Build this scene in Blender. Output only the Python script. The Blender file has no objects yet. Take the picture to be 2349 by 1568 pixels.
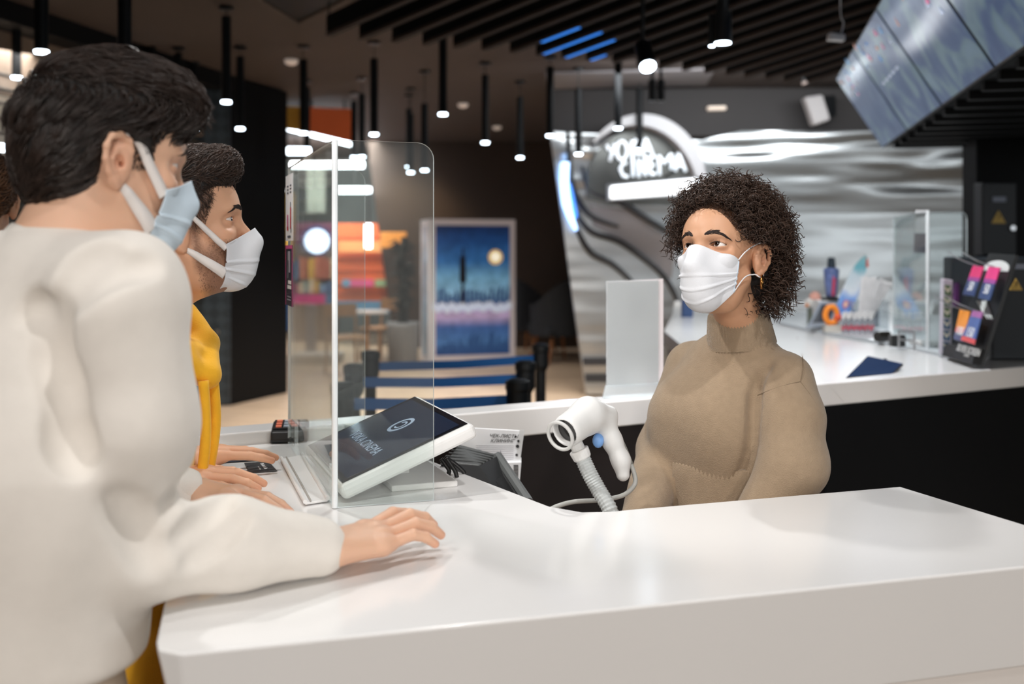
import bpy, bmesh, math, random
import numpy as np
from mathutils import Vector, Matrix
random.seed(7); RNG = np.random.default_rng(7)
SC = bpy.context.scene
COL = SC.collection
F, CX, HY, CAMZ = 2349.0, 1174.5, 577.0, 1.5
PI = math.pi

def P(px, py, Y):
    return Vector(((px-CX)/F*Y, Y, CAMZ-(py-HY)/F*Y))
def G(px, py, z):
    return P(px, py, (CAMZ-z)*F/(py-HY))
def V(*a): return Vector(a)
def hit(px,py,p0,n,o=0.0):
    """point of the plane (p0,n), raised by o along n, seen at photo pixel px,py"""
    d=P(px,py,1.0)-V(0,0,CAMZ); n=Vector(n).normalized(); c=V(0,0,CAMZ)
    return c+d*(((Vector(p0)+n*o)-c).dot(n)/d.dot(n))

# ---------------------------------------------------------------- materials
def lin(c):
    c = c/255.0
    return c/12.92 if c <= .04045 else ((c+.055)/1.055)**2.4
def rgb(r, g, b): return (lin(r), lin(g), lin(b), 1)
MATS = {}
def mat(name, col=(200,200,200), rough=.5, metal=0, emit=None, es=0, bump=0, bscale=200, spec=.5,
        var=0, vscale=20, coat=0, sheen=0, attr=None, sss=0, aniso=None, detail=3):
    if name in MATS: return MATS[name]
    m = bpy.data.materials.new(name); m.use_nodes = True
    nt = m.node_tree; b = nt.nodes['Principled BSDF']
    c = rgb(*col)
    b.inputs['Base Color'].default_value = c
    b.inputs['Roughness'].default_value = rough
    b.inputs['Metallic'].default_value = metal
    b.inputs['Specular IOR Level'].default_value = spec
    if coat: b.inputs['Coat Weight'].default_value = coat; b.inputs['Coat Roughness'].default_value = .05
    if sheen: b.inputs['Sheen Weight'].default_value = sheen; b.inputs['Sheen Roughness'].default_value = .5
    if sss:
        b.inputs['Subsurface Weight'].default_value = sss
        b.inputs['Subsurface Radius'].default_value = (.012,.005,.003)
        b.inputs['Subsurface Scale'].default_value = 1.0
    if emit:
        b.inputs['Emission Color'].default_value = rgb(*emit); b.inputs['Emission Strength'].default_value = es
    tc = nt.nodes.new('ShaderNodeTexCoord')
    src = None
    if var:
        n = nt.nodes.new('ShaderNodeTexNoise'); n.inputs['Scale'].default_value = vscale; n.inputs['Detail'].default_value = 4
        nt.links.new(tc.outputs['Object'], n.inputs['Vector'])
        mr = nt.nodes.new('ShaderNodeMapRange'); mr.inputs[1].default_value=.3; mr.inputs[2].default_value=.7
        mr.inputs[3].default_value = 1-var; mr.inputs[4].default_value = 1+var
        nt.links.new(n.outputs['Fac'], mr.inputs[0])
        mx = nt.nodes.new('ShaderNodeMix'); mx.data_type='RGBA'; mx.blend_type='MULTIPLY'; mx.inputs[0].default_value=1
        mx.inputs[6].default_value = c; nt.links.new(mr.outputs[0], mx.inputs[7]); src = mx.outputs[2]
    if attr:
        a = nt.nodes.new('ShaderNodeAttribute'); a.attribute_name = attr
        mx = nt.nodes.new('ShaderNodeMix'); mx.data_type='RGBA'; mx.blend_type='MULTIPLY'; mx.inputs[0].default_value=1
        if src: nt.links.new(src, mx.inputs[6])
        else: mx.inputs[6].default_value = c
        nt.links.new(a.outputs['Color'], mx.inputs[7]); src = mx.outputs[2]
    if src: nt.links.new(src, b.inputs['Base Color'])
    if bump:
        n = nt.nodes.new('ShaderNodeTexNoise'); n.inputs['Scale'].default_value = bscale; n.inputs['Detail'].default_value = detail
        nt.links.new(tc.outputs['Object'], n.inputs['Vector'])
        bp = nt.nodes.new('ShaderNodeBump'); bp.inputs['Strength'].default_value = bump; bp.inputs['Distance'].default_value = .003
        nt.links.new(n.outputs['Fac'], bp.inputs['Height']); nt.links.new(bp.outputs[0], b.inputs['Normal'])
    MATS[name] = m
    return m
def acrylic(name='acrylic', tint=(250,253,252), haze=0.02, refl=1.0):
    if name in MATS: return MATS[name]
    m = bpy.data.materials.new(name); m.use_nodes = True; nt = m.node_tree; nt.nodes.clear()
    o = nt.nodes.new('ShaderNodeOutputMaterial')
    tr = nt.nodes.new('ShaderNodeBsdfTransparent'); tr.inputs[0].default_value = rgb(*tint)
    gl = nt.nodes.new('ShaderNodeBsdfGlossy'); gl.inputs['Roughness'].default_value = .02
    gl.inputs['Color'].default_value = (refl, refl, refl, 1)
    lw = nt.nodes.new('ShaderNodeLayerWeight'); lw.inputs[0].default_value = .5
    pw = nt.nodes.new('ShaderNodeMath'); pw.operation='POWER'; pw.inputs[1].default_value=5; nt.links.new(lw.outputs['Facing'], pw.inputs[0])
    fr = nt.nodes.new('ShaderNodeMath'); fr.operation='MULTIPLY_ADD'; fr.inputs[1].default_value=.80; fr.inputs[2].default_value=.035; nt.links.new(pw.outputs[0], fr.inputs[0])
    mx = nt.nodes.new('ShaderNodeMixShader'); nt.links.new(fr.outputs[0], mx.inputs[0])
    nt.links.new(tr.outputs[0], mx.inputs[1]); nt.links.new(gl.outputs[0], mx.inputs[2])
    df = nt.nodes.new('ShaderNodeBsdfDiffuse'); df.inputs[0].default_value = (.8,.85,.88,1)
    m2 = nt.nodes.new('ShaderNodeMixShader'); m2.inputs[0].default_value = haze
    nt.links.new(mx.outputs[0], m2.inputs[1]); nt.links.new(df.outputs[0], m2.inputs[2])
    nt.links.new(m2.outputs[0], o.inputs[0])
    MATS[name] = m; return m

# ---------------------------------------------------------------- objects
def tag(o, label=None, cat=None, group=None, kind=None):
    if label: o['label'] = label
    if cat: o['category'] = cat
    if group: o['group'] = group
    if kind: o['kind'] = kind
    return o
def empty(name, loc=(0,0,0), label=None, cat=None, group=None, rotz=0):
    o = bpy.data.objects.new(name, None); COL.objects.link(o); o.location = loc; o.rotation_euler = (0,0,rotz)
    o.empty_display_size = .05
    return tag(o, label, cat, group)
def mesh_obj(name, verts, faces, mats, parent=None, smooth=False, fmat=None, bevel=0, segs=2, subsurf=0):
    me = bpy.data.meshes.new(name)
    verts = np.asarray(verts, dtype=np.float64).reshape(-1,3)
    off = np.array(parent.location) if parent is not None and parent.type=='EMPTY' and tuple(parent.rotation_euler)==(0,0,0) else None
    o = bpy.data.objects.new(name, me)
    me.from_pydata([tuple(v) for v in verts], [], [tuple(int(i) for i in f) for f in faces])
    if not isinstance(mats, (list,tuple)): mats = [mats]
    for m in mats: me.materials.append(m)
    if fmat is not None: me.polygons.foreach_set('material_index', np.asarray(fmat, dtype=np.int32))
    if smooth: me.polygons.foreach_set('use_smooth', np.ones(len(me.polygons), dtype=bool))
    me.update()
    COL.objects.link(o)
    if parent is not None: o.parent = parent
    if bevel:
        md = o.modifiers.new('bevel','BEVEL'); md.width = bevel; md.segments = segs; md.limit_method='ANGLE'; md.angle_limit = .6
    if subsurf:
        md = o.modifiers.new('sub','SUBSURF'); md.levels = subsurf; md.render_levels = subsurf
    return o

class MB:
    """collects shapes (world or local coordinates) and links them as ONE mesh object"""
    def __init__(s): s.v=[]; s.f=[]; s.m=[]
    def add(s, vs, fs, mi=0):
        n=len(s.v); s.v += [tuple(v) for v in vs]; s.f += [tuple(i+n for i in f) for f in fs]; s.m += [mi]*len(fs); return s
    def box(s, c, size, rotz=0, mi=0, mtx=None):
        hx,hy,hz=[k/2 for k in size]; R = Matrix.Rotation(rotz,3,'Z') if mtx is None else mtx
        vs=[Vector(c)+R@Vector((x,y,z)) for x in(-hx,hx) for y in(-hy,hy) for z in(-hz,hz)]
        return s.add(vs,[(0,1,3,2),(4,6,7,5),(0,4,5,1),(2,3,7,6),(0,2,6,4),(1,5,7,3)],mi)
    def hexa(s, b, t, mi=0):   # 4 bottom + 4 top corners
        return s.add(list(b)+list(t),[(3,2,1,0),(4,5,6,7),(0,1,5,4),(1,2,6,5),(2,3,7,6),(3,0,4,7)],mi)
    def prism(s, poly, z0, z1, mi=0, side=None):
        n=len(poly); vs=[(x,y,z0) for x,y in poly]+[(x,y,z1) for x,y in poly]
        s.add(vs,[tuple(range(n-1,-1,-1)),tuple(range(n,2*n))],mi)
        m=len(s.v)-2*n
        for i in range(n):
            j=(i+1)%n; s.f.append((m+i,m+j,m+n+j,m+n+i)); s.m.append(mi if side is None else side)
        return s
    def slab(s, pts, d, mi=0):  # planar polygon of 3d points extruded by vector d
        n=len(pts); d=Vector(d); vs=[Vector(p) for p in pts]+[Vector(p)+d for p in pts]
        fs=[tuple(range(n-1,-1,-1)),tuple(range(n,2*n))]+[(i,(i+1)%n,n+(i+1)%n,n+i) for i in range(n)]
        return s.add(vs,fs,mi)
    def tube(s, path, r, n=8, mi=0, cap=True, closed=False):
        path=[Vector(p) for p in path]; N=len(path)
        if not hasattr(r,'__len__'): r=[r]*N
        vs=[]; fs=[]; up=None
        for i,p in enumerate(path):
            a=path[i-1] if (i>0 or closed) else p; b=path[(i+1)%N] if (i<N-1 or closed) else p
            t=(b-a).normalized()
            if up is None:
                up=Vector((0,0,1)) if abs(t.z)<.9 else Vector((1,0,0))
            u=(up-t*up.dot(t)).normalized(); w=t.cross(u); up=u
            for k in range(n):
                an=2*PI*k/n; vs.append(p+(u*math.cos(an)+w*math.sin(an))*r[i])
        for i in range(N if closed else N-1):
            j=(i+1)%N
            for k in range(n): fs.append((i*n+k,i*n+(k+1)%n,j*n+(k+1)%n,j*n+k))
        if cap and not closed: fs.append(tuple(range(n-1,-1,-1))); fs.append(tuple((N-1)*n+k for k in range(n)))
        return s.add(vs,fs,mi)
    def cyl(s, a, b, r, n=20, mi=0, r2=None): return s.tube([a,b],[r,r if r2 is None else r2],n,mi)
    def lathe(s, c, prof, n=24, mi=0, mtx=None):
        c=Vector(c); vs=[]; fs=[]
        for (r,z) in prof:
            for k in range(n):
                an=2*PI*k/n; q=Vector((r*math.cos(an),r*math.sin(an),z)); vs.append(c+(mtx@q if mtx else q))
        for i in range(len(prof)-1):
            for k in range(n): fs.append((i*n+k,i*n+(k+1)%n,(i+1)*n+(k+1)%n,(i+1)*n+k))
        fs.append(tuple(range(n-1,-1,-1))); fs.append(tuple((len(prof)-1)*n+k for k in range(n)))
        return s.add(vs,fs,mi)
    def sphere(s, c, r, n=16, mi=0, mtx=None):
        r = r if hasattr(r,'__len__') else (r,r,r); c=Vector(c); vs=[]; fs=[]; m=n//2
        for i in range(m+1):
            t=PI*i/m
            for k in range(n):
                a=2*PI*k/n; q=Vector((r[0]*math.sin(t)*math.cos(a),r[1]*math.sin(t)*math.sin(a),r[2]*math.cos(t)))
                vs.append(c+(mtx@q if mtx else q))
        for i in range(m):
            for k in range(n): fs.append((i*n+k,(i+1)*n+k,(i+1)*n+(k+1)%n,i*n+(k+1)%n))
        return s.add(vs,fs,mi)
    def text(s, body, o, u, v, h, depth=.0005, mi=0, shear=0, align='CENTER', bold=0):
        cu=bpy.data.curves.new('t','FONT'); cu.body=body; cu.size=1; cu.align_x=align; cu.align_y='CENTER'; cu.shear=shear
        cu.extrude=.5; cu.offset=bold; cu.resolution_u=3
        ob=bpy.data.objects.new('t',cu); COL.objects.link(ob)
        dg=bpy.context.evaluated_depsgraph_get(); dg.update(); ev=ob.evaluated_get(dg); me=ev.to_mesh()
        o=Vector(o);u=Vector(u).normalized();v=Vector(v).normalized();w=u.cross(v)
        vs=[o+u*(p.co.x*h)+v*(p.co.y*h)+w*((p.co.z+.5)*depth) for p in me.vertices]
        fs=[tuple(p.vertices) for p in me.polygons]
        ev.to_mesh_clear(); bpy.data.objects.remove(ob); bpy.data.curves.remove(cu)
        return s.add(vs,fs,mi)
    def build(s, name, mats, parent=None, smooth=False, bevel=0, segs=2, subsurf=0, local=False):
        v=np.array([tuple(p) for p in s.v]) if s.v else np.zeros((0,3))
        if parent is not None and not local:
            bpy.context.view_layer.update()
            R=parent
            M=np.array(wm(parent).inverted()); v=v@M[:3,:3].T+M[:3,3]
        return mesh_obj(name, v, s.f, mats, parent, smooth, s.m, bevel, segs, subsurf)
def wm(o):
    M=Matrix.LocRotScale(o.location,o.rotation_euler,o.scale)
    return wm(o.parent)@M if o.parent else M
def kids(o): return [c for c in bpy.data.objects if c.parent==o]
def copy_tree(o, parent=None):
    c=o.copy(); COL.objects.link(c); c.parent=parent
    for ch in kids(o): copy_tree(ch,c)
    return c
def cr(pts, n=8):
    """Catmull-Rom through points"""
    pts=[Vector(p) for p in pts]; out=[]
    for i in range(len(pts)-1):
        a=pts[max(i-1,0)];b=pts[i];c=pts[i+1];d=pts[min(i+2,len(pts)-1)]
        for k in range(n):
            t=k/n; out.append(.5*((2*b)+(c-a)*t+(2*a-5*b+4*c-d)*t*t+(3*b-a-3*c+d)*t**3))
    out.append(pts[-1]); return out

# ---------------------------------------------------------------- signed-distance bodies
class SDF:
    def __init__(s): s.ops=[]
    def _add(s, fn, c, R, k, sub): s.ops.append((fn, np.array(c,float), float(R), k, sub)); return s
    def cone(s, a, b, ra, rb=None, k=.01, sub=False):
        a=np.array(a,float); b=np.array(b,float); rb=ra if rb is None else rb; ba=b-a; L=max(ba@ba,1e-12)
        def fn(p):
            q=p-a; h=np.clip(q@ba/L,0,1); return np.sqrt(((q-h[:,None]*ba)**2).sum(1))-(ra+(rb-ra)*h)
        return s._add(fn,(a+b)/2,math.sqrt(L)/2+max(ra,rb),k,sub)
    def chain(s, pts, rs, k=.01, sub=False):
        for i in range(len(pts)-1): s.cone(pts[i],pts[i+1],rs[i] if hasattr(rs,'__len__') else rs, rs[i+1] if hasattr(rs,'__len__') else rs,k,sub)
        return s
    def ell(s, c, r, k=.01, sub=False, rot=None):
        c=np.array(c,float); r=np.array(r,float); R=None if rot is None else np.array(rot)[:3,:3]
        def fn(p):
            q=p-c
            if R is not None: q=q@R
            k0=np.sqrt(((q/r)**2).sum(1)); k1=np.sqrt(((q/(r*r))**2).sum(1)); return k0*(k0-1)/np.maximum(k1,1e-9)
        return s._add(fn,c,r.max(),k,sub)
    def econe(s, a, b, ra, rb, ratio, yaw, k=.02, sub=False):
        """tapered capsule, lateral radius ra->rb, depth = ratio*lateral; yaw = angle of the lateral axis"""
        a=np.array(a,float); b=np.array(b,float)
        lat=np.array([math.cos(yaw),math.sin(yaw),0]); dep=np.array([-math.sin(yaw),math.cos(yaw),0])
        def tf(p): return np.stack([p@lat,(p@dep)/ratio,p[...,2]],-1)
        A=tf(a);B=tf(b);ba=B-A;L=ba@ba
        def fn(p):
            q=tf(p)-A; h=np.clip(q@ba/L,0,1); return (np.sqrt(((q-h[:,None]*ba)**2).sum(1))-(ra+(rb-ra)*h))*ratio
        return s._add(fn,(a+b)/2,np.linalg.norm(b-a)/2+max(ra,rb),k,sub)
    def fn(s, f, c, R, k=.005, sub=False): return s._add(f,c,R,k,sub)
    def half(s, n, d, c, R, k=.003):   # cut away n.p > d
        n=np.array(n,float)
        return s._add(lambda p: d-p@n, c, R, k, True) if False else s._add(lambda p: -(p@n-d), c, 9, k, True)
    @staticmethod
    def _fold(d, x, k, sub):
        if sub:
            x=-x
            if k<=0: return np.maximum(d,x)
            h=np.maximum(k-np.abs(d-x),0)/k; return np.maximum(d,x)+h*h*k*.25
        if k<=0: return np.minimum(d,x)
        h=np.maximum(k-np.abs(d-x),0)/k; return np.minimum(d,x)-h*h*k*.25
    def ev(s, p, ops=None):
        d=np.full(len(p),1e3)
        for (fn,c,R,k,sub) in (s.ops if ops is None else ops): d=s._fold(d,fn(p),k,sub)
        return d
    def grad(s, p, e=.0008):
        g=np.stack([s.ev(p+np.array(o)*e)-s.ev(p-np.array(o)*e) for o in((1,0,0),(0,1,0),(0,0,1))],1)
        return g/np.maximum(np.linalg.norm(g,axis=1,keepdims=True),1e-9)
    def trace(s, o, d, tmax=.6, n=60):
        """first hit of rays o+t*d"""
        o=np.asarray(o,float).reshape(-1,3); d=np.asarray(d,float).reshape(-1,3); d=d/np.linalg.norm(d,axis=1,keepdims=True)
        o=np.broadcast_to(o,d.shape) if len(o)==1 else o
        if len(d)==1: d=np.broadcast_to(d,o.shape)
        t=np.zeros(len(o))
        for _ in range(n): t=t+np.clip(s.ev(o+d*t[:,None])*.8,-.05,.05)
        return o+d*t[:,None]
    def mesh(s, h, lo=None, hi=None, n=12, newton=1):
        un=[o for o in s.ops if not o[4]]
        if lo is None:
            lo=np.min([o[1]-o[2] for o in un],0)-3*h; hi=np.max([o[1]+o[2] for o in un],0)+3*h
        lo=np.asarray(lo,float); hi=np.asarray(hi,float)
        nb=np.ceil((hi-lo)/(h*n)).astype(int); N=nb*n+4
        bi=np.stack(np.meshgrid(*[np.arange(k) for k in nb],indexing='ij'),-1).reshape(-1,3)
        bc=lo+(bi+.5)*h*n; br=h*(n+2)*math.sqrt(3)/2
        db=np.concatenate([s.ev(bc[i:i+20000]) for i in range(0,len(bc),20000)])
        act=np.abs(db)<br*1.35
        bi=bi[act]; bc=bc[act]
        loc=np.arange(-1,n+1); gx=np.stack(np.meshgrid(loc,loc,loc,indexing='ij'),-1)
        VID=[];VP=[];FQ=[]; m=n+1
        cellg=np.stack(np.meshgrid(np.arange(-1,n),np.arange(-1,n),np.arange(-1,n),indexing='ij'),-1)
        edges=[]
        for ax in range(3):
            o=[0,1,2]; o.remove(ax)
            for a in(0,1):
                for b in(0,1):
                    st=[0,0,0]; st[o[0]]=a; st[o[1]]=b; edges.append((ax,tuple(st)))
        C=np.array([o[1] for o in s.ops]); RR=np.array([o[2] for o in s.ops]); KK=np.array([o[3] for o in s.ops])
        for q in range(len(bi)):
            dist=np.linalg.norm(C-bc[q],axis=1)-RR
            keep=np.nonzero(dist<3.2*br+KK+.004)[0]
            ops=[s.ops[i] for i in keep]
            if not ops: continue
            base=bi[q]*n
            pts=lo+(gx+base).reshape(-1,3)*h
            S=s.ev(pts,ops).reshape(n+2,n+2,n+2)
            I=S<0
            if I.all() or not I.any(): continue
            acc=np.zeros((m,m,m,3)); cnt=np.zeros((m,m,m))
            for ax,st in edges:
                sl=tuple(slice(st[k],st[k]+m) for k in range(3)); e=list(st); e[ax]+=1
                sl2=tuple(slice(e[k],e[k]+m) for k in range(3))
                a=S[sl];b=S[sl2]; x=(a<0)!=(b<0)
                t=np.where(x,a/np.where(x,a-b,1),0)
                for k in range(3): acc[...,k]+=np.where(x,st[k]+(t if k==ax else 0),0)
                cnt+=x
            on=cnt>0
            if not on.any(): continue
            pos=acc[on]/cnt[on][:,None]+cellg[on]+base
            gid=(cellg+base+1); gid=(gid[...,0]*N[1]+gid[...,1])*N[2]+gid[...,2]
            VID.append(gid[on]); VP.append(lo+pos*h)
            for ax in range(3):
                o=[0,1,2]; o.remove(ax)
                sl=(slice(1,n+1),)*3; e=[slice(1,n+1)]*3; e[ax]=slice(2,n+2)
                a=I[sl]; b=I[tuple(e)]; x=a!=b
                if not x.any(): continue
                idx=np.argwhere(x)+1    # cell index of (i,j,k) in cell arrays (cells start at -1)
                def cell(d0,d1):
                    j=idx.copy(); j[:,o[0]]-=d0; j[:,o[1]]-=d1; return gid[j[:,0],j[:,1],j[:,2]]
                Q=np.stack([cell(1,1),cell(0,1),cell(0,0),cell(1,0)],1)
                fl=a[x]; 
                if ax==1: fl=~fl
                Q[~fl]=Q[~fl][:,::-1]
                FQ.append(Q)
        vid=np.concatenate(VID); vp=np.concatenate(VP); uq,ix=np.unique(vid,return_index=True); vp=vp[ix]
        fq=np.concatenate(FQ); fi=np.searchsorted(uq,fq); fi=np.clip(fi,0,len(uq)-1)
        ok=(uq[fi]==fq).all(1); fi=fi[ok]
        for _ in range(newton):
            for i in range(0,len(vp),60000):
                p=vp[i:i+60000]; vp[i:i+60000]=p-s.grad(p,h*.5)*np.clip(s.ev(p),-h*.7,h*.7)[:,None]
        return vp, fi
def np_obj(name, v, f, mats, parent=None, smooth=True, attr=None, fmat=None):
    """fast mesh from numpy arrays (v in world coordinates, f quads or tris)"""
    v=np.asarray(v,float)
    if parent is not None:
        M=np.array(wm(parent).inverted()); v=v@M[:3,:3].T+M[:3,3]
    me=bpy.data.meshes.new(name); nf,k=f.shape
    me.vertices.add(len(v)); me.vertices.foreach_set('co',v.astype(np.float32).ravel())
    me.loops.add(nf*k); me.loops.foreach_set('vertex_index',f.astype(np.int32).ravel())
    me.polygons.add(nf); me.polygons.foreach_set('loop_start',np.arange(0,nf*k,k,dtype=np.int32))
    if not isinstance(mats,(list,tuple)): mats=[mats]
    for m in mats: me.materials.append(m)
    if fmat is not None: me.polygons.foreach_set('material_index',np.asarray(fmat,dtype=np.int32))
    me.update(calc_edges=True); me.validate()
    if smooth: me.polygons.foreach_set('use_smooth',np.ones(len(me.polygons),dtype=bool))
    if attr is not None:
        a=me.color_attributes.new('tint','FLOAT_COLOR','POINT')
        c=np.ones((len(v),4),np.float32); c[:,:3]=attr; a.data.foreach_set('color',c.ravel())
    o=bpy.data.objects.new(name,me); COL.objects.link(o)
    if parent is not None: o.parent=parent
    return o
def strands_mesh(paths, rad, n=3):
    """paths (N,S,3) -> tube mesh arrays, tapered; rad (N,) or float"""
    N,S,_=paths.shape
    t=np.gradient(paths,axis=1); t/=np.maximum(np.linalg.norm(t,axis=2,keepdims=True),1e-9)
    ref=np.zeros_like(t); ref[...,2]=1; ref[np.abs(t[...,2])>.9]=(1,0,0)
    u=np.cross(t,ref); u/=np.maximum(np.linalg.norm(u,axis=2,keepdims=True),1e-9); w=np.cross(t,u)
    taper=np.ones(S); taper[-1]=.25; taper[-2]=.65 if S>3 else taper[-2]
    r=(np.broadcast_to(np.asarray(rad),(N,))[:,None]*taper[None])[...,None]
    rings=[paths+(u*math.cos(2*PI*k/n)+w*math.sin(2*PI*k/n))*r for k in range(n)]
    v=np.stack(rings,2).reshape(-1,3)
    i=np.arange(N)[:,None,None]*S*n+np.arange(S-1)[None,:,None]*n; k=np.arange(n)[None,None,:]
    a=i+k; b=i+(k+1)%n
    return v, np.stack([a,b,b+n,a+n],-1).reshape(-1,4)
# ---------------------------------------------------------------- camera, world, view
cam = bpy.data.cameras.new('camera'); camo = bpy.data.objects.new('camera', cam); COL.objects.link(camo)
camo.location = (0,0,CAMZ); camo.rotation_euler = (PI/2,0,0)
cam.sensor_width = 36; cam.lens = 36.0; cam.shift_y = -(784-HY)/2349.0
cam.clip_end = 200; cam.clip_start = .05
cam.dof.use_dof = True; cam.dof.focus_distance = 1.98; cam.dof.aperture_fstop = 2.6
SC.camera = camo
SC.view_settings.view_transform = 'Standard'; SC.view_settings.look = 'None'
SC.view_settings.gamma = 1; SC.view_settings.use_curve_mapping = False
SC.view_settings.exposure = 0.0
SC.cycles.use_denoising = True
SC.cycles.transparent_max_bounces = 24; SC.cycles.max_bounces = 8
SC.cycles.caustics_reflective = False; SC.cycles.caustics_refractive = False
SC.cycles.sample_clamp_indirect = 4
w = bpy.data.worlds.new('world'); SC.world = w; w.use_nodes = True
w.node_tree.nodes['Background'].inputs[0].default_value = (1.0,.93,.87,1)
w.node_tree.nodes['Background'].inputs[1].default_value = .12

ORD = ['first','second','third','fourth','fifth','sixth','seventh','eighth','ninth','tenth','eleventh','twelfth','thirteenth',
 'fourteenth','fifteenth','sixteenth','seventeenth','eighteenth','nineteenth','twentieth','twenty-first','twenty-second','twenty-third',
 'twenty-fourth','twenty-fifth','twenty-sixth','twenty-seventh','twenty-eighth','twenty-ninth','thirtieth']

# ---------------------------------------------------------------- materials
WHITE = mat('white_solid_surface',(238,237,236),rough=.16,spec=.5,var=.012,vscale=3)
BLK = mat('black_metal',(14,17,20),rough=.45)
DARKP = mat('dark_panel',(28,20,20),rough=.5,var=.1,vscale=4)
NAVYB = mat('black_wall_paint',(6,8,11),rough=.6,spec=.2,var=.1,vscale=2)
CEIL = mat('dark_ceiling_paint',(66,56,52),rough=.8,var=.06,vscale=1.5)
LIT = mat('lit_tip',(255,255,255),emit=(225,240,255),es=14)
LAMP = mat('lamp_white',(255,255,255),emit=(235,246,255),es=9)
CHROME = mat('brushed_steel',(190,192,195),rough=.28,metal=1)
PLASTIC_W = mat('white_plastic',(232,231,230),rough=.35)
PLASTIC_B = mat('black_plastic',(20,20,21),rough=.4)
PLASTIC_G = mat('grey_plastic',(82,84,84),rough=.5)
PAPER = mat('white_paper',(236,236,238),rough=.8)
INK = mat('black_ink',(18,18,20),rough=.7)
EDGE = mat('polished_acrylic_edge',(244,249,252),rough=.25,spec=.8)
ACR = acrylic()
ACR2 = acrylic('acrylic_far',(246,250,250),.05)

# floor: pale wood planks
def floor_mat():
    m=bpy.data.materials.new('wood_floor'); m.use_nodes=True; nt=m.node_tree; b=nt.nodes['Principled BSDF']
    tc=nt.nodes.new('ShaderNodeTexCoord'); mp=nt.nodes.new('ShaderNodeMapping'); mp.inputs['Rotation'].default_value=(0,0,.35)
    nt.links.new(tc.outputs['Object'],mp.inputs[0])
    br=nt.nodes.new('ShaderNodeTexBrick'); br.inputs['Color1'].default_value=rgb(226,200,172); br.inputs['Color2'].default_value=rgb(208,182,154)
    br.inputs['Mortar'].default_value=rgb(140,118,100); br.inputs['Scale'].default_value=1; br.inputs['Mortar Size'].default_value=.004
    br.inputs['Brick Width'].default_value=1.4; br.inputs['Row Height'].default_value=.19
    nt.links.new(mp.outputs[0],br.inputs['Vector'])
    nz=nt.nodes.new('ShaderNodeTexNoise'); nz.inputs['Scale'].default_value=2; nt.links.new(tc.outputs['Object'],nz.inputs['Vector'])
    mx=nt.nodes.new('ShaderNodeMix'); mx.data_type='RGBA'; mx.blend_type='MULTIPLY'; mx.inputs[0].default_value=.35
    nt.links.new(br.outputs[0],mx.inputs[6]); nt.links.new(nz.outputs['Fac'],mx.inputs[7]); nt.links.new(mx.outputs[2],b.inputs['Base Color'])
    b.inputs['Roughness'].default_value=.35; return m
mb=MB(); mb.box((0,9,-.05),(30,30,.1)); tag(mb.build('floor',floor_mat()),kind='structure')

# ---------------------------------------------------------------- ceiling, walls
ZC=3.22
mb=MB(); mb.box((0,9,ZC+.06),(22,28,.12)); tag(mb.build('ceiling',CEIL),kind='structure')
# black recess with a thin pale rim, top left of centre
mb=MB(); rec=[P(596,-30,6.9),P(684,47,6.6),P(905,-60,5.9),P(800,-140,5.6)]
rec=[G(596,-5,3.215),G(684,47,3.215),G(772,5,3.215),G(900,-70,3.215),G(690,-90,3.215)]
mb.slab(rec,(0,0,-.006)); o=mb.build('trim_1',NAVYB); tag(o,kind='structure')
mb=MB(); mb.tube([r+V(0,0,-.012) for r in rec],.012,n=6,closed=True); tag(mb.build('trim_2',mat('recess_rim',(86,76,70),rough=.7)),kind='structure')
# bulkhead beam over the shop front on the left
mb=MB(); a=V(-3.62,6.2,0); b=V(-2.52,10.9,0); d=(b-a).normalized(); n=V(-d.y,d.x,0)
mb.hexa([a+V(0,0,3.07),b+V(0,0,3.07),b+n*.25+V(0,0,3.07),a+n*.25+V(0,0,3.07)],[a+V(0,0,3.22),b+V(0,0,3.22),b+n*.25+V(0,0,3.22),a+n*.25+V(0,0,3.22)])
tag(mb.build('trim_3',NAVYB),kind='structure')
# left shop wall (pale panels) behind a security grille
mb=MB(); wl0=V(-4.1,4.6,0)+n*.35; wl1=V(-2.85,9.95,0)+n*.35
mb.hexa([wl0,wl1,wl1+n*.1,wl0+n*.1],[p+V(0,0,3.2) for p in (wl0,wl1,wl1+n*.1,wl0+n*.1)])
tag(mb.build('wall_left',mat('pale_shop_wall',(205,200,190),rough=.8)),kind='structure')
g=empty('security_grille',(-3.5,7.2,0),'rolled security grille of dark bars over the pale shop front at upper left','grille')
mb=MB(); g0=V(-4.1,4.6,0)+n*.15; g1=V(-2.85,9.9,0)+n*.15; L=(g1-g0).length; dd=(g1-g0).normalized()
k=0.0
while k<L:
    mb.box(g0+dd*k+V(0,0,2.2),(.022,.022,1.5),rotz=math.atan2(dd.y,dd.x)); k+=.24
z=1.5
while z<2.86:
    mb.tube([g0+V(0,0,z),g1+V(0,0,z)],.012,n=5); z+=.105
mb.build('bars',mat('grille_bar',(70,66,62),rough=.6),g)
mb=MB(); q0,q1=g0+V(0,0,2.62),g1+V(0,0,2.62)
mb.hexa([q0,q1,q1+n*.06,q0+n*.06],[p+V(0,0,.45) for p in (q0,q1,q1+n*.06,q0+n*.06)])
mb.build('housing',mat('grille_box',(128,112,98),rough=.7,var=.15,vscale=8),g)
mb=MB(); mb.hexa([q0-V(0,0,1.55),q1-V(0,0,1.55),q1-V(0,0,1.55)+n*.06,q0-V(0,0,1.55)+n*.06],[p+V(0,0,-.6) for p in (q0,q1,q1+n*.06,q0+n*.06)])
mb.build('bottom_shutter',mat('shutter_grey',(56,62,66),rough=.5),g)
ll=empty('linear_lamp',P(10,337,6.5),'glowing white lamp strip at the left edge behind the tall man','lamp')
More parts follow.
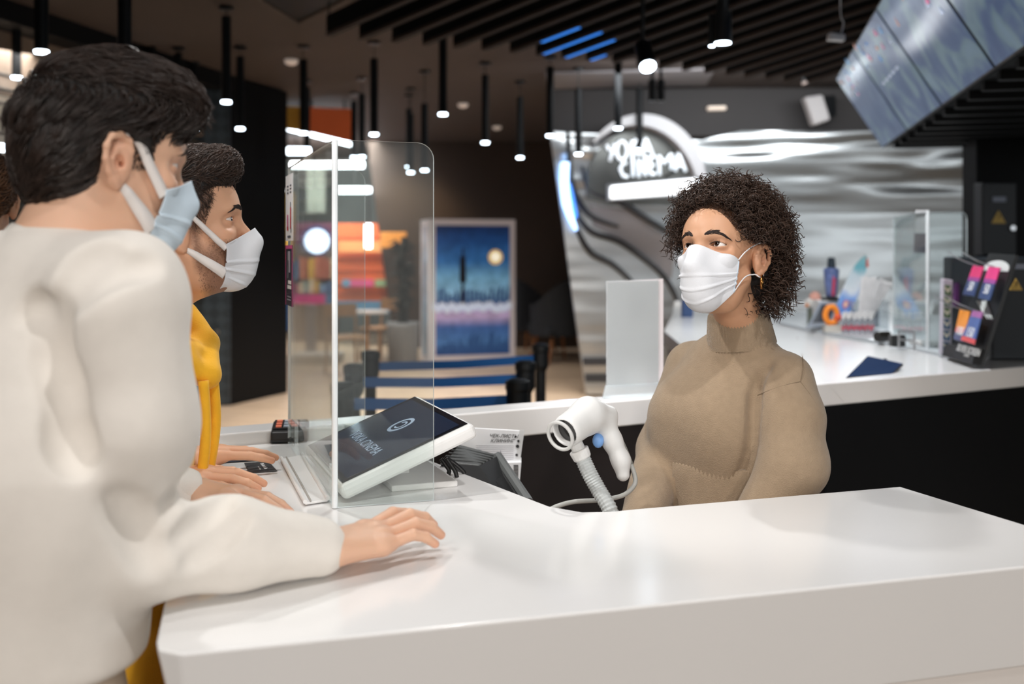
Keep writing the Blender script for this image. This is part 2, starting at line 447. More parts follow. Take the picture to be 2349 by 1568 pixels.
mb=MB(); mb.tube([P(-60,333,5.6),P(37,341,5.7)],.022,n=8); mb.build('tube',LAMP,ll); q=P(-20,336,5.65); mb=MB(); mb.tube([q,V(q.x,q.y,ZC+.01)],.008,6); mb.build('hanger',BLK,ll)

# column with a patterned face
def relief_mat():
    m=bpy.data.materials.new('diamond_relief'); m.use_nodes=True; nt=m.node_tree; b=nt.nodes['Principled BSDF']
    tc=nt.nodes.new('ShaderNodeTexCoord'); mp=nt.nodes.new('ShaderNodeMapping'); mp.inputs['Rotation'].default_value=(0,PI/4,0); mp.inputs['Scale'].default_value=(11,11,11)
    nt.links.new(tc.outputs['Object'],mp.inputs[0])
    ck=nt.nodes.new('ShaderNodeTexChecker'); ck.inputs['Scale'].default_value=1; ck.inputs[1].default_value=rgb(60,72,80); ck.inputs[2].default_value=rgb(44,54,62)
    nt.links.new(mp.outputs[0],ck.inputs[0]); nt.links.new(ck.outputs[0],b.inputs['Base Color'])
    bp=nt.nodes.new('ShaderNodeBump'); bp.inputs['Strength'].default_value=.6; bp.inputs['Distance'].default_value=.01
    nt.links.new(ck.outputs[1],bp.inputs['Height']); nt.links.new(bp.outputs[0],b.inputs['Normal']); b.inputs['Roughness'].default_value=.45
    return m
mb=MB(); pc=[(-3.35,9.93),(-2.742,10.0),(-2.392,10.9),(-3.3,10.95)]
mb.prism(pc,0,3.2); tag(mb.build('wall_column',NAVYB),kind='structure')
mb=MB(); mb.hexa([V(-3.35,9.90,.01),V(-2.75,9.972,.01),V(-2.745,9.995,.01),V(-3.345,9.93,.01)],[V(-3.35,9.90,3.19),V(-2.75,9.972,3.19),V(-2.745,9.995,3.19),V(-3.345,9.93,3.19)])
tag(mb.build('trim_4',relief_mat()),kind='structure')
mb=MB(); mb.cyl(V(-2.865,9.955,.72),V(-2.865,9.94,.72),.022,16); o=mb.build('door_knob',CHROME); tag(o,'small round steel knob on the grey patterned column face','knob')

# dark back wall with a slanted left end, and the shop beyond
BR=mat('dark_brown_wall',(58,44,36),rough=.6,var=.15,vscale=.8)
mb=MB(); Yb=16.0
mb.slab([P(915,870,Yb),P(1500,870,Yb),P(1500,300,Yb),P(838,300,Yb)],(0,.2,0)); tag(mb.build('wall_back',BR),kind='structure')
mb=MB(); mb.slab([P(880,300,15.95),P(1500,290,15.95),P(1500,250,15.95),P(700,200,15.95),P(700,262,15.95)],(0,.1,0)); tag(mb.build('trim_5',mat('bulkhead_brown',(70,60,54),rough=.7)),kind='structure')
mb=MB(); Ys=19.0
mb.slab([P(560,760,Ys),P(1000,760,Ys),P(1000,170,Ys),P(560,170,Ys)],(0,.2,0)); tag(mb.build('wall_shop',mat('shop_wall',(112,118,118),rough=.8,var=.2,vscale=1.2)),kind='structure')

# ---------------------------------------------------------------- shop goods far behind the acrylic
def slab_thing(name,label,cat,x0,y0,x1,y1,Y,d,m,group=None,extra=None):
    mb=MB(); mb.slab([P(x0,y1,Y),P(x1,y1,Y),P(x1,y0,Y),P(x0,y0,Y)],(0,d,0)); o=mb.build(name,m,bevel=.01)
    return tag(o,label,cat,group)
OR=mat('orange_board',(226,110,62),rough=.6,var=.06,vscale=2); YE=mat('mustard_board',(206,158,66),rough=.6)
mb=MB(); mb.slab([P(700,300,11.6),P(806,325,11.6),P(806,250,11.6),P(700,245,11.6)],(0,.1,0)); o=mb.build('shop_banner',OR); tag(o,'orange banner under the ceiling beyond the black column','banner')
for x_ in(715,790): q=P(x_,256,11.65); mb=MB(); mb.cyl(q,V(q.x,q.y,ZC+.005),.012,8); mb.build('hanger',BLK,o)
mb=MB(); mb.slab([P(640,292,11.7),P(697,300,11.7),P(697,244,11.7),P(640,244,11.7)],(0,.1,0)); o=mb.build('shop_banner',YE); tag(o,'mustard banner beside the black column top','banner')
for x_ in(650,690): q=P(x_,256,11.75); mb=MB(); mb.cyl(q,V(q.x,q.y,ZC+.005),.012,8); mb.build('hanger',BLK,o)
slab_thing('hanging_board','pale blank board hanging in the far shop behind the acrylic','board',703,386,746,488,17.5,.05,mat('pale_board',(196,204,192),rough=.8))
slab_thing('shop_pillar','mustard yellow pillar just right of the black column','pillar',648,440,668,602,16.8,.3,YE)
slab_thing('shop_partition','blue partition under the mustard pillar by the black column','partition',652,604,668,760,16.4,.05,mat('shop_blue',(58,92,140),rough=.5))
# lamps in the shop
def tube_lamp(x0,y0,x1,y1,Y,r,label,seg=1):
    t=empty('linear_lamp',P((x0+x1)/2,(y0+y1)/2,Y),label,'lamp','linear lamps in the far shop')
    for i in range(seg):
        a0=i/seg+(.02 if i else 0); a1=(i+1)/seg-.02
        mb=MB(); A=P(x0,y0,Y);B=P(x1,y1,Y); mb.tube([A.lerp(B,a0),A.lerp(B,a1)],r,n=8); mb.build('tube',LAMP,t)
    q=A.lerp(B,.5); q=V(q.x,q.y+r,q.z); mb=MB(); mb.tube([q,V(q.x,q.y,ZC)],.008,6); mb.build('hanger',BLK,t)
tube_lamp(643,287,812,330,12.6,.04,'row of glowing lamp tubes sloping under the orange banner',3)
tube_lamp(643,346,712,346,15.5,.05,'short bright lamp tube left of the acrylic top corner')
tube_lamp(668,379,838,378,15.8,.05,'long bright lamp tube just under the acrylic top edge')
tube_lamp(775,436,852,436,15.8,.045,'bright lamp tube above the orange kiosk')
tube_lamp(650,437,664,437,16.5,.035,'tiny lamp tube against the mustard pillar')
tube_lamp(845,514,845,570,15.2,.05,'upright glowing lamp tube in front of the orange kiosk')
t=empty('round_sign',P(727,553,16),'round glowing white sign in the far shop','sign')
mb=MB(); mb.cyl(P(727,553,16),P(727,553,16.1),.19,28); mb.build('disc',mat('sign_glow',(255,255,255),emit=(215,228,255),es=5),t)
mb=MB(); mb.cyl(P(727,553,16.05),P(727,553,16.14),.24,28); mb.build('rim',mat('sign_rim',(60,76,120),rough=.4),t)
k=empty('magenta_stand',P(705,700,17),'magenta shop stand with shelves of goods behind the acrylic','stand')
mb=MB(); mb.slab([P(668,560,17.2),P(772,560,17.2),P(772,510,17.2),P(668,510,17.2)],(0,.1,0)); mb.build('header',mat('plum',(120,58,92),rough=.5),k)
mb=MB(); mb.slab([P(668,697,16.9),P(746,697,16.9),P(746,676,16.9),P(668,676,16.9)],(0,.1,0)); mb.build('price_strip',mat('magenta',(226,64,140),rough=.5),k)
mb=MB(); mb.slab([P(746,697,16.9),P(775,697,16.9),P(775,676,16.9),P(746,676,16.9)],(0,.1,0)); mb.build('price_strip',mat('steel_blue',(98,136,178),rough=.5),k)
mb=MB(); mb.slab([P(668,815,17.2),P(775,815,17.2),P(775,560,17.2),P(668,560,17.2)],(0,.1,0)); mb.build('back_panel',mat('stand_back',(110,96,92),rough=.7,var=.4,vscale=3),k)
cols=[(206,158,66),(150,170,160),(176,92,70),(120,150,180),(210,190,160),(86,110,150),(200,120,90),(160,60,90)]
i=0
for row,(y0,y1) in enumerate([(585,640),(640,672)]):
    x=672
    while x<768:
        wd=RNG.integers(8,16); c=cols[RNG.integers(0,len(cols))]
        mb=MB(); mb.slab([P(x,y1,17.0),P(x+wd-2,y1,17.0),P(x+wd-2,y0+RNG.integers(0,15),17.0),P(x,y0+RNG.integers(0,12),17.0)],(0,.15,0))
        o=mb.build('goods_box',mat('goods_%d_%d_%d'%c,c,rough=.6)); tag(o,'%s box, %s from the left on the %s shelf of the magenta stand'%({(206,158,66):'mustard',(150,170,160):'sage',(176,92,70):'rust',(120,150,180):'light blue',(210,190,160):'cream',(86,110,150):'blue',(200,120,90):'salmon',(160,60,90):'plum'}[c],ORD[i],['upper','lower'][row]),'box','goods on the magenta stand')
        x+=wd; i+=1
    i=0
k=empty('orange_kiosk',P(830,690,16),'orange kiosk with coloured sign strips behind the acrylic shield','kiosk')
mb=MB(); mb.slab([P(770,690,16.4),P(905,690,16.4),P(882,512,16.4),P(770,512,16.4)],(0,.2,0)); mb.build('body',OR,k)
for y in (545,590,620,650,672):
    mb=MB(); mb.slab([P(770,y+3,16.38),P(892,y+3,16.38),P(892,y-2,16.38),P(770,y-2,16.38)],(0,.02,0)); mb.build('slat',mat('orange_dark',(196,96,56),rough=.6),k)
for x0,x1,c,nm in ((785,803,(110,160,200),'sign_blue'),(803,856,(222,92,146),'sign_pink'),(860,900,(150,176,136),'sign_green')):
    mb=MB(); mb.slab([P(x0,657,16.3),P(x1,657,16.3),P(x1,641,16.3),P(x0,641,16.3)],(0,.05,0)); mb.build('sign_strip',mat(nm,c,rough=.5),k)
mb=MB(); mb.slab([P(770,725,16.3),P(900,718,16.3),P(900,690,16.3),P(770,692,16.3)],(0,.2,0)); mb.build('blue_base',mat('kiosk_blue',(92,140,180),rough=.5),k)
mb=MB(); mb.slab([P(775,578,16.25),P(875,578,16.25),P(875,552,16.25),P(775,552,16.25)],(0,.05,0)); mb.build('light_band',mat('peach_band',(250,172,110),rough=.5),k)
slab_thing('orange_sign','long amber sign board on the dark slanted wall','sign',872,532,932,568,15.6,.08,mat('amber_board',(226,150,66),rough=.5,emit=(226,150,66),es=.25))
# planter with a dark trunk
t=empty('potted_tree',P(925,838,13.6),'tall dark tree in a pale round planter left of the poster','potted plant')
mb=MB(); c=P(924,828,13.8); c.z=0; mb.lathe(c,[(.17,0),(.2,.04),(.215,.5),(.22,.55),(.19,.55),(.18,.5)],28); mb.build('planter',mat('planter',(150,150,152),rough=.6),t,smooth=True)
mb=MB(); mb.tube([c+V(0,0,.5),c+V(.03,0,.9),c+V(-.03,0,1.3),c+V(.02,0,1.7)],[.07,.06,.05,.04],8)
for q in range(60):
    a=RNG.uniform(0,6.28); z=RNG.uniform(.55,1.6); mb.tube([c+V(0,0,z),c+V(.1*math.cos(a),.1*math.sin(a),z+.1),c+V(.2*math.cos(a),.2*math.sin(a),z+.06)],[.012,.02,.003],4)
mb.build('foliage',mat('dark_foliage',(34,34,28),rough=.7),t)
# wooden chairs and table behind the acrylic
WOOD=mat('light_wood',(176,132,92),rough=.5,var=.1,vscale=12)
def cafe_chair(px,Y,rot,label):
    b=P(px,0,Y); b.z=0
    t=empty('wooden_chair',b,label,'chair','wooden chairs in the far cafe',rotz=rot)
    mb=MB(); mb.box((0,0,.45),(.42,.42,.035)); mb.build('seat',WOOD,t,local=True,bevel=.01)
    for sx in(-.18,.18):
        for sy in(-.18,.18):
            mb=MB(); mb.tube([(sx,sy,.45),(sx*1.12,sy*1.12,0)],.018,6); mb.build('leg',WOOD,t,local=True)
    mb=MB(); mb.tube([(-.19,.19,.45),(-.2,.22,.85)],.016,6); mb.tube([(.19,.19,.45),(.2,.22,.85)],.016,6); mb.box((0,.225,.77),(.42,.025,.16)); mb.build('backrest',WOOD,t,local=True)
cafe_chair(794,12.6,.5,'pale wooden cafe chair seen through the acrylic, left one')
cafe_chair(872,14.1,-.7,'pale wooden cafe chair seen through the acrylic, beside the planter')
t=empty('cafe_table',P(842,0,13.35),'small white cafe table between the two wooden chairs','table'); t.location.z=0
c=V(P(842,0,13.35).x,13.35,0)
mb=MB(); mb.cyl(c+V(0,0,.70),c+V(0,0,.73),.28,28); mb.build('table_top',PLASTIC_W,t)
mb=MB(); mb.cyl(c+V(0,0,.02),c+V(0,0,.70),.03,12); mb.build('leg',WOOD,t)
mb=MB(); mb.cyl(c,c+V(0,0,.02),.22,24); mb.build('base',WOOD,t)
# standing shapes in the shop haze behind the front pane
slab_thing('shop_counter','low pale shop counter seen through the front acrylic pane','counter',662,815,772,890,13.6,.6,mat('shop_counter',(186,182,178),rough=.6))
slab_thing('information_post','slim blue grey post standing in the far shop','post',700,700,722,815,15,.15,mat('post_blue',(116,128,156),rough=.5))

# ---------------------------------------------------------------- poster lightbox
th=-.30; c0=P(985,0,13.7); c0.z=0; ux=V(math.cos(-th*.5),math.sin(-th*.5),0); uy=V(-ux.y,ux.x,0)
ux=V(math.cos(.28),math.sin(.28),0); uy=V(-ux.y,ux.x,0)
Wb=1.20; Db=.62; Hb=1.94
t=empty('poster_lightbox',c0,'tall white framed light box with a blue night skyline poster','light box')
mb=MB(); mb.hexa([c0,c0+ux*Wb,c0+ux*Wb+uy*Db,c0+uy*Db],[p+V(0,0,Hb) for p in (c0,c0+ux*Wb,c0+ux*Wb+uy*Db,c0+uy*Db)]); mb.build('case',mat('lightbox_white',(214,206,208),rough=.5,emit=(214,206,208),es=.15),t,bevel=.01)
def pp(u,v,o=.004): return c0+ux*(u*Wb)+V(0,0,v*Hb)-uy*o
def poly(uvs,m,name,o=.004):
    mb=MB(); mb.slab([pp(u,v,o) for u,v in uvs],-uy*.004); mb.build(name,m,t)
def post_mat():
    m=bpy.data.materials.new('poster_print'); m.use_nodes=True; nt=m.node_tree; b=nt.nodes['Principled BSDF']
    tc=nt.nodes.new('ShaderNodeTexCoord'); sp=nt.nodes.new('ShaderNodeSeparateXYZ'); nt.links.new(tc.outputs['Object'],sp.inputs[0])
    mr=nt.nodes.new('ShaderNodeMapRange'); mr.inputs[1].default_value=.1; mr.inputs[2].default_value=1.85; nt.links.new(sp.outputs['Z'],mr.inputs[0])
    cr_=nt.nodes.new('ShaderNodeValToRGB'); el=cr_.color_ramp.elements
    el[0].position=0; el[0].color=rgb(38,66,118); el[1].position=1; el[1].color=rgb(20,38,78)
    for p_,c_ in ((.1,(66,104,150)),(.22,(58,88,140)),(.30,(170,150,182)),(.37,(150,136,176)),(.40,(70,92,140)),(.45,(122,160,184)),(.60,(108,158,190)),(.72,(52,104,160)),(.88,(34,72,126))):
        e=el.new(p_); e.color=rgb(*c_)
    nt.links.new(mr.outputs[0],cr_.inputs[0])
    nz=nt.nodes.new('ShaderNodeTexNoise'); nz.inputs['Scale'].default_value=9; nt.links.new(tc.outputs['Object'],nz.inputs[0])
    mx=nt.nodes.new('ShaderNodeMix'); mx.data_type='RGBA'; mx.blend_type='OVERLAY'; mx.inputs[0].default_value=.5
    nt.links.new(cr_.outputs[0],mx.inputs[6]); nt.links.new(nz.outputs['Fac'],mx.inputs[7])
    nt.links.new(mx.outputs[2],b.inputs['Base Color']); nt.links.new(mx.outputs[2],b.inputs['Emission Color']); b.inputs['Emission Strength'].default_value=.45
    b.inputs['Roughness'].default_value=.3; return m
mb=MB(); mb.slab([pp(.07,.055),pp(.93,.055),pp(.93,.955),pp(.07,.955)],-uy*.004); mb.build('poster_print',post_mat(),t)
SKY=mat('poster_tower',(40,74,122),rough=.5,emit=(40,74,122),es=.3)
mb=MB()
for u in np.linspace(.09,.9,17): mb.slab([pp(u,.42,.009),pp(u+.035,.42,.009),pp(u+.035,.46+RNG.uniform(0,.09),.009),pp(u,.46+RNG.uniform(0,.06),.009)],-uy*.002)
mb.build('skyline',SKY,t); mb=MB()
for u in np.linspace(.09,.88,14): mb.slab([pp(u,.06,.009),pp(u+.045,.06,.009),pp(u+.045,.10+RNG.uniform(0,.13),.009),pp(u,.10+RNG.uniform(0,.12),.009)],-uy*.002)
mb.build('skyline',SKY,t)
mb=MB()
for u in np.linspace(.06,.92,26):
    a=RNG.uniform(0,.03); mb.slab([pp(u-.03,.345+a,.013),pp(u+.03,.34+a,.013),pp(u+.04,.375+a,.013),pp(u-.005,.405+a,.013),pp(u-.035,.37+a,.013)],-uy*.002)
mb.build('rubble_band',mat('poster_white',(206,212,224),rough=.5,emit=(206,212,224),es=.3),t)
mb=MB(); mb.slab([pp(.76+.085*math.cos(a),.735+.053*math.sin(a),.012) for a in np.linspace(0,2*PI,28)[:-1]],-uy*.002); mb.build('moon_ring',mat('moon_ring',(222,184,110),emit=(222,184,110),es=.6),t)
mb=MB(); mb.slab([pp(.76+.055*math.cos(a),.737+.034*math.sin(a),.015) for a in np.linspace(0,2*PI,28)[:-1]],-uy*.002); mb.build('moon',mat('moon',(244,238,214),emit=(244,238,214),es=.8),t)
# plain dark lamp post as the upright in the middle of the print
mb=MB(); mb.slab([pp(.36,.40,.012),pp(.40,.40,.012),pp(.39,.80,.012),pp(.37,.80,.012)],-uy*.002); mb.slab([pp(.34,.56,.012),pp(.42,.56,.012),pp(.41,.74,.012),pp(.35,.74,.012)],-uy*.002)
mb.build('dark_tower',mat('poster_dark',(40,38,48),rough=.6),t)
mb=MB(); q=c0-ux*.004; mb.slab([q+uy*.16+V(0,0,.1),q+uy*.46+V(0,0,.1),q+uy*.46+V(0,0,1.85),q+uy*.16+V(0,0,1.85)],-ux*.004); mb.build('side_print',mat('side_print',(150,182,206),rough=.4,var=.5,vscale=4),t)

# ---------------------------------------------------------------- armchairs
def armchair(px,Y,rot,label,s=1.0):
    b=P(px,0,Y); b.z=0
    t=empty('armchair',b,label,'armchair','armchairs by the dark wall',rotz=rot); t.scale=(s,s,s)
    fab=mat('charcoal_fabric',(44,48,54),rough=.9,bump=.3,bscale=300)
    mb=MB(); mb.box((0,-.02,.42),(.60,.58,.14)); mb.build('seat',fab,t,local=True,bevel=.05,segs=4)
    mb=MB(); pts=[]; N=16
    for side,(r,) in ((0,(.36,)),(1,(.30,))):
        for i in range(N+1):
            a=PI*(-.12+1.24*i/N); h=.50+.38*max(0,math.sin(a))**1.5
            pts.append((r*math.cos(a),r*.9*math.sin(a)-.02,.36)); pts.append((1.08*r*math.cos(a),1.08*r*.9*math.sin(a),.36+h*.85))
    fs=[]; M=2*(N+1)
    for i in range(N):
        a=2*i; fs+=[(a,a+2,a+3,a+1),(M+a+1,M+a+3,M+a+2,M+a),(a+1,a+3,M+a+3,M+a+1),(a,M+a,M+a+2,a+2)]
    fs+=[(0,1,M+1,M),(2*N,M+2*N,M+2*N+1,2*N+1)]
    mb.add(pts,fs); mb.build('backrest',fab,t,smooth=False,local=True,bevel=.01)
    for sx in(-1,1):
        for sy in(-1,1):
            mb=MB(); mb.tube([(.2*sx,.2*sy,.36),(.29*sx,.27*sy,0)],[.022,.014],8); mb.build('leg',mat('oak_leg',(150,98,58),rough=.5),t,local=True)
armchair(1278,14.0,PI+.5,'charcoal armchair with wooden legs at the edge of the silver wall')
armchair(1214,15.0,PI-.7,'shadowy armchair left of and behind the charcoal armchair')

# ---------------------------------------------------------------- belt barriers
BELT=mat('blue_belt',(20,98,170),rough=.6)
def barrier(pr,yr,Yr,pl,Yl,label,zt=.985):
    b=P(pr,0,Yr); b.z=0; e=P(pl,0,Yl); e.z=0
    t=empty('belt_barrier_post',b,label,'barrier post','queue barrier posts')
    mb=MB(); mb.lathe(b,[(.17,0),(.17,.015),(.05,.035),(.03,.05)],28); mb.build('base',BLK,t,smooth=False)
    mb=MB(); mb.cyl(b+V(0,0,.04),b+V(0,0,.86),.03,18); mb.build('pole',BLK,t,smooth=False)
    mb=MB(); mb.lathe(b,[(.03,.83),(.042,.85),(.046,.86),(.046,zt-.05),(.05,zt-.04),(.05,zt-.01),(.03,zt)],20); mb.build('head',BLK,t)
    return b,e,t
def belt(b,e,t,z=.90):
    mb=MB(); mid=(b+e)/2; pts=[b+V(0,0,z+.022),mid+V(0,0,z+.018),e+V(0,0,z+.022)]; d=(e-b).normalized(); nn=V(-d.y,d.x,0)*.002
    mb.slab([b+V(0,0,z+.022),mid+V(0,0,z+.012),e+V(0,0,z+.022),e+V(0,0,z-.024),mid+V(0,0,z-.034),b+V(0,0,z-.024)],nn); mb.build('belt',BELT,t)
rows=[(1240,5.75,850,5.35,'top'),(1205,4.85,812,4.72,'middle'),(1187,4.15,786,4.05,'lowest')]
for pr,Yr,pl,Yl,nm in rows:
    b,e,t=barrier(pr,0,Yr,pl,Yl,'black post at the right end of the %s blue queue belt'%nm); belt(b,e,t)
    barrier(pl,0,Yl,pl,Yl,'dark post at the left end of the %s blue queue belt'%nm)
# ---------------------------------------------------------------- silver wall, portal, sign
def silver_mat():
    m=bpy.data.materials.new('rippled_silver'); m.use_nodes=True; nt=m.node_tree; b=nt.nodes['Principled BSDF']
    b.inputs['Base Color'].default_value=rgb(206,210,212); b.inputs['Metallic'].default_value=.92; b.inputs['Roughness'].default_value=.30
    tc=nt.nodes.new('ShaderNodeTexCoord'); mp=nt.nodes.new('ShaderNodeMapping'); mp.inputs['Scale'].default_value=(.45,1,2.6)
    nt.links.new(tc.outputs['Object'],mp.inputs[0])
    n=nt.nodes.new('ShaderNodeTexNoise'); n.inputs['Scale'].default_value=1.5; n.inputs['Detail'].default_value=1.0; nt.links.new(mp.outputs[0],n.inputs[0])
    bp=nt.nodes.new('ShaderNodeBump'); bp.inputs['Strength'].default_value=1; bp.inputs['Distance'].default_value=.22
    sp=nt.nodes.new('ShaderNodeSeparateXYZ'); nt.links.new(tc.outputs['Object'],sp.inputs[0]); mr=nt.nodes.new('ShaderNodeMapRange'); mr.inputs[1].default_value=1.9; mr.inputs[2].default_value=2.55; mr.inputs[3].default_value=.12; mr.inputs[4].default_value=1; nt.links.new(sp.outputs['Z'],mr.inputs[0]); mu=nt.nodes.new('ShaderNodeMath'); mu.operation='MULTIPLY'; nt.links.new(n.outputs['Fac'],mu.inputs[0]); nt.links.new(mr.outputs[0],mu.inputs[1]); nt.links.new(mu.outputs[0],bp.inputs['Height']); nt.links.new(bp.outputs[0],b.inputs['Normal']); return m
SILV=silver_mat()
GREYW=mat('dark_grey_wall',(60,57,57),rough=.75,var=.05,vscale=1)
mb=MB(); Yw=10.6
mb.slab([P(1345,905,Yw),P(2300,905,Yw),P(2300,300,Yw),P(1990,300,Yw),P(1700,300,Yw),P(1610,322,Yw),P(1262,300,Yw)],(0,.15,0)); tag(mb.build('wall_silver',SILV),kind='structure')
mb=MB(); mb.slab([P(1260,312,10.78),P(2500,312,10.78),P(2500,60,10.78),P(1260,60,10.78)],(0,.15,0)); tag(mb.build('wall_upper',GREYW),kind='structure')
# pale soffit over the portal
mb=MB(); mb.slab([G(1255,205,3.19),G(1620,196,3.19),G(1640,160,3.19),G(1250,170,3.19)],(0,0,.02)); tag(mb.build('trim_6',mat('soffit_grey',(120,116,118),rough=.7)),kind='structure')
# portal arch: pale crescent
mb=MB(); ins=[];outs=[]
for i in range(30):
    a=math.radians(150-150*i/29-8)
    ti=.09+.22*math.sin(PI*min(1,max(0,(i+4)/34)))
    rx,ry=(1.0,.98)
    outs.append((math.cos(a)*.64,math.sin(a)*.72)); ins.append((math.cos(a)*(.64-.13*math.sin(PI*(i+1)/36)-.01),math.sin(a)*(.72-.13*math.sin(PI*(i+1)/36)-.01)))
cA=P(1475,425,10.3)
vs=[cA+V(x,0,z) for x,z in outs]+[cA+V(x,0,z) for x,z in ins]+[cA+V(x,.3,z) for x,z in outs]+[cA+V(x,.3,z) for x,z in ins]
n_=30; fs=[]
for i in range(n_-1):
    fs+=[(i,i+1,n_+i+1,n_+i),(2*n_+i,3*n_+i,3*n_+i+1,2*n_+i+1),(i,2*n_+i,2*n_+i+1,i+1),(n_+i,n_+i+1,3*n_+i+1,3*n_+i)]
mb.add(vs,fs); tag(mb.build('trim_7',mat('portal_grey',(198,197,200),rough=.5),smooth=False),kind='structure')
# dark curved grooves over the silver panel
GRV=mat('groove_dark',(62,64,68),rough=.4,metal=.4)
GR=[[(1303,300),(1305,338),(1313,426),(1351,491),(1420,520)],[(1312,420),(1317,476),(1355,530),(1424,556),(1508,618),(1546,671),(1560,720)],
    [(1318,500),(1324,526),(1355,579),(1405,606),(1447,644),(1490,700)],[(1335,380),(1355,438),(1424,465),(1493,507),(1560,549),(1620,610)]]
for i,g_ in enumerate(GR):
    mb=MB(); pts=cr([P(x,y,10.57) for x,y in g_],8); mb.tube(pts,[.012+.022*math.sin(PI*k/(len(pts)-1)) for k in range(len(pts))],8); tag(mb.build('trim_%d'%(8+i),GRV,smooth=True),kind='structure')
mb=MB(); mb.slab([P(1338,838,10.56),P(1420,838,10.56),P(1420,820,10.56),P(1336,820,10.56)],(0,.02,0)); mb.slab([P(1343,876,10.56),P(1420,876,10.56),P(1420,858,10.56),P(1341,858,10.56)],(0,.02,0)); tag(mb.build('baseboard_back',GRV),kind='structure')
# warm grey inset between the grooves
mb=MB(); mb.slab([P(1350,470,10.585),P(1440,480,10.585),P(1550,560,10.585),P(1540,640,10.585),P(1424,550,10.585),P(1360,520,10.585)],(0,.01,0)); tag(mb.build('trim_12',mat('warm_grey_panel',(158,152,152),rough=.45,metal=.3)),kind='structure')
mb=MB(); pa_=[P(1345,455,10.55),P(1400,470,10.55),P(1545,470,10.55)]+[cA+V(math.cos(a)*.55,.24,math.sin(a)*.60) for a in np.linspace(.0,2.9,22)]+[P(1345,380,10.55)]
mb.slab(pa_,(0,.02,0)); tag(mb.build('trim_14',mat('dark_sign_backing',(112,114,112),rough=.38,metal=.5)),kind='structure')  # darker panel added to cover the bright wall reflection behind the letters
t=empty('neon_light',P(1300,450,10.45),'curved blue white neon light on the left end of the silver wall','neon light')
mb=MB(); pts=cr([P(x,y,10.45) for x,y in ((1296,372),(1295,430),(1303,480),(1322,528))],8); mb.tube(pts,[.045]*14+[.045-.003*i for i in range(len(pts)-14)],10); mb.build('tube',mat('neon_white',(255,255,255),emit=(150,195,255),es=3.2),t,smooth=True)
mb=MB(); pts=cr([P(x,y,10.5) for x,y in ((1304,420),(1310,460),(1321,500))],6); mb.tube(pts,[.02+.02*math.sin(PI*i/(len(pts)-1)) for i in range(len(pts))],8); mb.build('glow_strip',mat('neon_blue',(90,150,235),emit=(70,130,230),es=1.6),t,smooth=True)
# sign letters
sg=empty('cinema_sign',P(1480,370,10.0),'glowing white two line letter sign under the portal arch','sign')
SW=mat('sign_letter',(245,248,252),rough=.3,emit=(225,238,250),es=.62); SB=mat('sign_letter_shade',(14,52,68),rough=.5,spec=.2)
def zc(x,y,Y=10.0): return P(1370+x/8.71,290+y/8.71,Y)
LET={'letter_v':[[(190,370),(235,480)],[(345,345),(250,690)]],
 'letter_o':[[(490+105*math.cos(a),480+185*math.sin(a)) for a in np.linspace(.3,2*PI+.3,20)]],
 'letter_k':[[(690,280),(690,610)],[(770,255),(700,440),(850,590)]],
 'letter_a':[[(965,235),(1115,580)],[(960,250),(880,560)],[(905,470),(1050,455)]],
 'letter_c':[[(590,740),(520,720),(455,850),(520,990),(620,1000)]],
 'letter_i':[[(705,560),(715,1005)]],
 'letter_n':[[(825,660),(830,1015)],[(825,660),(955,960)],[(950,560),(965,985)]],
 'letter_e':[[(1050,590),(1060,960)],[(1050,620),(1160,600)],[(1050,780),(1140,770)],[(1060,955),(1170,940)]],
 'letter_m':[[(1225,580),(1245,970)],[(1225,580),(1340,740)],[(1340,740),(1480,545)],[(1485,550),(1480,860)]],
 'letter_a_second':[[(1620,540),(1770,900)],[(1620,540),(1560,890)],[(1580,790),(1700,770)]]}
for nm,strokes in LET.items():
    mb=MB()
    for s_ in strokes: mb.tube([zc(x,y) for x,y in s_],.0165,10)
    o=mb.build(nm.replace('_second',''),SW,sg,smooth=True)
    mb=MB()
    for s_ in strokes: mb.tube([zc(x-12,y+3,10.04) for x,y in s_],.024,8)
    mb.build('letter_shade',SB,o,smooth=True)  # dark teal letter backs carry the shadows between the strokes in their colour
t=empty('light_panel',P(1480,435,9.9),'bright white light panel under the cinema sign','light panel')
mb=MB(); mb.slab([P(1400,456,9.9),P(1600,442,9.9),P(1600,408,9.9),P(1400,426,9.9)],(0,.06,0)); mb.build('diffuser',mat('panel_glow',(255,255,255),emit=(245,250,255),es=1.8),t,bevel=.02)
mb=MB(); mb.slab([P(1392,460,9.97),P(1604,446,9.97),P(1604,404,9.97),P(1392,422,9.97)],(0,.05,0)); mb.build('housing',CHROME,t)
for x_ in(1420,1580):
    q=P(x_,434,10.0); mb=MB(); mb.cyl(q,V(q.x,10.6,q.z),.02,8); mb.build('bracket',BLK,t)
for x_,y_ in((1420,345),(1545,395)):
    q=P(x_,y_,10.06); mb=MB(); mb.cyl(q,V(q.x,10.6,q.z),.015,8); mb.build('bracket',BLK,sg)

# ---------------------------------------------------------------- black wall on the right, canopy, cabinets
mb=MB(); Yk=6.45; mb.box((3.44,Yk+.1,1.605),(1.03,.2,3.21)); tag(mb.build('wall_right',NAVYB),kind='structure')
mb=MB(); mb.box((3.45,Yk+.215,1.605),(.99,.03,3.2)); tag(mb.build('trim_13',mat('pale_reflector',(196,200,202),rough=.6)),kind='structure')  # unseen pale panel added to brighten what the silver wall mirrors
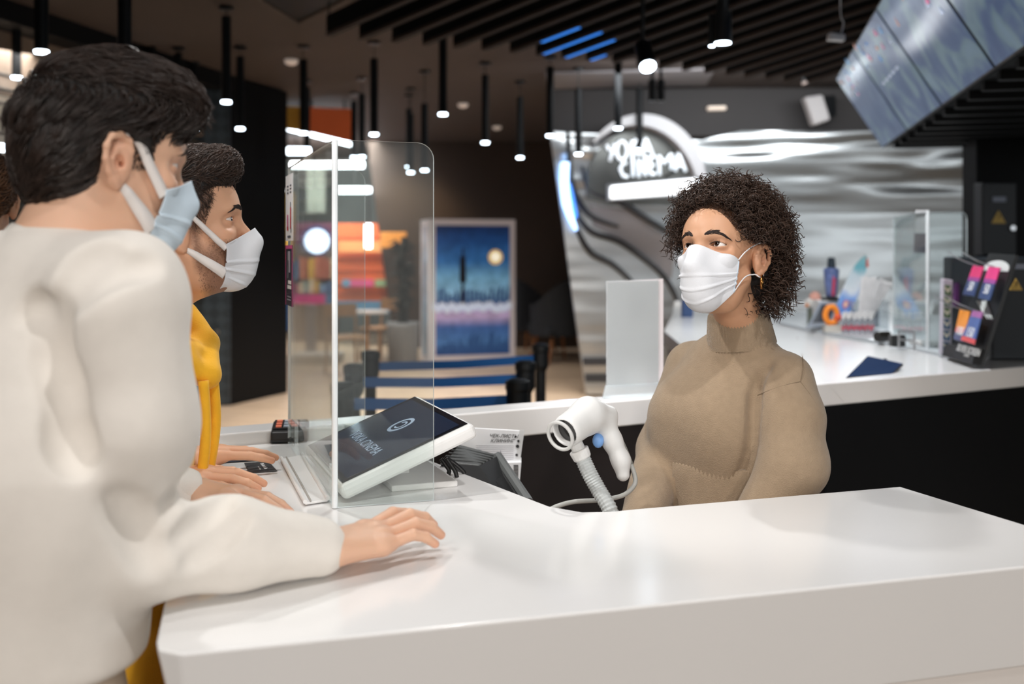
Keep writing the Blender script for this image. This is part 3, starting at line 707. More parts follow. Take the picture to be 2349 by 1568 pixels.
# slatted dark underside behind the screens
cn=empty('overhead_canopy',P(2200,260,6.3),'black slatted canopy behind the hanging screens','canopy')
b1=V(2.56,7.05,0); b2=V(1.60,2.6,0); dsc=(b2-b1).normalized(); nsc=V(-dsc.y,dsc.x,0)
mb=MB(); mb.hexa([b1+V(.02,0,2.24),b2+V(.02,0,2.24),b2+nsc*2.4+V(0,0,2.24),b1+nsc*2.4+V(0,0,2.24)],[b1+V(.02,0,2.40),b2+V(.02,0,2.40),b2+nsc*2.4+V(0,0,2.40),b1+nsc*2.4+V(0,0,2.40)])
mb.build('box',NAVYB,cn)
for i in range(16):
    mb=MB(); q=b1+dsc*(.1+i*.28); mb.hexa([q+V(.05,0,2.20),q+dsc*.05+V(.05,0,2.20),q+dsc*.05+nsc*2.3+V(0,0,2.20),q+nsc*2.3+V(0,0,2.20)],[q+V(.05,0,2.24),q+dsc*.05+V(.05,0,2.24),q+dsc*.05+nsc*2.3+V(0,0,2.24),q+nsc*2.3+V(0,0,2.24)])
    mb.build('slat',BLK,cn)
mb=MB(); mb.box(b1+V(.3,-.1,2.8),(.06,.06,.85)); mb.box(b2+V(.3,.3,2.8),(.06,.06,.85)); mb.build('hanger',BLK,cn)
# tilted screens: four 16:9 panels in a row
def screen_mat(i):
    m=bpy.data.materials.new('screen_picture_%d'%i); m.use_nodes=True; nt=m.node_tree; b=nt.nodes['Principled BSDF']
    tc=nt.nodes.new('ShaderNodeTexCoord'); mp=nt.nodes.new('ShaderNodeMapping'); mp.inputs['Scale'].default_value=(2.2,2.2,2.2); mp.inputs['Location'].default_value=(i*3.1,0,0)
    nt.links.new(tc.outputs['Object'],mp.inputs[0])
    n=nt.nodes.new('ShaderNodeTexNoise'); n.inputs['Scale'].default_value=1.4; n.inputs['Detail'].default_value=2; n.inputs['Distortion'].default_value=1.2; nt.links.new(mp.outputs[0],n.inputs[0])
    c=nt.nodes.new('ShaderNodeValToRGB'); el=c.color_ramp.elements; el[0].position=.3; el[0].color=rgb(50,72,112); el[1].position=.75; el[1].color=rgb(112,136,158)
    e=el.new(.5); e.color=rgb(72,94,130); e=el.new(.6); e.color=rgb(104,128,140)
    nt.links.new(n.outputs['Fac'],c.inputs[0])
    b.inputs['Base Color'].default_value=(.01,.012,.016,1); b.inputs['Roughness'].default_value=.12
    nt.links.new(c.outputs[0],b.inputs['Emission Color']); b.inputs['Emission Strength'].default_value=.6; return m
B1=V(2.513,6.94,2.2); dr=V(-.2145,-.9767,0); up=V(-.297,.065,.483)   # row direction (towards the camera) and bottom->top
nrm=dr.cross(up).normalized(); 
if nrm.z>0: nrm=-nrm
lab=['far end','second from the far end','third from the far end','nearest']
for i in range(4):
    o0=B1+dr*(1.035*i+.01); w_=1.012
    t=empty('menu_screen',o0,'tilted blue menu screen in the hanging row, %s'%lab[i],'screen','hanging menu screens')
    def s3(u,v,o=0): return o0+dr*(w_*u)+up*v+nrm*o
    mb=MB(); mb.slab([s3(0,0,0),s3(1,0,0),s3(1,1,0),s3(0,1,0)],-nrm*.05); mb.build('casing',PLASTIC_B,t)
    mb=MB(); mb.slab([s3(.008,.014,.001),s3(.992,.014,.001),s3(.992,.986,.001),s3(.008,.986,.001)],nrm*.002); mb.build('display',screen_mat(i),t)
    if i in(0,1,2):
        mb=MB(); cl=[(78,140,190),(60,110,170),(180,120,90),(160,170,190),(190,90,130),(140,120,110)]
        ms=[mat('menu_%d'%k,c_,emit=c_,es=.55,rough=.3) for k,c_ in enumerate(cl)]
        for q in range(18 if i<2 else 8):
            u=RNG.uniform(.04,.9); v=RNG.uniform(.62,.95) if i<2 else RNG.uniform(.5,.95); mb=MB(); mb.add([s3(u,v,.005),s3(u+.02+.05*RNG.random(),v,.005),s3(u+.03,v+.03+.06*RNG.random(),.005),s3(u,v+.03,.005)],[(0,1,2,3)]); mb.build('menu_item',ms[RNG.integers(0,6)],t)
        if i==1:
            for q in range(5): mb=MB(); mb.add([s3(.16+.12*q,.50,.005),s3(.24+.12*q,.50,.005),s3(.24+.12*q,.53,.005),s3(.16+.12*q,.53,.005)],[(0,1,2,3)]); mb.build('menu_item',ms[3],t)
# electrical cabinets on the black wall
def cab(x0,y0,x1,y1,Y,label,tri,lb,knob=None,dep=.12):
    t=empty('electrical_cabinet',P((x0+x1)/2,y1,Y),label,'cabinet','electrical cabinets')
    mb=MB(); mb.slab([P(x0,y1,Y),P(x1,y1,Y),P(x1,y0,Y),P(x0,y0,Y)],(0,dep,0)); mb.build('door',mat('cabinet_navy',(17,23,30),rough=.5),t,bevel=.008)
    s_=Y/F
    c_=P(tri[0],tri[1],Y-.004); h=tri[2]*s_
    mb=MB(); mb.slab([c_+V(-h*.56,0,-h*.5),c_+V(h*.56,0,-h*.5),c_+V(0,0,h*.5)],(0,.003,0)); wsg=mb.build('warning_sign',mat('warning_yellow',(196,160,72),rough=.5),t)
    mb=MB(); mb.slab([c_+V(-.06*h,-.002,-.02*h),c_+V(.10*h,-.002,.04*h),c_+V(.05*h,-.002,.25*h),c_+V(-.03*h,-.002,.02*h)],(0,.001,0)); mb.slab([c_+V(.0,-.002,.04*h),c_+V(.06*h,-.002,.02*h),c_+V(-.05*h,-.002,-.3*h)],(0,.001,0)); mb.build('lightning_bolt',INK,wsg)
    mb=MB(); mb.slab([P(lb[0]-lb[2],lb[1]+6,Y-.004),P(lb[0]+lb[2],lb[1]+6,Y-.004),P(lb[0]+lb[2],lb[1]-6,Y-.004),P(lb[0]-lb[2],lb[1]-6,Y-.004)],(0,.003,0)); mb.build('name_plate',mat('plate_grey',(134,140,156),rough=.5),t)
    if knob:
        k_=P(knob[0],knob[1],Y); mb=MB(); mb.cyl(k_,k_+V(0,-.02,0),.016,16); mb.build('lock',CHROME,t)
cab(2253,418,2333,585,6.33,'upper black electrical cabinet with a yellow warning triangle and grey plate',(2291,497,30),(2293,457,15),(2321,523))
cab(2275,590,2560,826,3.96,'black cabinet at the right edge with a yellow warning triangle',(2331,652,27),(2343,611,14),None,.45)
# speaker on the grey wall
t=empty('wall_speaker',P(1880,255,10.6),'pale grey wall speaker left of the hanging screens','speaker')
mb=MB(); A=[P(1846,222,10.35),P(1888,216,10.35),P(1906,274,10.35),P(1868,287,10.35)]; mb.slab(A,(0,.16,0)); mb.build('grille',mat('speaker_grey',(172,168,168),rough=.6,bump=.4,bscale=200),t,bevel=.02)
mb=MB(); mb.slab([P(1888,220,10.45),P(1916,218,10.5),P(1918,262,10.5),P(1906,274,10.45)],(0,.2,0)); mb.build('bracket',BLK,t)
t=empty('emergency_lamp',P(1645,247,10.7),'small pale rectangular lamp high on the dark grey wall','lamp'); mb=MB(); mb.slab([P(1625,252,10.7),P(1667,251,10.7),P(1666,242,10.7),P(1624,243,10.7)],(0,.085,0)); mb.build('body',mat('warm_pale',(232,218,204),emit=(232,210,190),es=.5),t,bevel=.01)

# ---------------------------------------------------------------- ceiling slats
ends=[755,830,905,975,1045,1110,1175,1235,1293,1350,1410,1465,1516,1570,1620,1670,1712,1760,1803,1845]
blue={7:(1250,1340),8:(1262,1370),9:(1275,1350),6:(1245,1290)}
BLUEL=mat('blue_led',(30,120,220),emit=(20,120,225),es=1.1)
for i,x in enumerate(ends):
    f_=i/19; y=57+(190-57)*f_**.92; sl=-(.46-.13*min(1,f_*1.4))
    zb=2.97; e=G(x,y+22*(1-f_)+4,zb)
    xv=x-(577-y)/(-sl); dv=V((xv-CX)/F,1,0)  # far direction
    near=e-dv*(e.y-1.2)
    dn=(near-e).normalized(); nn=V(-dn.y,dn.x,0)
    mb=MB(); w2=.02
    mb.hexa([e-nn*w2,near-nn*w2,near+nn*w2,e+nn*w2],[p+V(0,0,.14) for p in (e-nn*w2,near-nn*w2,near+nn*w2,e+nn*w2)])
    t=empty('ceiling_slat',e,'long black ceiling slat, %s counted from the left'%ORD[i],'ceiling slat','black ceiling slats')
    mb.build('slat',mat('slat_black',(9,10,11),rough=.75,spec=.15),t)
    mb=MB(); mb.tube([e+V(0,0,.14),e+V(0,0,.25)],.006,6); q=e.lerp(near,.45); mb.tube([q+V(0,0,.14),q+V(0,0,.25)],.006,6); mb.build('hanger',BLK,t)
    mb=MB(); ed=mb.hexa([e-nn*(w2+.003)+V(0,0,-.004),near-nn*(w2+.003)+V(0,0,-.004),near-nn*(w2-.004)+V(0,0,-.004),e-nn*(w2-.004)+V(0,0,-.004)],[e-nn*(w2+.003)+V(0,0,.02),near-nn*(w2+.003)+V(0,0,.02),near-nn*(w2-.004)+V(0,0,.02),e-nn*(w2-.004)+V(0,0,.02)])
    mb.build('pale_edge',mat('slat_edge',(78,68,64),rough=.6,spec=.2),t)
    if i in blue:
        x0,x1=blue[i]
        def atx(xx):
            lo_,hi_=0,1
            for _ in range(40):
                m_=(lo_+hi_)/2; q=e.lerp(near,m_); 
                if CX+q.x/q.y*F<xx: lo_=m_
                else: hi_=m_
            return e.lerp(near,lo_)
        a_,b_=atx(max(x0,x+8)),atx(x1+40); mb=MB(); mb.hexa([a_-nn*.019+V(0,0,-.008),b_-nn*.019+V(0,0,-.008),b_+nn*.006+V(0,0,-.008),a_+nn*.006+V(0,0,-.008)],[p+V(0,0,.008) for p in(a_-nn*.019,b_-nn*.019,b_+nn*.006,a_+nn*.006)]); mb.build('blue_light_strip',BLUEL,t)

# ---------------------------------------------------------------- pendants
PEND=[ # x, canopy y or None, tube top y, tube bottom y
 (38,None,-20,180),(95,None,-170,122),(186,2,22,160),(286,None,-160,134),(348,2,28,170),(409,93,122,284),(446,None,150,297),(519,7,38,236),
 (551,103,130,297),(568,None,190,321),(696,110,137,307),(704,None,200,342),(812,212,232,362),(830,187,215,361),(858,105,135,310),(938,233,250,384),(942,None,262,397),
 (974,178,238,392),(1016,None,85,264),(1113,149,172,329),(1193,None,222,363),(1262,129,153,313),(1327,None,203,355),(1418,None,135,296),(1467,None,203,345)]
for i,(x,cy,y0,y1) in enumerate(PEND):
    Y=.62*F/(y1-y0)
    if x==446: Y=9.3
    if cy is not None: Y=.5*Y+.5*(3.2-1.5)*F/(577-cy)
    a=P(x,y0,Y); b=P(x+1.5,y1,Y); b.x=a.x; r=.033
    t=empty('pendant_light',(a.x,a.y,b.z),'slim black pendant light, %s counted from the left'%ORD[i],'pendant light','slim black pendant lights')
    mb=MB(); mb.cyl(a,b+V(0,0,.012),r,18); mb.build('tube',mat('pendant_black',(8,11,14),rough=.5,spec=.2),t)
    mb=MB(); mb.cyl(b+V(0,0,.012),b,r*1.02,18,r2=r*.96); mb.build('lit_tip',LIT,t)
    if a.z<3.2:
        mb=MB(); mb.cyl(a,V(a.x,a.y,3.2),.004,6); mb.build('cord',BLK,t)
        mb=MB(); mb.cyl(V(a.x,a.y,3.195),V(a.x,a.y,3.225),.05,20); mb.build('canopy',BLK,t)
for x in (1496,1516):
    a=P(x,184,8.6); b=P(x,232,8.6); t=empty('ceiling_spotlight',b,'short dark unlit ceiling tube above the portal, %s of a pair'%('left' if x<1500 else 'right'),'spotlight')
    mb=MB(); mb.cyl(a,b,.032,16); mb.build('tube',BLK,t); mb=MB(); mb.cyl(a,V(a.x,a.y,3.22),.012,8); mb.build('stem',BLK,t)
# spotlights in the slats
t=empty('track_spotlight',P(1478,130,6),'black track spotlight tilted down with a bright lens, above the sign','spotlight')
a=P(1474,105,6); b=P(1486,152,5.9); mb=MB(); mb.cyl(a,b,.05,20); mb.build('head',BLK,t); mb=MB(); d_=(b-a).normalized(); mb.cyl(b,b+d_*.006,.045,20); mb.build('lens',LIT,t)
mb=MB(); mb.cyl(a,V(a.x,a.y,3.15),.012,8); mb.build('stem',BLK,t)
t=empty('ceiling_downlight',P(1655,90,5.2),'black cylinder downlight with a bright lens among the slats','downlight')
a=P(1658,30,5.2); b=P(1661,98,5.2); b.x=a.x; mb=MB(); mb.cyl(a,b,.045,22); mb.build('body',BLK,t); mb=MB(); mb.cyl(b,b+V(0,0,-.004),.04,22); mb.build('lens',LIT,t)
a2=a+V(-.05,.03,0); mb=MB(); mb.cyl(a2,a2+V(0,0,-.16),.018,12); mb.build('small_tube',BLK,t); mb=MB(); mb.cyl(a2+V(0,0,-.16),a2+V(0,0,-.164),.014,12); mb.build('lens',LIT,t)
mb=MB(); mb.cyl(a,V(a.x,a.y,3.22),.03,12); mb.build('stem',BLK,t)
t=empty('ceiling_sensor',P(1920,85,5),'small white sensor dangling on a wire beside the screens','sensor')
mb=MB(); mb.slab([P(1902,90,5),P(1940,93,5),P(1940,78,5),P(1904,74,5)],(0,.05,0)); mb.build('box',PLASTIC_W,t,bevel=.005); mb=MB(); q=P(1930,76,5.02); mb.tube(cr([q,q+V(.01,0,.05),q+V(-.005,0,.12),q+V(.0,0,.45)],6),.004,6); mb.build('wire',PLASTIC_W,t)
for x,y,nm in ((668,137,'left of the acrylic shield'),(1062,238,'between two pendants above the poster'),(1140,290,'low over the dark wall')):
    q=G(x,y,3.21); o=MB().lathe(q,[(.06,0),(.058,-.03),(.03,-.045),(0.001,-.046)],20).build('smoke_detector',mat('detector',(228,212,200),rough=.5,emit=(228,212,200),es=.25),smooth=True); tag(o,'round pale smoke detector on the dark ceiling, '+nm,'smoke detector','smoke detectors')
# ---------------------------------------------------------------- customer counter (near run and left run in one worktop)
ZT=1.05
out=[(-.372,1.146),(.874,1.505),(.905,1.53),(.745,1.965),(.22,1.795),(.17,1.776),(.122,1.772),(.066,1.813),(-.1626,2.188),(-.365,2.515),(-.72,2.33),(-.412,1.185),(-.402,1.16)]
ct=empty('service_counter',(0,1.5,0),'long glossy white service counter in the foreground with a sloped front','counter')
def inset(pl,d):
    n=len(pl); r=[]
    for i in range(n):
        a=Vector(pl[i-1]);b=Vector(pl[i]);c=Vector(pl[(i+1)%n]); e1=(b-a).normalized(); e2=(c-b).normalized()
        n1=Vector((-e1.y,e1.x)); n2=Vector((-e2.y,e2.x)); m=(n1+n2); m=m/max(m.length,1e-6); k=d/max(.5,m.dot(n1)); q=b+m*k; r.append((q.x,q.y))
    return r
mb=MB(); lo_=inset(out,.034); n_=len(out)
mb.add([(x,y,ZT) for x,y in out]+[(x,y,ZT-.16) for x,y in lo_],[tuple(range(n_)),tuple(range(2*n_-1,n_-1,-1))]+[(n_+i,n_+(i+1)%n_,(i+1)%n_,i) for i in range(n_)])
mb.build('worktop',WHITE,ct,bevel=.006,segs=3)
i2=inset(out,.036); i3=inset(out,.16)
mb=MB(); mb.add([(x,y,ZT-.16) for x,y in i2]+[(x,y,0.0) for x,y in i3],[tuple(range(n_)),tuple(range(2*n_-1,n_-1,-1))]+[(n_+i,n_+(i+1)%n_,(i+1)%n_,i) for i in range(n_)])
mb.build('front_panel',mat('counter_front',(232,226,221),rough=.3),ct)

# far counter: narrow ledge on the left that widens into the display counter
ZL=1.08
L0=(-.72,2.33)
def lf(x): return 2.722+.545*x
far=[(-.72,lf(-.72)),(1.0,lf(1.0)),(2.7,lf(2.7)),(4.3,4.25),(4.3,6.4),(2.79,6.42),(2.79,6.8),(3.6,8.7),(1.38,8.7),(1.1,7.0),(.804,5.42),(.74,4.2),(.62,3.3),(.45,3.075),(-.775,2.415)]
bc=empty('display_counter',(1.8,5,0),'white display counter running behind the masked woman, narrow at its left end','counter')
mb=MB(); n_=len(far); mb.add([(x,y,ZL) for x,y in far]+[(x,y,ZL-.073) for x,y in far],[tuple(range(n_)),tuple(range(2*n_-1,n_-1,-1))]+[(n_+i,n_+(i+1)%n_,(i+1)%n_,i) for i in range(n_)])
mb.build('worktop',WHITE,bc,bevel=.004)
mb=MB(); fi=inset(far,.02); mb.add([(x,y,ZL-.073) for x,y in fi]+[(x,y,0) for x,y in fi],[tuple(range(n_)),tuple(range(2*n_-1,n_-1,-1))]+[(n_+i,n_+(i+1)%n_,(i+1)%n_,i) for i in range(n_)])
mb.build('dark_base',DARKP,bc)
mb=MB(); a=V(1.0,lf(1.0)-.004,0); b=V(2.68,lf(2.68)-.004,0); mb.hexa([a,b,b+V(0,.02,0),a+V(0,.02,0)],[p+V(0,0,ZL-.075) for p in(a,b,b+V(0,.02,0),a+V(0,.02,0))]); mb.build('kick_panel',NAVYB,bc)
# slightly raised grey display shelf along the back
sh=[G(x,y,ZL) for x,y in ((2240,842),(2150,816),(2099,804),(2016,789),(1866,762),(1790,744))]
pts=[(p.x,p.y) for p in sh]+[(1.75,6.9),(2.7,6.9),(2.7,6.38),(2.35,5.3),(1.80,4.4)]
mb=MB(); mb.prism(pts,ZL+.001,ZL+.014); o=mb.build('display_shelf',mat('shelf_grey',(206,212,216),rough=.3)); tag(o,'thin pale grey shelf raised along the back of the display counter','shelf')
ZS=ZL+.014

# ---------------------------------------------------------------- near acrylic shield (three panes)
def shield(name,label,N,Fp,wd,wing,z0,H,thick,mats,rad=.03):
    t=empty(name,N+V(0,0,z0) if False else V(N.x,N.y,z0),label,'acrylic shield','acrylic shields')
    fd=(Fp-N).normalized()
    def pane(nm,a,d,w_,round0,round1):
        # rounded rectangle outline in (s,z)
        pl=[(0,0),(w_,0)]
        if round1: pl+=[(w_-rad+rad*math.cos(q),H-rad+rad*math.sin(q)) for q in np.linspace(0,PI/2,7)]
        else: pl+=[(w_,H)]
        if round0: pl+=[(rad-rad*math.sin(q),H-rad+rad*math.cos(q)) for q in np.linspace(0,PI/2,7)]
        else: pl+=[(0,H)]
        nn=V(-d.y,d.x,0)*thick; m_=len(pl)
        v=[V(a.x,a.y,z0)+d*s+V(0,0,z)-nn/2 for s,z in pl]; v+=[p+nn for p in v]
        mb=MB(); mb.add(v,[tuple(range(m_-1,-1,-1)),tuple(range(m_,2*m_))],0); mb.add(v,[(i,(i+1)%m_,m_+(i+1)%m_,m_+i) for i in range(m_)],1)
        mb.build(nm,mats,t)
    L=(Fp-N).length
    pane('front_pane',N,fd,L,False,False)
    pane('near_wing',N,wing,wd,False,True)
    pane('far_wing',Fp,wing,wd,False,True)
    return t,fd
NN=V(-.311,1.797,0); FF=V(-.522,2.40,0); wing=V(.95,.31,0).normalized()
t,fd=shield('acrylic_shield','clear three sided acrylic shield standing on the white counter before the two men',NN,FF,.178,wing,ZT+.001,.645,.006,[ACR,EDGE])
mb=MB(); q=V(NN.x,NN.y,ZT+.001); mb.tube([q,q+V(0,0,.645)],.0055,10); mb.build('corner_joint',EDGE,t)
q2=V(FF.x,FF.y,ZT+.001)
for s_ in (.10,.62):
    q=NN+fd*s_; mb=MB(); mb.box(q+V(.012,.004,ZT+.028),(.008,.03,.055),rotz=math.atan2(wing.y,wing.x)); mb.build('foot',EDGE,t)
# notices stuck to the front pane
def on_pane(s,z,o=-.0045): return NN+fd*s+V(0,0,z)-V(-fd.y,fd.x,0)*o*-1
nv=V(-fd.y,fd.x,0)
def notice(name,label,s0,s1,z0,z1,kind):
    side=nv*.0042
    def q(s,z,e=0): return NN+fd*s+V(0,0,z)+nv*(.0036+e)
    Lf=(FF-NN).length
    t=empty(name,q((s0+s1)/2,z0),label,'notice','notices on the acrylic shield')
    pap=PAPER if kind==0 else mat('notice_dark',(52,50,66),rough=.5)
    mb=MB(); mb.slab([q(s0,z0),q(s1,z0),q(s1,z1),q(s0,z1)],nv*.0006); mb.build('sheet',pap,t)
    w_=s1-s0; h=z1-z0
    mb=MB()
    def r(u0,v0,u1,v1,mi,e=.0012): mb.slab([q(s0+w_*u0,z0+h*v0,e),q(s0+w_*u1,z0+h*v0,e),q(s0+w_*u1,z0+h*v1,e),q(s0+w_*u0,z0+h*v1,e)],nv*.0002,mi)
    if kind==0:
        for u in(.25,.65):
            for k in range(3): r(u-.1,.72+.05*k,u+.12,.74+.05*k,1)
        r(.18,.18,.34,.5,0); r(.22,.5,.30,.58,1); r(.16,.12,.24,.2,1); r(.60,.22,.66,.4,2); r(.72,.22,.78,.4,2); r(.58,.16,.68,.22,0); r(.70,.16,.80,.22,0); r(.25,.05,.7,.08,1)
    else:
        r(0,0,.06,1,2,.001); r(.94,0,1,1,2,.001); r(0,.94,1,1,2,.001); r(.3,.55,.62,.9,3); r(.5,.45,.75,.75,1); r(.62,.62,.7,.88,1); r(.15,.36,.6,.42,4); r(.15,.28,.7,.34,4); r(.2,.14,.7,.16,3); r(.2,.09,.75,.11,3)
    mb.build('print',[mat('n_red',(196,70,80),rough=.6),mat('n_grey',(96,98,110),rough=.6),mat('n_pink',(214,90,150),rough=.6),mat('n_pale',(170,166,180),rough=.6),PAPER],t)
notice('safety_notice','white notice with tiny figures stuck at the top far corner of the near shield',.545,.672,1.525,1.678,0)
notice('promotion_notice','dark pink edged notice stuck below the white one on the near shield',.545,.672,1.375,1.515,1)

# ---------------------------------------------------------------- customer display terminal
C=V(-.298,1.825,ZT+.004); uL=V(-.349,.937,0).normalized(); uR=V(.937,.349,0).normalized(); tl=math.radians(21.5)
uU=(uR*math.cos(tl)+V(0,0,1)*math.sin(tl)); nT=uL.cross(uU); 
if nT.z<0: nT=-nT
Lw,Lh,Lt=.40,.272,.03
t=empty('display_terminal',C,'large white tilted touch screen terminal inside the acrylic shield','touch screen')
mb=MB(); mb.slab([C,C+uL*Lw,C+uL*Lw+uU*Lh,C+uU*Lh],nT*Lt); mb.build('casing',PLASTIC_W,t,bevel=.011,segs=4)
def tp(u,v,o=0): return C+uL*(Lw*u)+uU*(Lh*v)+nT*(Lt+o)
SCR=mat('dark_glass',(16,20,28),rough=.08,spec=.6,coat=.3)
mb=MB(); mb.slab([tp(.025,.035,.0002),tp(.975,.035,.0002),tp(.975,.965,.0002),tp(.025,.965,.0002)],nT*.0008); scr=mb.build('screen',SCR,t)
mb=MB(); mb.slab([tp(.06,.08,.0012),tp(.94,.08,.0012),tp(.94,.92,.0012),tp(.06,.92,.0012)],nT*.0002); scr2=mb.build('display',mat('display_blue',(24,34,50),rough=.1,emit=(30,44,70),es=.2),t)
LG=mat('logo_grey',(128,140,156),emit=(112,126,146),es=.55,rough=.4)
mb=MB(); ro,ri=.030,.022; cA=tp(.52,.66,.0022)
ring=[]; 
for i in range(33):
    a=2*PI*i/32; ring+= [cA+uL*(ro*math.cos(a))+uU*(ro*math.sin(a)),cA+uL*(ri*math.cos(a))+uU*(ri*math.sin(a))]
mb.add(ring,[(2*i,2*i+1,2*i+3,2*i+2) for i in range(32)])
ring=[]
for i in range(23):
    a=.4+2*PI*.8*i/22; ring+= [cA+uL*(.015*math.cos(a))+uU*(.015*math.sin(a)),cA+uL*(.0105*math.cos(a))+uU*(.0105*math.sin(a))]
mb.add(ring,[(2*i,2*i+1,2*i+3,2*i+2) for i in range(22)])
mb.text('VOKA CINEMA',tp(.5,.36,.0022),-uL,uU,.034,.0002); 
mb.build('logo',LG,scr2)
# stand under the screen
mb=MB(); s0=C+uL*.06+uR*.10; s1=C+uL*.34+uR*.10; s0.z=s1.z=ZT
mb.hexa([s0,s1,s1+uR*.13,s0+uR*.13],[s0+V(0,0,.012),s1+V(0,0,.012),s1+uR*.13+V(0,0,.012),s0+uR*.13+V(0,0,.012)]); mb.build('stand_base',PLASTIC_W,t,bevel=.003)
m0=C+uL*.16+uR*.13; m0.z=ZT+.01; mb=MB(); mb.hexa([m0,m0+uL*.09,m0+uL*.09+uR*.03,m0+uR*.03],[m0+V(0,0,.05),m0+uL*.09+V(0,0,.05),m0+uL*.09+uR*.03+V(0,0,.06),m0+uR*.03+V(0,0,.06)]); mb.build('stand_neck',PLASTIC_W,t)
# white tray left of the shield
t=empty('document_tray',G(690,1100,ZT),'shallow white tray on the counter at the foot of the shield','tray')
tr=[G(x,y,ZT+.002) for x,y in ((645,1056),(692,1046),(752,1150),(700,1158))]
mb=MB(); mb.slab(tr,(0,0,.004)); mb.build('plate',PLASTIC_W,t,bevel=.001)
for i in (0,1):
    a,b=(tr[0],tr[3]) if i==0 else (tr[1],tr[2]); mb=MB(); mb.tube([a+V(0,0,.006),b+V(0,0,.006)],.004,8); mb.build('rim',PLASTIC_W,t)
mb=MB(); a=tr[0].lerp(tr[1],.25);b=tr[3].lerp(tr[2],.25); mb.tube([a+V(0,0,.006),b+V(0,0,.006)],.0016,6); mb.build('groove',mat('groove_grey',(170,166,160)),t)

# ---------------------------------------------------------------- card terminal on the counter
t=empty('card_terminal',G(655,1018,ZT),'black card payment terminal with a keypad beside the acrylic shield','card terminal')
Yc=2.36; 
def q3(px,py,Y): return P(px,py,Y)
b0=G(620,1018,ZT+.001); b1=G(702,1016,ZT+.001)
ax=(b1-b0).normalized(); ay=V(-ax.y,ax.x,0); wl=.085; ln=.085
prof=[(0,.008),(.004,.0),(ln,.0),(ln,.03),(ln*.9,.042),(.022,.03),(.008,.026)]
def slabprof(name,prof,m,w0,w1,off=V(0,0,0)):
    mb=MB(); a=b0+off; mb.slab([a+ay*0+ax*w0+ax*p[0]*0+ay*p[0]+V(0,0,p[1]) for p in prof],ax*(w1-w0)); return mb.build(name,m,t,bevel=.004,segs=3)
slabprof('body',prof,PLASTIC_B,0,wl)
tn=V(0,.012,.068).normalized(); kA=b0+ay*.02+V(0,0,.031); kd=(ay*.055+V(0,0,.011)); 
mb=MB(); mb.slab([kA+ax*.004,kA+ax*(wl-.004),kA+ax*(wl-.004)+kd,kA+ax*.004+kd],V(0,0,.002)); mb.build('key_plate',mat('key_plate',(34,34,36),rough=.4),t)
KC=[(226,120,90),(150,160,172),(150,160,172),(150,160,172)]
for r_ in range(3):
    for c_ in range(4):
        q=kA+ax*(.01+.018*c_)+kd*(.08+.3*r_)+V(0,0,.002); mb=MB(); mb.slab([q,q+ax*.013,q+ax*.013+kd*.2,q+kd*.2],V(0,0,.0025)); mb.build('key',mat('key_%d'%c_,KC[c_],rough=.5) if c_ else mat('key_red',KC[0],rough=.5),t)
# leaflets
def leaflet(label,cs,m,extra):
    pts=[G(x,y,ZT+.0015) for x,y in cs]; t=empty('leaflet',pts[0],label,'leaflet','leaflets on the counter')
    mb=MB(); mb.slab(pts,(0,0,.0008)); mb.build('sheet',m,t)
    def q(u,v): 
        a=pts[0].lerp(pts[1],u); b=pts[3].lerp(pts[2],u); r=a.lerp(b,v); r.z=ZT+.0027; return r
    extra(q,t)
def ex1(q,t):
    mb=MB()
    for i in range(3):
        for j in range(3): mb.add([q(.66+.06*j,.2+.22*i),q(.70+.06*j,.2+.22*i),q(.70+.06*j,.34+.22*i),q(.66+.06*j,.34+.22*i)],[(0,1,2,3)])
    mb.build('small_print',mat('pale_print',(156,164,178),rough=.7),t)
    mb=MB(); mb.add([q(.42,.62),q(.58,.5),q(.60,.78),q(.48,.95)],[(0,1,2,3)]); mb.add([q(.2,.35),q(.36,.2),q(.4,.5),q(.28,.7)],[(0,1,2,3)]); mb.build('picture',mat('leaf_pic',(178,182,188),rough=.7),t)
def ex2(q,t):
    mb=MB()
    for i in range(8): mb.add([q(.60,.20+.075*i),q(.60,.25+.075*i),q(.74-.05*(i%2)*(i>0),.25+.075*i),q(.74-.05*(i%2)*(i>0),.20+.075*i)],[(0,1,2,3)])
    for i in range(3): mb.add([q(.42,.50+.1*i),q(.42,.58+.1*i),q(.47,.58+.1*i),q(.47,.50+.1*i)],[(0,1,2,3)])
    mb.build('small_print',PAPER,t)
leaflet('dark navy leaflet with small print lying beyond the yellow hooded man\'s hand',[(478,1036),(588,1030),(612,1054),(500,1062)],mat('leaf_navy',(36,42,56),rough=.45),ex1)
leaflet('charcoal card with a white line of print under the yellow hooded man\'s fingertips',[(560,1062),(616,1058),(636,1080),(572,1084)],mat('leaf_charcoal',(46,44,44),rough=.45),ex2)
# grey usb cable loop behind the shield
t=empty('usb_cable',G(790,1003,ZL),'grey cable looped beside the shield with a clear plug','cable')
mb=MB(); mb.tube(cr([P(786,1000,2.46),P(820,1000,2.46),P(845,985,2.46),P(858,965,2.46),P(855,958,2.46),P(845,966,2.46),P(836,988,2.46),P(815,982,2.45),P(786,976,2.45)],8),.004,8); mb.build('cord',mat('cable_grey',(140,142,142),rough=.5),t,smooth=True)
mb=MB(); q=P(783,990,2.45); mb.box(q,(.018,.018,.035)); mb.build('plug',mat('plug_grey',(190,192,196),rough=.4),t,bevel=.003)
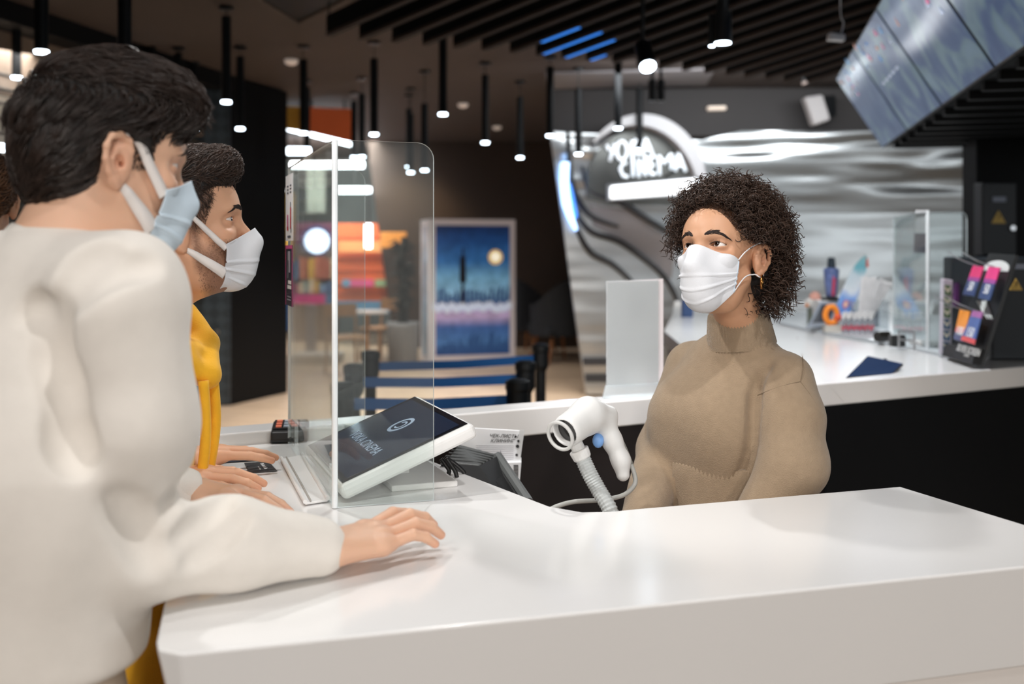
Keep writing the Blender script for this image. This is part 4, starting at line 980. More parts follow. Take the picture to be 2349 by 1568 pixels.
# black twisted clips / cable at the terminal's right side
t=empty('cable_bundle',G(1040,1090,ZT),'short black twisted cable at the right of the white terminal','cable')
for pts in ([(1012,1052),(1022,1066),(1030,1078),(1028,1090)],[(1024,1050),(1036,1068),(1044,1080),(1048,1094)],[(1020,1048),(1044,1064),(1060,1078),(1066,1086)]):
    mb=MB(); Yq=G(pts[-1][0],pts[-1][1],ZT).y; mb.tube(cr([P(x,y,Yq) for x,y in pts],6),.0045,8); mb.build('strand',PLASTIC_B,t,smooth=True)

# ---------------------------------------------------------------- things behind the counter edge
t=empty('cash_register_monitor',P(1110,1120,2.25),'dark grey ribbed back of a staff monitor behind the white counter','monitor')
A=P(1012,1052,2.16);B=P(1052,1018,2.34);Cc=P(1148,1043,2.36);D=P(1216,1152,2.02); E=P(1100,1160,1.97)
mb=MB(); mb.slab([P(1022,1058,2.16),P(1052,1018,2.34),P(1146,1043,2.36),P(1100,1066,2.16)],(0,0,-.008)); mb.build('ribbed_top',mat('dark_grey_shell',(84,86,86),rough=.5),t,bevel=.004)
for i in range(5):
    f_=.15+.16*i; a=P(1010,1060,2.14).lerp(P(1050,1018,2.34),f_);b=P(1100,1066,2.16).lerp(P(1146,1043,2.36),f_); mb=MB(); mb.tube([a+V(0,0,.001),b+V(0,0,.001)],.0022,6); mb.build('rib',mat('rib_dark',(48,50,50),rough=.5),t)
mb=MB(); mb.slab([P(1010,1062,2.14),P(1100,1068,2.16),P(1140,1046,2.30),P(1206,1150,2.12),P(1190,1200,2.08),P(1110,1120,2.10)],(.0,.02,-.01)); mb.build('shell',mat('shell_black',(30,30,31),rough=.45),t)
mb=MB(); mb.tube([P(1142,1046,2.32),P(1213,1152,2.10)],.011,8); mb.build('edge_bar',mat('bar_grey',(96,98,98),rough=.5),t)
t=empty('paper_folder',P(1140,1060,2.45),'clear sleeve of papers with a handwritten title behind the counter','folder')
Yf=2.44
mb=MB(); mb.slab([P(1050,1062,Yf),P(1188,1064,Yf),P(1192,988,Yf),P(1050,980,Yf)],(0,.012,0)); mb.build('papers',PAPER,t)
mb=MB(); mb.slab([P(1182,1066,Yf-.004),P(1192,1066,Yf-.004),P(1203,986,Yf-.004),P(1192,986,Yf-.004)],(0,.003,0)); fs_=mb.build('punched_strip',mat('sleeve_strip',(214,214,214),rough=.3),t)
mb=MB()
for x,y,h in ((1189,1011,3),(1187,1023,4),(1185,1043,3)): mb.cyl(P(x,y,Yf-.006),P(x,y,Yf-.004),h*Yf/F,10)
mb.build('punch_hole',INK,fs_)
mb=MB(); mb.text('ЧЕК-ЛИСТЫ',P(1155,1000,Yf-.002),(1,0,-.03),(0,0,1),.0115,.0003,shear=.35,bold=.008); mb.text('КЛИНИНГ',P(1152,1011,Yf-.002),(1,0,-.01),(0,0,1),.0115,.0003,shear=.35,bold=.008); mb.build('handwriting',INK,t)
mb=MB()
for i in range(9): mb.slab([P(1092,1022+i*4.4,Yf-.001),P(1178,1022.5+i*4.4,Yf-.001),P(1178,1021.7+i*4.4,Yf-.001),P(1092,1021.2+i*4.4,Yf-.001)],(0,.0005,0))
mb.slab([P(1148,1060,Yf-.001),P(1149,1060,Yf-.001),P(1149,1032,Yf-.001),P(1148,1032,Yf-.001)],(0,.0005,0)); mb.build('ruled_lines',mat('line_grey',(176,174,180)),t)
t=empty('white_box',P(1180,1100,2.42),'white carton with a barcode under the paper folder','box')
mb=MB(); mb.slab([P(1168,1130,2.40),P(1190,1130,2.40),P(1196,1060,2.40),P(1150,1062,2.40)],(0,.06,0)); mb.build('carton',PAPER,t)
mb=MB()
for i in range(9): mb.slab([P(1178,1066+i*3.1,2.398),P(1189,1066+i*3.1,2.398),P(1189,1067.6+i*3.1,2.398),P(1178,1067.6+i*3.1,2.398)],(0,.001,0))
mb.build('barcode',INK,t)
t=empty('barcode_sheet',P(1498,1000,2.70),'strip of printed barcodes hanging under the ledge beside the woman','paper strip')
mb=MB(); mb.slab([P(1488,1070,2.72),P(1530,1068,2.74),P(1532,935,2.74),P(1488,938,2.72)],(0,.002,0)); mb.build('sheet',PAPER,t)
mb=MB()
for i in range(20): 
    if i%5!=4: mb.slab([P(1492,942+i*6.3,2.716),P(1528,941+i*6.3,2.736),P(1528,943+i*6.3,2.736),P(1492,944.5+i*6.3,2.716)],(0,.0006,0))
mb.build('barcodes',mat('soft_black',(90,84,84)),t)
# sign holder on the ledge
t=empty('sign_holder',G(1450,900,ZL),'blank white upright sign in a clear acrylic stand on the ledge','sign holder')
Yh=2.98; c1=V(P(1390,0,Yh).x,Yh-.02,0); c2=V(P(1522,0,Yh+.05).x,Yh+.05,0)
s_=Yh/F
zt=P(0,645,Yh).z; zb=P(0,886,Yh).z
mb=MB(); mb.hexa([V(c1.x,c1.y,zb),V(c2.x,c2.y,zb),V(c2.x,c2.y+.004,zb),V(c1.x,c1.y+.004,zb)],[V(c1.x,c1.y,zt),V(c2.x,c2.y,zt+.006),V(c2.x,c2.y+.004,zt+.006),V(c1.x,c1.y+.004,zt)]); mb.build('blank_sheet',mat('sign_paper',(240,231,233),rough=.5),t,bevel=.001)
dl=(c2-c1).normalized()
mb=MB(); e0=V(c1.x,c1.y-.002,0); 
for z0_,z1_,oo in ((zb-.002,zt+.003,-.004),): mb.hexa([e0+dl*-.003+V(0,0,z0_),e0+dl*.171+V(0,0,z0_),e0+dl*.171+V(0,-.002,z0_),e0+dl*-.003+V(0,-.002,z0_)],[e0+dl*-.003+V(0,0,z1_),e0+dl*.171+V(0,0,z1_),e0+dl*.171+V(0,-.002,z1_),e0+dl*-.003+V(0,-.002,z1_)])
mb.build('front_sleeve',ACR2,t)
mb=MB(); a0=V(c1.x,c1.y,0)-dl*.004; a1=V(c1.x,c1.y,0)+dl*.172
mb.hexa([a0+V(-.012,-.045,ZL+.001),a1+V(.0,-.045,ZL+.001),a1+V(0,.03,ZL+.001),a0+V(-.005,.03,ZL+.001)],[a0+V(0,-.004,zb+.006),a1+V(0,-.004,zb+.006),a1+V(0,.004,zb+.006),a0+V(0,.004,zb+.006)]); mb.build('clear_base',acrylic('acrylic_base',(240,243,243),.35),t)

# ---------------------------------------------------------------- barcode scanner on a gooseneck
t=empty('barcode_scanner',P(1400,1165,1.83),'white and grey barcode scanner held on a ribbed gooseneck stand','barcode scanner')
Y0=1.92
SHL=mat('scanner_white',(222,222,221),rough=.4); GRY=mat('scanner_grey',(186,190,190),rough=.5); DK=mat('scanner_dark',(58,58,58),rough=.4)
sd=SDF(); k=.012
hA=P(1312,962,Y0-.03); hB=P(1372,942,Y0+.03)
sd.cone(P(1305,985,Y0-.05),P(1350,952,Y0),.030,.032,k=.015); sd.cone(P(1350,952,Y0),P(1395,950,Y0+.03),.030,.017,k=.02)
sd.cone(P(1386,965,Y0+.02),P(1404,1010,Y0+.02),.020,.018,k=.02); sd.cone(P(1404,1010,Y0+.02),P(1424,1055,Y0+.015),.018,.0165,k=.012); sd.cone(P(1424,1055,Y0+.015),P(1429,1088,Y0+.01),.0165,.0125,k=.012)
mouth=P(1293,990,Y0-.075)
md=(P(1305,985,Y0-.05)-P(1350,952,Y0)).normalized()
ct_=P(1305,985,Y0-.05)+md*.018
sd.cone(ct_+md*-.022,ct_+md*.05,.021,.034,k=.004,sub=True)
v,f=sd.mesh(.0022); np_obj('shell',v,f,SHL,t)
mb=MB(); q=ct_-md*.018; mb.cyl(q,q+md*.004,.02,20); mb.build('window',mat('scan_window',(34,32,32),rough=.1),t)
# dark rim of the mouth
mb=MB(); z_=Vector((0,0,1)); uu=md.cross(z_).normalized(); ww=md.cross(uu)
mb.tube([ct_+md*.010+(uu*math.cos(a)+ww*math.sin(a))*.0262 for a in np.linspace(0,2*PI,33)[:-1]],.0035,8,closed=True); mb.build('mouth_rim',mat('rim_grey',(196,196,194),rough=.4),t,smooth=True)
mb=MB(); q=P(1372,1010,Y0+.005); mb.sphere(q,(.011,.009,.014),14); mb.build('trigger',mat('trigger_blue',(120,164,222),rough=.4),t,smooth=True)
mb=MB(); mb.tube(cr([P(1411,985,Y0+.035),P(1432,1030,Y0+.035),P(1446,1065,Y0+.03)],6),[.006]*13,8); mb.build('grip_back',mat('grip_grey',(140,142,138),rough=.5),t,smooth=True)
# cradle and gooseneck
gp=cr([P(1326,1022,1.90),P(1334,1045,1.90),P(1352,1085,1.89),P(1374,1125,1.88),P(1400,1172,1.86),P(1410,1230,1.86)],14)
mb=MB(); L=len(gp); mb.tube(gp[6:],[.0135+.0016*(i%2) for i in range(L-6)],14); mb.build('gooseneck',GRY,t,smooth=False)
mb=MB(); mb.tube([P(1318,1008,1.89),P(1328,1032,1.90)],[.012,.013],14); mb.tube([P(1327,1030,1.90),P(1337,1052,1.90)],[.019,.017],16); mb.build('cradle_collar',SHL,t,bevel=.003)
mb=MB(); mb.tube(cr([P(1446,1062,1.95),P(1456,1090,1.94),P(1455,1112,1.93),P(1430,1135,1.93),P(1380,1146,1.93),P(1320,1150,1.92),P(1280,1160,1.90),P(1250,1175,1.89)],8),.0045,8); mb.build('cord',mat('cord_grey',(172,172,168),rough=.5),t,smooth=True)
# ---------------------------------------------------------------- things on the display counter at the right
def thing(name,label,cat,loc,group=None): return empty(name,loc,label,cat,group)
# dark blue screen lying towards the staff
t=thing('staff_tablet','navy tilted tablet screen lying on the display counter right of the woman','tablet',P(1990,850,3.5))
q=[P(1940,866,3.40),P(2046,859,3.52),P(2072,834,3.64),P(1990,816,3.62)]
mb=MB(); mb.slab(q,(0,.004,-.01)); mb.build('casing',PLASTIC_B,t)
c_=sum(q,V(0,0,0))/4; nq=(q[1]-q[0]).cross(q[3]-q[0]).normalized(); nq=nq if nq.z>0 else -nq
mb=MB(); mb.slab([p.lerp(c_,.05)+nq*.0015 for p in q],nq*.001); mb.build('screen',mat('navy_glass',(26,44,74),rough=.3,emit=(26,44,74),es=.3),t)
mb=MB(); a=(q[2]+q[3])/2; mb.tube([a,V(a.x,a.y+.03,ZL)],.008,6); mb.build('prop',PLASTIC_B,t)
# far acrylic shield
N2=G(2112,812,ZS); N2=V(2.06,4.70,0); 
d2=V(-.09,.6,0)
N2=V(P(2128,0,4.3).x,4.3,0); F2=V(P(2050,0,4.95).x,4.95,0); wing2=V(1,.25,0).normalized()
t,fd2=shield('acrylic_shield','clear acrylic shield standing on the display counter right of the woman',N2,F2,.19,wing2,ZS,.575,.006,[ACR2,EDGE])
mb=MB(); mb.tube([V(N2.x,N2.y,ZS),V(N2.x,N2.y,ZS+.575)],.007,8); mb.build('corner_joint',EDGE,t)
def note2(name,label,x0,y0,x1,y1,base,cells):
    pn=V(-fd2.y,fd2.x,0); pn=pn if pn.y<0 else -pn; ph=lambda x,y,o: hit(x,y,V(N2.x,N2.y,1.2),pn,o)
    t=thing(name,label,'notice',ph(x0,y1,.004),'notices on the far shield')
    mb=MB(); mb.slab([ph(x0,y1,.0036),ph(x1,y1,.0036),ph(x1+1,y0,.0036),ph(x0+1,y0,.0036)],pn*.001); mb.build('sheet',base,t)
    mb=MB(); ms=[]
    for (a,b,c,d,cl) in cells:
        m=mat('nt_%d_%d_%d'%cl,cl,rough=.6)
        if m not in ms: ms.append(m)
        mb.slab([ph(a,d,.0052),ph(c,d,.0052),ph(c,b,.0052),ph(a,b,.0052)],pn*.0005,ms.index(m))
    mb.build('print',ms,t)
note2('safety_notice','white notice with tiny figures on the far acrylic shield',2099,482,2130,532,PAPER,[(2104,500,2110,516,(214,80,110)),(2104,516,2112,524,(50,50,56)),(2116,512,2119,520,(90,90,96)),(2122,512,2125,520,(90,90,96)),(2102,490,2110,493,(120,120,126)),(2117,490,2126,493,(120,120,126))])
note2('promotion_notice','dark pink notice below the white one on the far acrylic shield',2096,535,2127,580,mat('far_dark',(72,66,84),rough=.5),[(2100,538,2106,542,(206,90,160)),(2112,540,2122,556,(40,38,46)),(2098,556,2110,560,(200,190,206)),(2098,562,2116,566,(200,190,206)),(2120,566,2127,580,(200,70,150))])
# bottle
Yb_=5.6; b=P(1907,722,Yb_); t=thing('drink_bottle','tall printed tumbler with a dark lid on a black coaster','bottle',V(b.x,Yb_,ZS))
zb=P(0,676,Yb_).z; zs=P(0,612,Yb_).z
zb=P(0,680,Yb_).z
base=V(b.x,Yb_,0)
mb=MB(); mb.lathe(base,[(.055,zb-.02),(.055,zb-.002)],24); mb.build('coaster',PLASTIC_B,t)
mb=MB(); mb.lathe(base,[(.028,zb),(.03,zb+.004),(.042,P(0,620,Yb_).z),(.040,P(0,616,Yb_).z),(.02,P(0,613,Yb_).z)],24); mb.build('body',mat('tumbler_print',(96,112,160),rough=.35,var=.5,vscale=25),t,smooth=True)
mb=MB(); mb.lathe(base,[(.022,P(0,614,Yb_).z),(.022,P(0,604,Yb_).z),(.02,P(0,600,Yb_).z),(.02,P(0,592,Yb_).z),(.012,P(0,590,Yb_).z)],20); mb.build('lid',mat('lid_dark',(46,58,68),rough=.3),t)
mb=MB(); mb.slab([P(1908,678,Yb_-.045),P(1914,678,Yb_-.045),P(1917,640,Yb_-.045),P(1911,632,Yb_-.045)],(0,.004,0)); mb.build('red_motif',mat('motif_red',(206,70,96),rough=.4),t)
t=thing('display_riser','white riser block under the tumbler and the slanted keypad','riser',V(b.x,Yb_,ZS)); mb=MB(); mb.box((b.x,Yb_+.02,(ZS+zb-.02)/2),(.16,.12,zb-.02-ZS)); mb.build('block',PLASTIC_W,t,bevel=.003)
# slanted keypad / calculator
t=thing('slanted_keypad','slanted dark keypad with a silver frame left of the blue board','keypad',P(1880,745,5.3))
q=[P(1852,748,5.25),P(1906,744,5.3),P(1925,694,5.48),P(1882,692,5.48)]
mb=MB(); mb.slab(q,(0,.02,-.015)); mb.build('frame',mat('silver_frame',(196,204,214),rough=.3,metal=.5),t)
c_=sum(q,V(0,0,0))/4; mb=MB(); mb.slab([p.lerp(c_,.26)+V(0,-.004,.003) for p in q],(0,.003,-.002)); mb.build('key_field',mat('key_field',(66,70,78),rough=.5,bump=1,bscale=400),t)
mb=MB(); a=(q[2]+q[3])/2; mb.box((a.x,a.y+.02,(a.z+ZS)/2-.01),(.05,.02,a.z-ZS-.02)); mb.build('prop',PLASTIC_W,t)
# pink figure
t=thing('toy_figure','small pink and white soft toy by the acrylic at the left of the display','toy',P(1865,700,5.7))
mb=MB(); mb.sphere(P(1870,684,5.7),(.035,.03,.04),16); mb.build('body',mat('toy_pink',(236,176,158),rough=.7),t,smooth=True)
mb=MB(); mb.sphere(P(1856,694,5.68),(.026,.025,.026),14); mb.build('face',mat('toy_white',(226,222,216),rough=.7),t,smooth=True)
mb=MB(); mb.sphere(P(1851,700,5.66),(.012,.012,.01),10); mb.build('beak',mat('toy_orange',(222,140,80),rough=.6),t,smooth=True)
mb=MB(); q=P(1866,705,5.72); mb.box((q.x,q.y+.01,(q.z+ZS)/2),(.05,.05,q.z-ZS)); mb.build('pedestal',mat('toy_stand',(120,126,112),rough=.6),t)
# blue leaf-shaped board
t=thing('leaf_board','tall blue and white leaf shaped board leaning on the display','board',P(1935,728,5.35))
pts=[]; 
A=P(1926,728,5.35); B=P(1988,585,5.55); dv=(B-A); L=dv.length; dv.normalize(); sv=V(dv.z,0,-dv.x).normalized()
prof=[(0,.026),(.06,.044),(.2,.056),(.4,.062),(.6,.058),(.8,.044),(.93,.024),(1,.006)]
lf_=[A+dv*(L*u)-sv*w_*.72 for u,w_ in prof]+[A+dv*(L*u)+sv*w_*.72 for u,w_ in prof[::-1]]
def board_mat():
    m=bpy.data.materials.new('board_print'); m.use_nodes=True; nt=m.node_tree; b_=nt.nodes['Principled BSDF']
    tc=nt.nodes.new('ShaderNodeTexCoord'); sp=nt.nodes.new('ShaderNodeSeparateXYZ'); nt.links.new(tc.outputs['Object'],sp.inputs[0])
    n=nt.nodes.new('ShaderNodeTexNoise'); n.inputs['Scale'].default_value=12; nt.links.new(tc.outputs['Object'],n.inputs[0])
    ad=nt.nodes.new('ShaderNodeMath'); ad.operation='MULTIPLY_ADD'; ad.inputs[1].default_value=.12; nt.links.new(n.outputs['Fac'],ad.inputs[0]); nt.links.new(sp.outputs['Z'],ad.inputs[2])
    mr=nt.nodes.new('ShaderNodeMapRange'); mr.inputs[1].default_value=.05; mr.inputs[2].default_value=.42; nt.links.new(ad.outputs[0],mr.inputs[0])
    c=nt.nodes.new('ShaderNodeValToRGB'); el=c.color_ramp.elements; el[0].color=rgb(78,130,206); el[1].color=rgb(226,196,180)
    for p_,cc in ((.25,(120,160,222)),(.42,(226,232,238)),(.6,(206,222,230)),(.72,(120,190,204)),(.9,(150,206,214))): e=el.new(p_); e.color=rgb(*cc)
    nt.links.new(mr.outputs[0],c.inputs[0]); nt.links.new(c.outputs[0],b_.inputs['Base Color']); b_.inputs['Roughness'].default_value=.4; return m
mb=MB(); mb.slab(lf_,(0,.012,0)); mb.build('board',board_mat(),t,bevel=.002)
mb=MB(); mb.add([p+V(0,-.003,0) for p in (A+dv*(L*.86)+sv*.036,A+dv*(L*.97)+sv*.012,A+dv*(L*.95)+sv*.004,A+dv*(L*.84)+sv*.02)],[(0,1,2,3)]); mb.build('red_tip',mat('tip_red',(220,110,96),rough=.5),t)
mb=MB(); q=A+dv*.09+V(0,-.004,0); mb.slab([q+sv*(.016*math.cos(a))+dv*(.028*math.sin(a)) for a in np.linspace(0,2*PI,20)[:-1]],(0,.002,0)); e_=mb.build('oval_emblem',mat('emblem_pink',(196,110,150),rough=.5),t)
mb=MB(); q=q+V(0,-.002,0); mb.slab([q+sv*(.009*math.cos(a))+dv*(.018*math.sin(a)) for a in np.linspace(0,2*PI,16)[:-1]],(0,.001,0)); mb.build('emblem_centre',mat('emblem_cream',(236,206,180),rough=.5),e_)
mb=MB(); mb.tube([A+dv*.12+V(0,.01,0),A+dv*.02+V(0,.12,0)],.006,6); mb.build('prop',PLASTIC_W,t)
# orange ring toy
t=thing('orange_toy','bright orange ring shaped toy at the foot of the blue board','toy',P(1912,735,5.2))
mb=MB(); c_=P(1907,722,5.2); mb.tube([c_+V(.030*math.cos(a),0,.042*math.sin(a)) for a in np.linspace(0,2*PI,25)[:-1]],.015,10,closed=True); mb.build('ring',mat('toy_amber',(240,140,40),rough=.5),t,smooth=True)
mb=MB(); mb.sphere(P(1922,728,5.19),(.018,.02,.02),14); mb.build('fin',mat('toy_redorange',(226,90,50),rough=.5),t,smooth=True)
mb=MB(); q=P(1910,745,5.2); mb.box((q.x,q.y,(q.z+ZS)/2),(.09,.05,max(.01,q.z-ZS))); mb.build('stand',mat('toy_base',(196,190,180),rough=.5),t)
# bundle of white paddles in a clear holder
for i in range(10):
    f_=i/9; x0=1972+f_*28; x1=1980+f_*64; yt=636+10*f_+RNG.uniform(-3,6)
    A=P(x0,728,5.33+.0105*i); B=P(x1,yt,5.33+.0105*i); d_=(B-A).normalized(); s_=V(d_.z,0,-d_.x).normalized()
    mb=MB(); mb.slab([A-s_*.006,A+s_*.006,B+s_*.009,B+s_*.005+d_*.008,B-s_*.005+d_*.008,B-s_*.009],(0,.008,0)); o=mb.build('white_stick',mat('stick_white',(228,226,226),rough=.4,var=.08,vscale=30),bevel=.002)
    tag(o,'white wrapped stick fanned out in the clear holder, %s from the left'%ORD[i],'stick','white sticks in the clear holder')
t=thing('clear_holder','clear box holder for the fan of white sticks','holder',P(2000,760,5.3))
mb=MB(); x0=P(1962,0,5.3).x; x1=P(2042,0,5.3).x; zt_=P(0,690,5.3).z
mb.box(((x0+x1)/2,5.44,(ZS+zt_)/2),(x1-x0,.004,zt_-ZS)); mb.box((x0,5.38,(ZS+zt_)/2),(.004,.12,zt_-ZS)); mb.box((x1,5.38,(ZS+zt_)/2),(.004,.12,zt_-ZS)); mb.build('walls',acrylic('acrylic_holder',(238,242,244),.12),t)
mb=MB(); mb.box(((x0+x1)/2,5.445,(ZS+zt_-.05)/2),(x1-x0-.01,.004,zt_-ZS-.06)); mb.build('grey_card',mat('holder_card',(126,130,142),rough=.5),t)
# little bottles with red labels
k_=0
for r_ in range(2):
    for i in range(6):
        x=1934+i*12.5+r_*6+RNG.uniform(-1.5,1.5); Yq=5.10+.11*r_+RNG.uniform(-.02,.02); b=P(x,748,Yq); base=V(b.x,Yq,ZS)
        t=thing('small_bottle','small clear bottle with a red label, %s from the left in the %s row'%(ORD[i],['front','back'][r_]),'bottle',base,'small bottles on the display shelf')
        mb=MB(); mb.lathe(base,[(.0085,0),(.009,.004),(.009,.058),(.004,.070)],12); mb.build('body',acrylic('clear_bottle',(232,232,236),.22),t,smooth=True)
        mb=MB(); mb.lathe(base,[(.0092,.016),(.0092,.034)],12); mb.build('label_band',mat('label_red',(190,70,88),rough=.5),t)
        mb=MB(); mb.lathe(base,[(.0066,.069),(.0066,.100),(.004,.103)],10); mb.build('cap',PLASTIC_W,t)
# roll of tickets, wire stand, white tray
t=thing('tape_roll','black glossy roll lying beside the wire stand','roll',P(2030,778,4.75)); mb=MB(); q=G(2026,784,ZS); mb.cyl(q+V(-.03,0,.024),q+V(.035,.03,.024),.023,24); mb.build('roll',mat('roll_black',(34,32,28),rough=.25),t,bevel=.003)
t=thing('wire_stand','low chrome wire stand in front of the far shield','stand',P(2080,800,4.5))
q=[G(2062,800,ZS),G(2097,804,ZS)]; z_=V(0,0,.075)
for a in q:
    mb=MB(); mb.tube([a,a+z_],.005,8); mb.build('leg',CHROME,t)
mb=MB(); mb.tube([q[0]+z_,q[1]+z_],.005,8); mb.build('top_bar',CHROME,t); mb=MB(); mb.tube([q[0]+z_*.55,q[1]+z_*.55],.004,8); mb.build('cross_bar',CHROME,t)
mb=MB(); mb.box(q[0]+V(.03,.10,.026),(.06,.04,.05)); o=mb.build('black_box',PLASTIC_B,bevel=.003); tag(o,'black box behind the low wire stand','box')
mb=MB(); q=G(2136,794,ZS); mb.box(q+V(0,.06,.012),(.10,.12,.022)); o=mb.build('white_tray',PLASTIC_W,bevel=.004); tag(o,'flat white tray behind the post of the far shield','tray')
# tall sticker box with arrows
t=thing('sticker_box','tall narrow box with green and blue chevrons left of the card rack','box',P(2172,812,4.05))
Yq=4.05; q=[P(2160,812,Yq),P(2182,816,Yq),P(2186,642,Yq),P(2164,638,Yq)]
mb=MB(); mb.slab(q,(0,.03,0)); mb.build('carton',mat('carton_lilac',(206,200,212),rough=.5),t,bevel=.002)
mb=MB(); gs=[mat('chev_green',(76,112,72),rough=.6),mat('chev_blue',(60,96,130),rough=.6),mat('chev_cream',(222,216,198),rough=.6)]
for i in range(6):
    y0=655+i*26; mi=0 if i<3 else 1; x0=2167-i*.7
    mb.slab([P(x0,y0+20,Yq-.003),P(x0+15,y0+22,Yq-.003),P(x0+15,y0,Yq-.003),P(x0,y0-2,Yq-.003)],(0,.001,0),mi)
    mb.slab([P(x0+1,y0,Yq-.006),P(x0+7.5,y0+9,Yq-.006),P(x0+14,y0+1,Yq-.006),P(x0+14,y0+8,Yq-.006),P(x0+7.5,y0+17,Yq-.006),P(x0+1,y0+7,Yq-.006)],(0,.001,0),2)
mb.build('chevrons',gs,t)
mb=MB(); mb.slab([P(2190,700,4.25),P(2222,705,4.25),P(2226,652,4.25),P(2192,648,4.25)],(0,.02,0)); mb.tube([P(2205,703,4.26),V(P(2205,0,4.26).x,4.26,ZL)],.006,6); o=mb.build('purple_card',mat('purple_card',(86,44,92),rough=.5,var=.3,vscale=20)); tag(o,'dark purple card standing behind the sticker box','card')
# card rack
t=thing('card_rack','tilted black rack of gift cards with white lettering on its base','card rack',P(2215,830,3.92))
RBL=G(2179,815,ZS+.001); RBR=G(2250,837,ZS+.001); RTL=P(2268,580,RBL.y-.03)
rn=(RBR-RBL).cross(RTL-RBL).normalized(); rn=rn if (V(0,0,CAMZ)-RBL).dot(rn)>0 else -rn
def rk(x,y,o=0): return hit(x,y,RBL,rn,o)
mb=MB(); mb.slab([RBL,RBR,rk(2330,584),rk(2268,580)],-rn*.012); mb.build('back_board',PLASTIC_B,t)
lipn=V(rn.x,rn.y,0).normalized()
mb=MB(); mb.slab([RBL+rn*.001,RBR+rn*.001,rk(2258,800,.001),rk(2187,788,.001)],lipn*.03); fr=mb.build('front_lip',PLASTIC_B,t)
uu=(RBR-RBL).normalized(); vv=(rk(2222,796)-rk(2215,826)).normalized(); vv=(vv-uu*vv.dot(uu)).normalized()
mb=MB(); mb.text('SILVER SCREEN',rk(2221,801,.033)+V(0,0,-.004),uu,vv,.036,.0006,bold=.01); mb.text('CINEMA',rk(2217,815,.033),uu,vv,.014,.0006); mb.build('lettering',mat('letter_white',(224,224,222),rough=.5),fr)
mb=MB(); c_=rk(2284,618,.002); mb.slab([c_+uu*(.13*math.cos(a))+vv*(.036*math.sin(a)) for a in np.linspace(-.15,PI+.15,16)],rn*.002); mb.build('white_logo',mat('rack_logo',(214,218,216),rough=.5),t)
mb=MB()
for sx in (0,9,17): mb.slab([rk(2240+sx,690,.002),rk(2246+sx,690,.002),rk(2262+sx*.7,718,.002),rk(2266+sx*.6,732,.002),rk(2258+sx*.7,722,.002)],rn*.002)
mb.build('white_stripes',mat('rack_logo',(214,218,216)),t)
CARDS=[('pink and navy gift card numbered 50, upper left on the rack','50',(2234,610,2258,612,2236,680,2210,676),[(214,50,110),(150,60,140),(52,70,112)]),
 ('pink and navy gift card numbered 50, upper right on the rack','50',(2270,612,2296,614,2272,690,2246,684),[(226,60,130),(160,70,150),(50,72,118)]),
 ('orange gift card numbered 100, lower left on the rack','100',(2204,710,2226,714,2210,784,2189,778),[(240,150,50),(226,110,100),(80,84,120)]),
 ('violet gift card numbered 150, lower right on the rack','150',(2234,712,2256,716,2236,790,2206,780),[(170,100,160),(76,100,160),(220,84,84)])]
for lb,num,c,cl in CARDS:
    a,b,c_,d_=rk(c[0],c[1],.03),rk(c[2],c[3],.03),rk(c[4],c[5],.036),rk(c[6],c[7],.036)
    t=thing('gift_card',lb,'gift card',(c_+d_)/2,'gift cards on the rack')
    for i,k_ in enumerate(cl):
        f0,f1=[(0,.38),(.38,.5),(.5,1)][i] if num=='50' else [(0,.6),(.6,.75),(.75,1)][i] if num=='100' else [(0,.2),(.2,.85),(.85,1)][i]
        mb=MB(); mb.slab([a.lerp(d_,f0),b.lerp(c_,f0),b.lerp(c_,f1),a.lerp(d_,f1)],rn*.004); mb.build('colour_band',mat('card_%d_%d_%d'%k_,k_,rough=.35),t)
    mb=MB(); m_=((d_+c_)/2).lerp((a+b)/2,.30); mb.text(num,m_+rn*.0045,(b-a),((a+b)/2-(c_+d_)/2),.052,.0006,bold=.02); mb.build('number',PAPER,t)
    mb=MB(); h=(a+b)/2; mb.tube(cr([h-rn*.03,h+rn*.01,h+rn*.06+V(-.01,0,.006),h+rn*.10+V(-.02,0,.022)],5),.0025,6); mb.build('hook',CHROME,t)
# small blue box glimpsed left of the mask
mb=MB(); q=P(1576,684,6.6); mb.box((q.x,q.y,ZL+.055),(.07,.06,.11)); o=mb.build('blue_box',mat('box_blue',(52,80,126),rough=.5),bevel=.004); tag(o,'small blue box on the far counter just left of the woman\'s mask','box')
mb=MB(); mb.slab([P(1508,905,2.98),P(1518,905,2.99),P(1520,878,2.99),P(1514,876,2.98)],(0,.01,0)); o=mb.build('red_card',mat('red_card',(150,78,84),rough=.6)); tag(o,'dull red card on the ledge between the blank sign and the woman','card')
# ================================================================= people
def head_matrix(center, yaw_dir, pitch=0, roll=0):
    """local +y = face direction, +x = the person's left, +z = up; pitch>0 looks up"""
    Fh=Vector((yaw_dir[0],yaw_dir[1],0)).normalized(); L=Vector((0,0,1)).cross(Fh)*1.0   # z x F = left
    B=Matrix((( L.x,Fh.x,0),(L.y,Fh.y,0),(0,0,1)))
    R=B@Matrix.Rotation(pitch,3,'X')@Matrix.Rotation(roll,3,'Y')
    M=R.to_4x4(); M.translation=Vector(center); return M
def xf(M,v):
    M=np.array(M); return np.asarray(v,float)@M[:3,:3].T+M[:3,3]
def ixf(M,v): return xf(Matrix(M).inverted(),v)

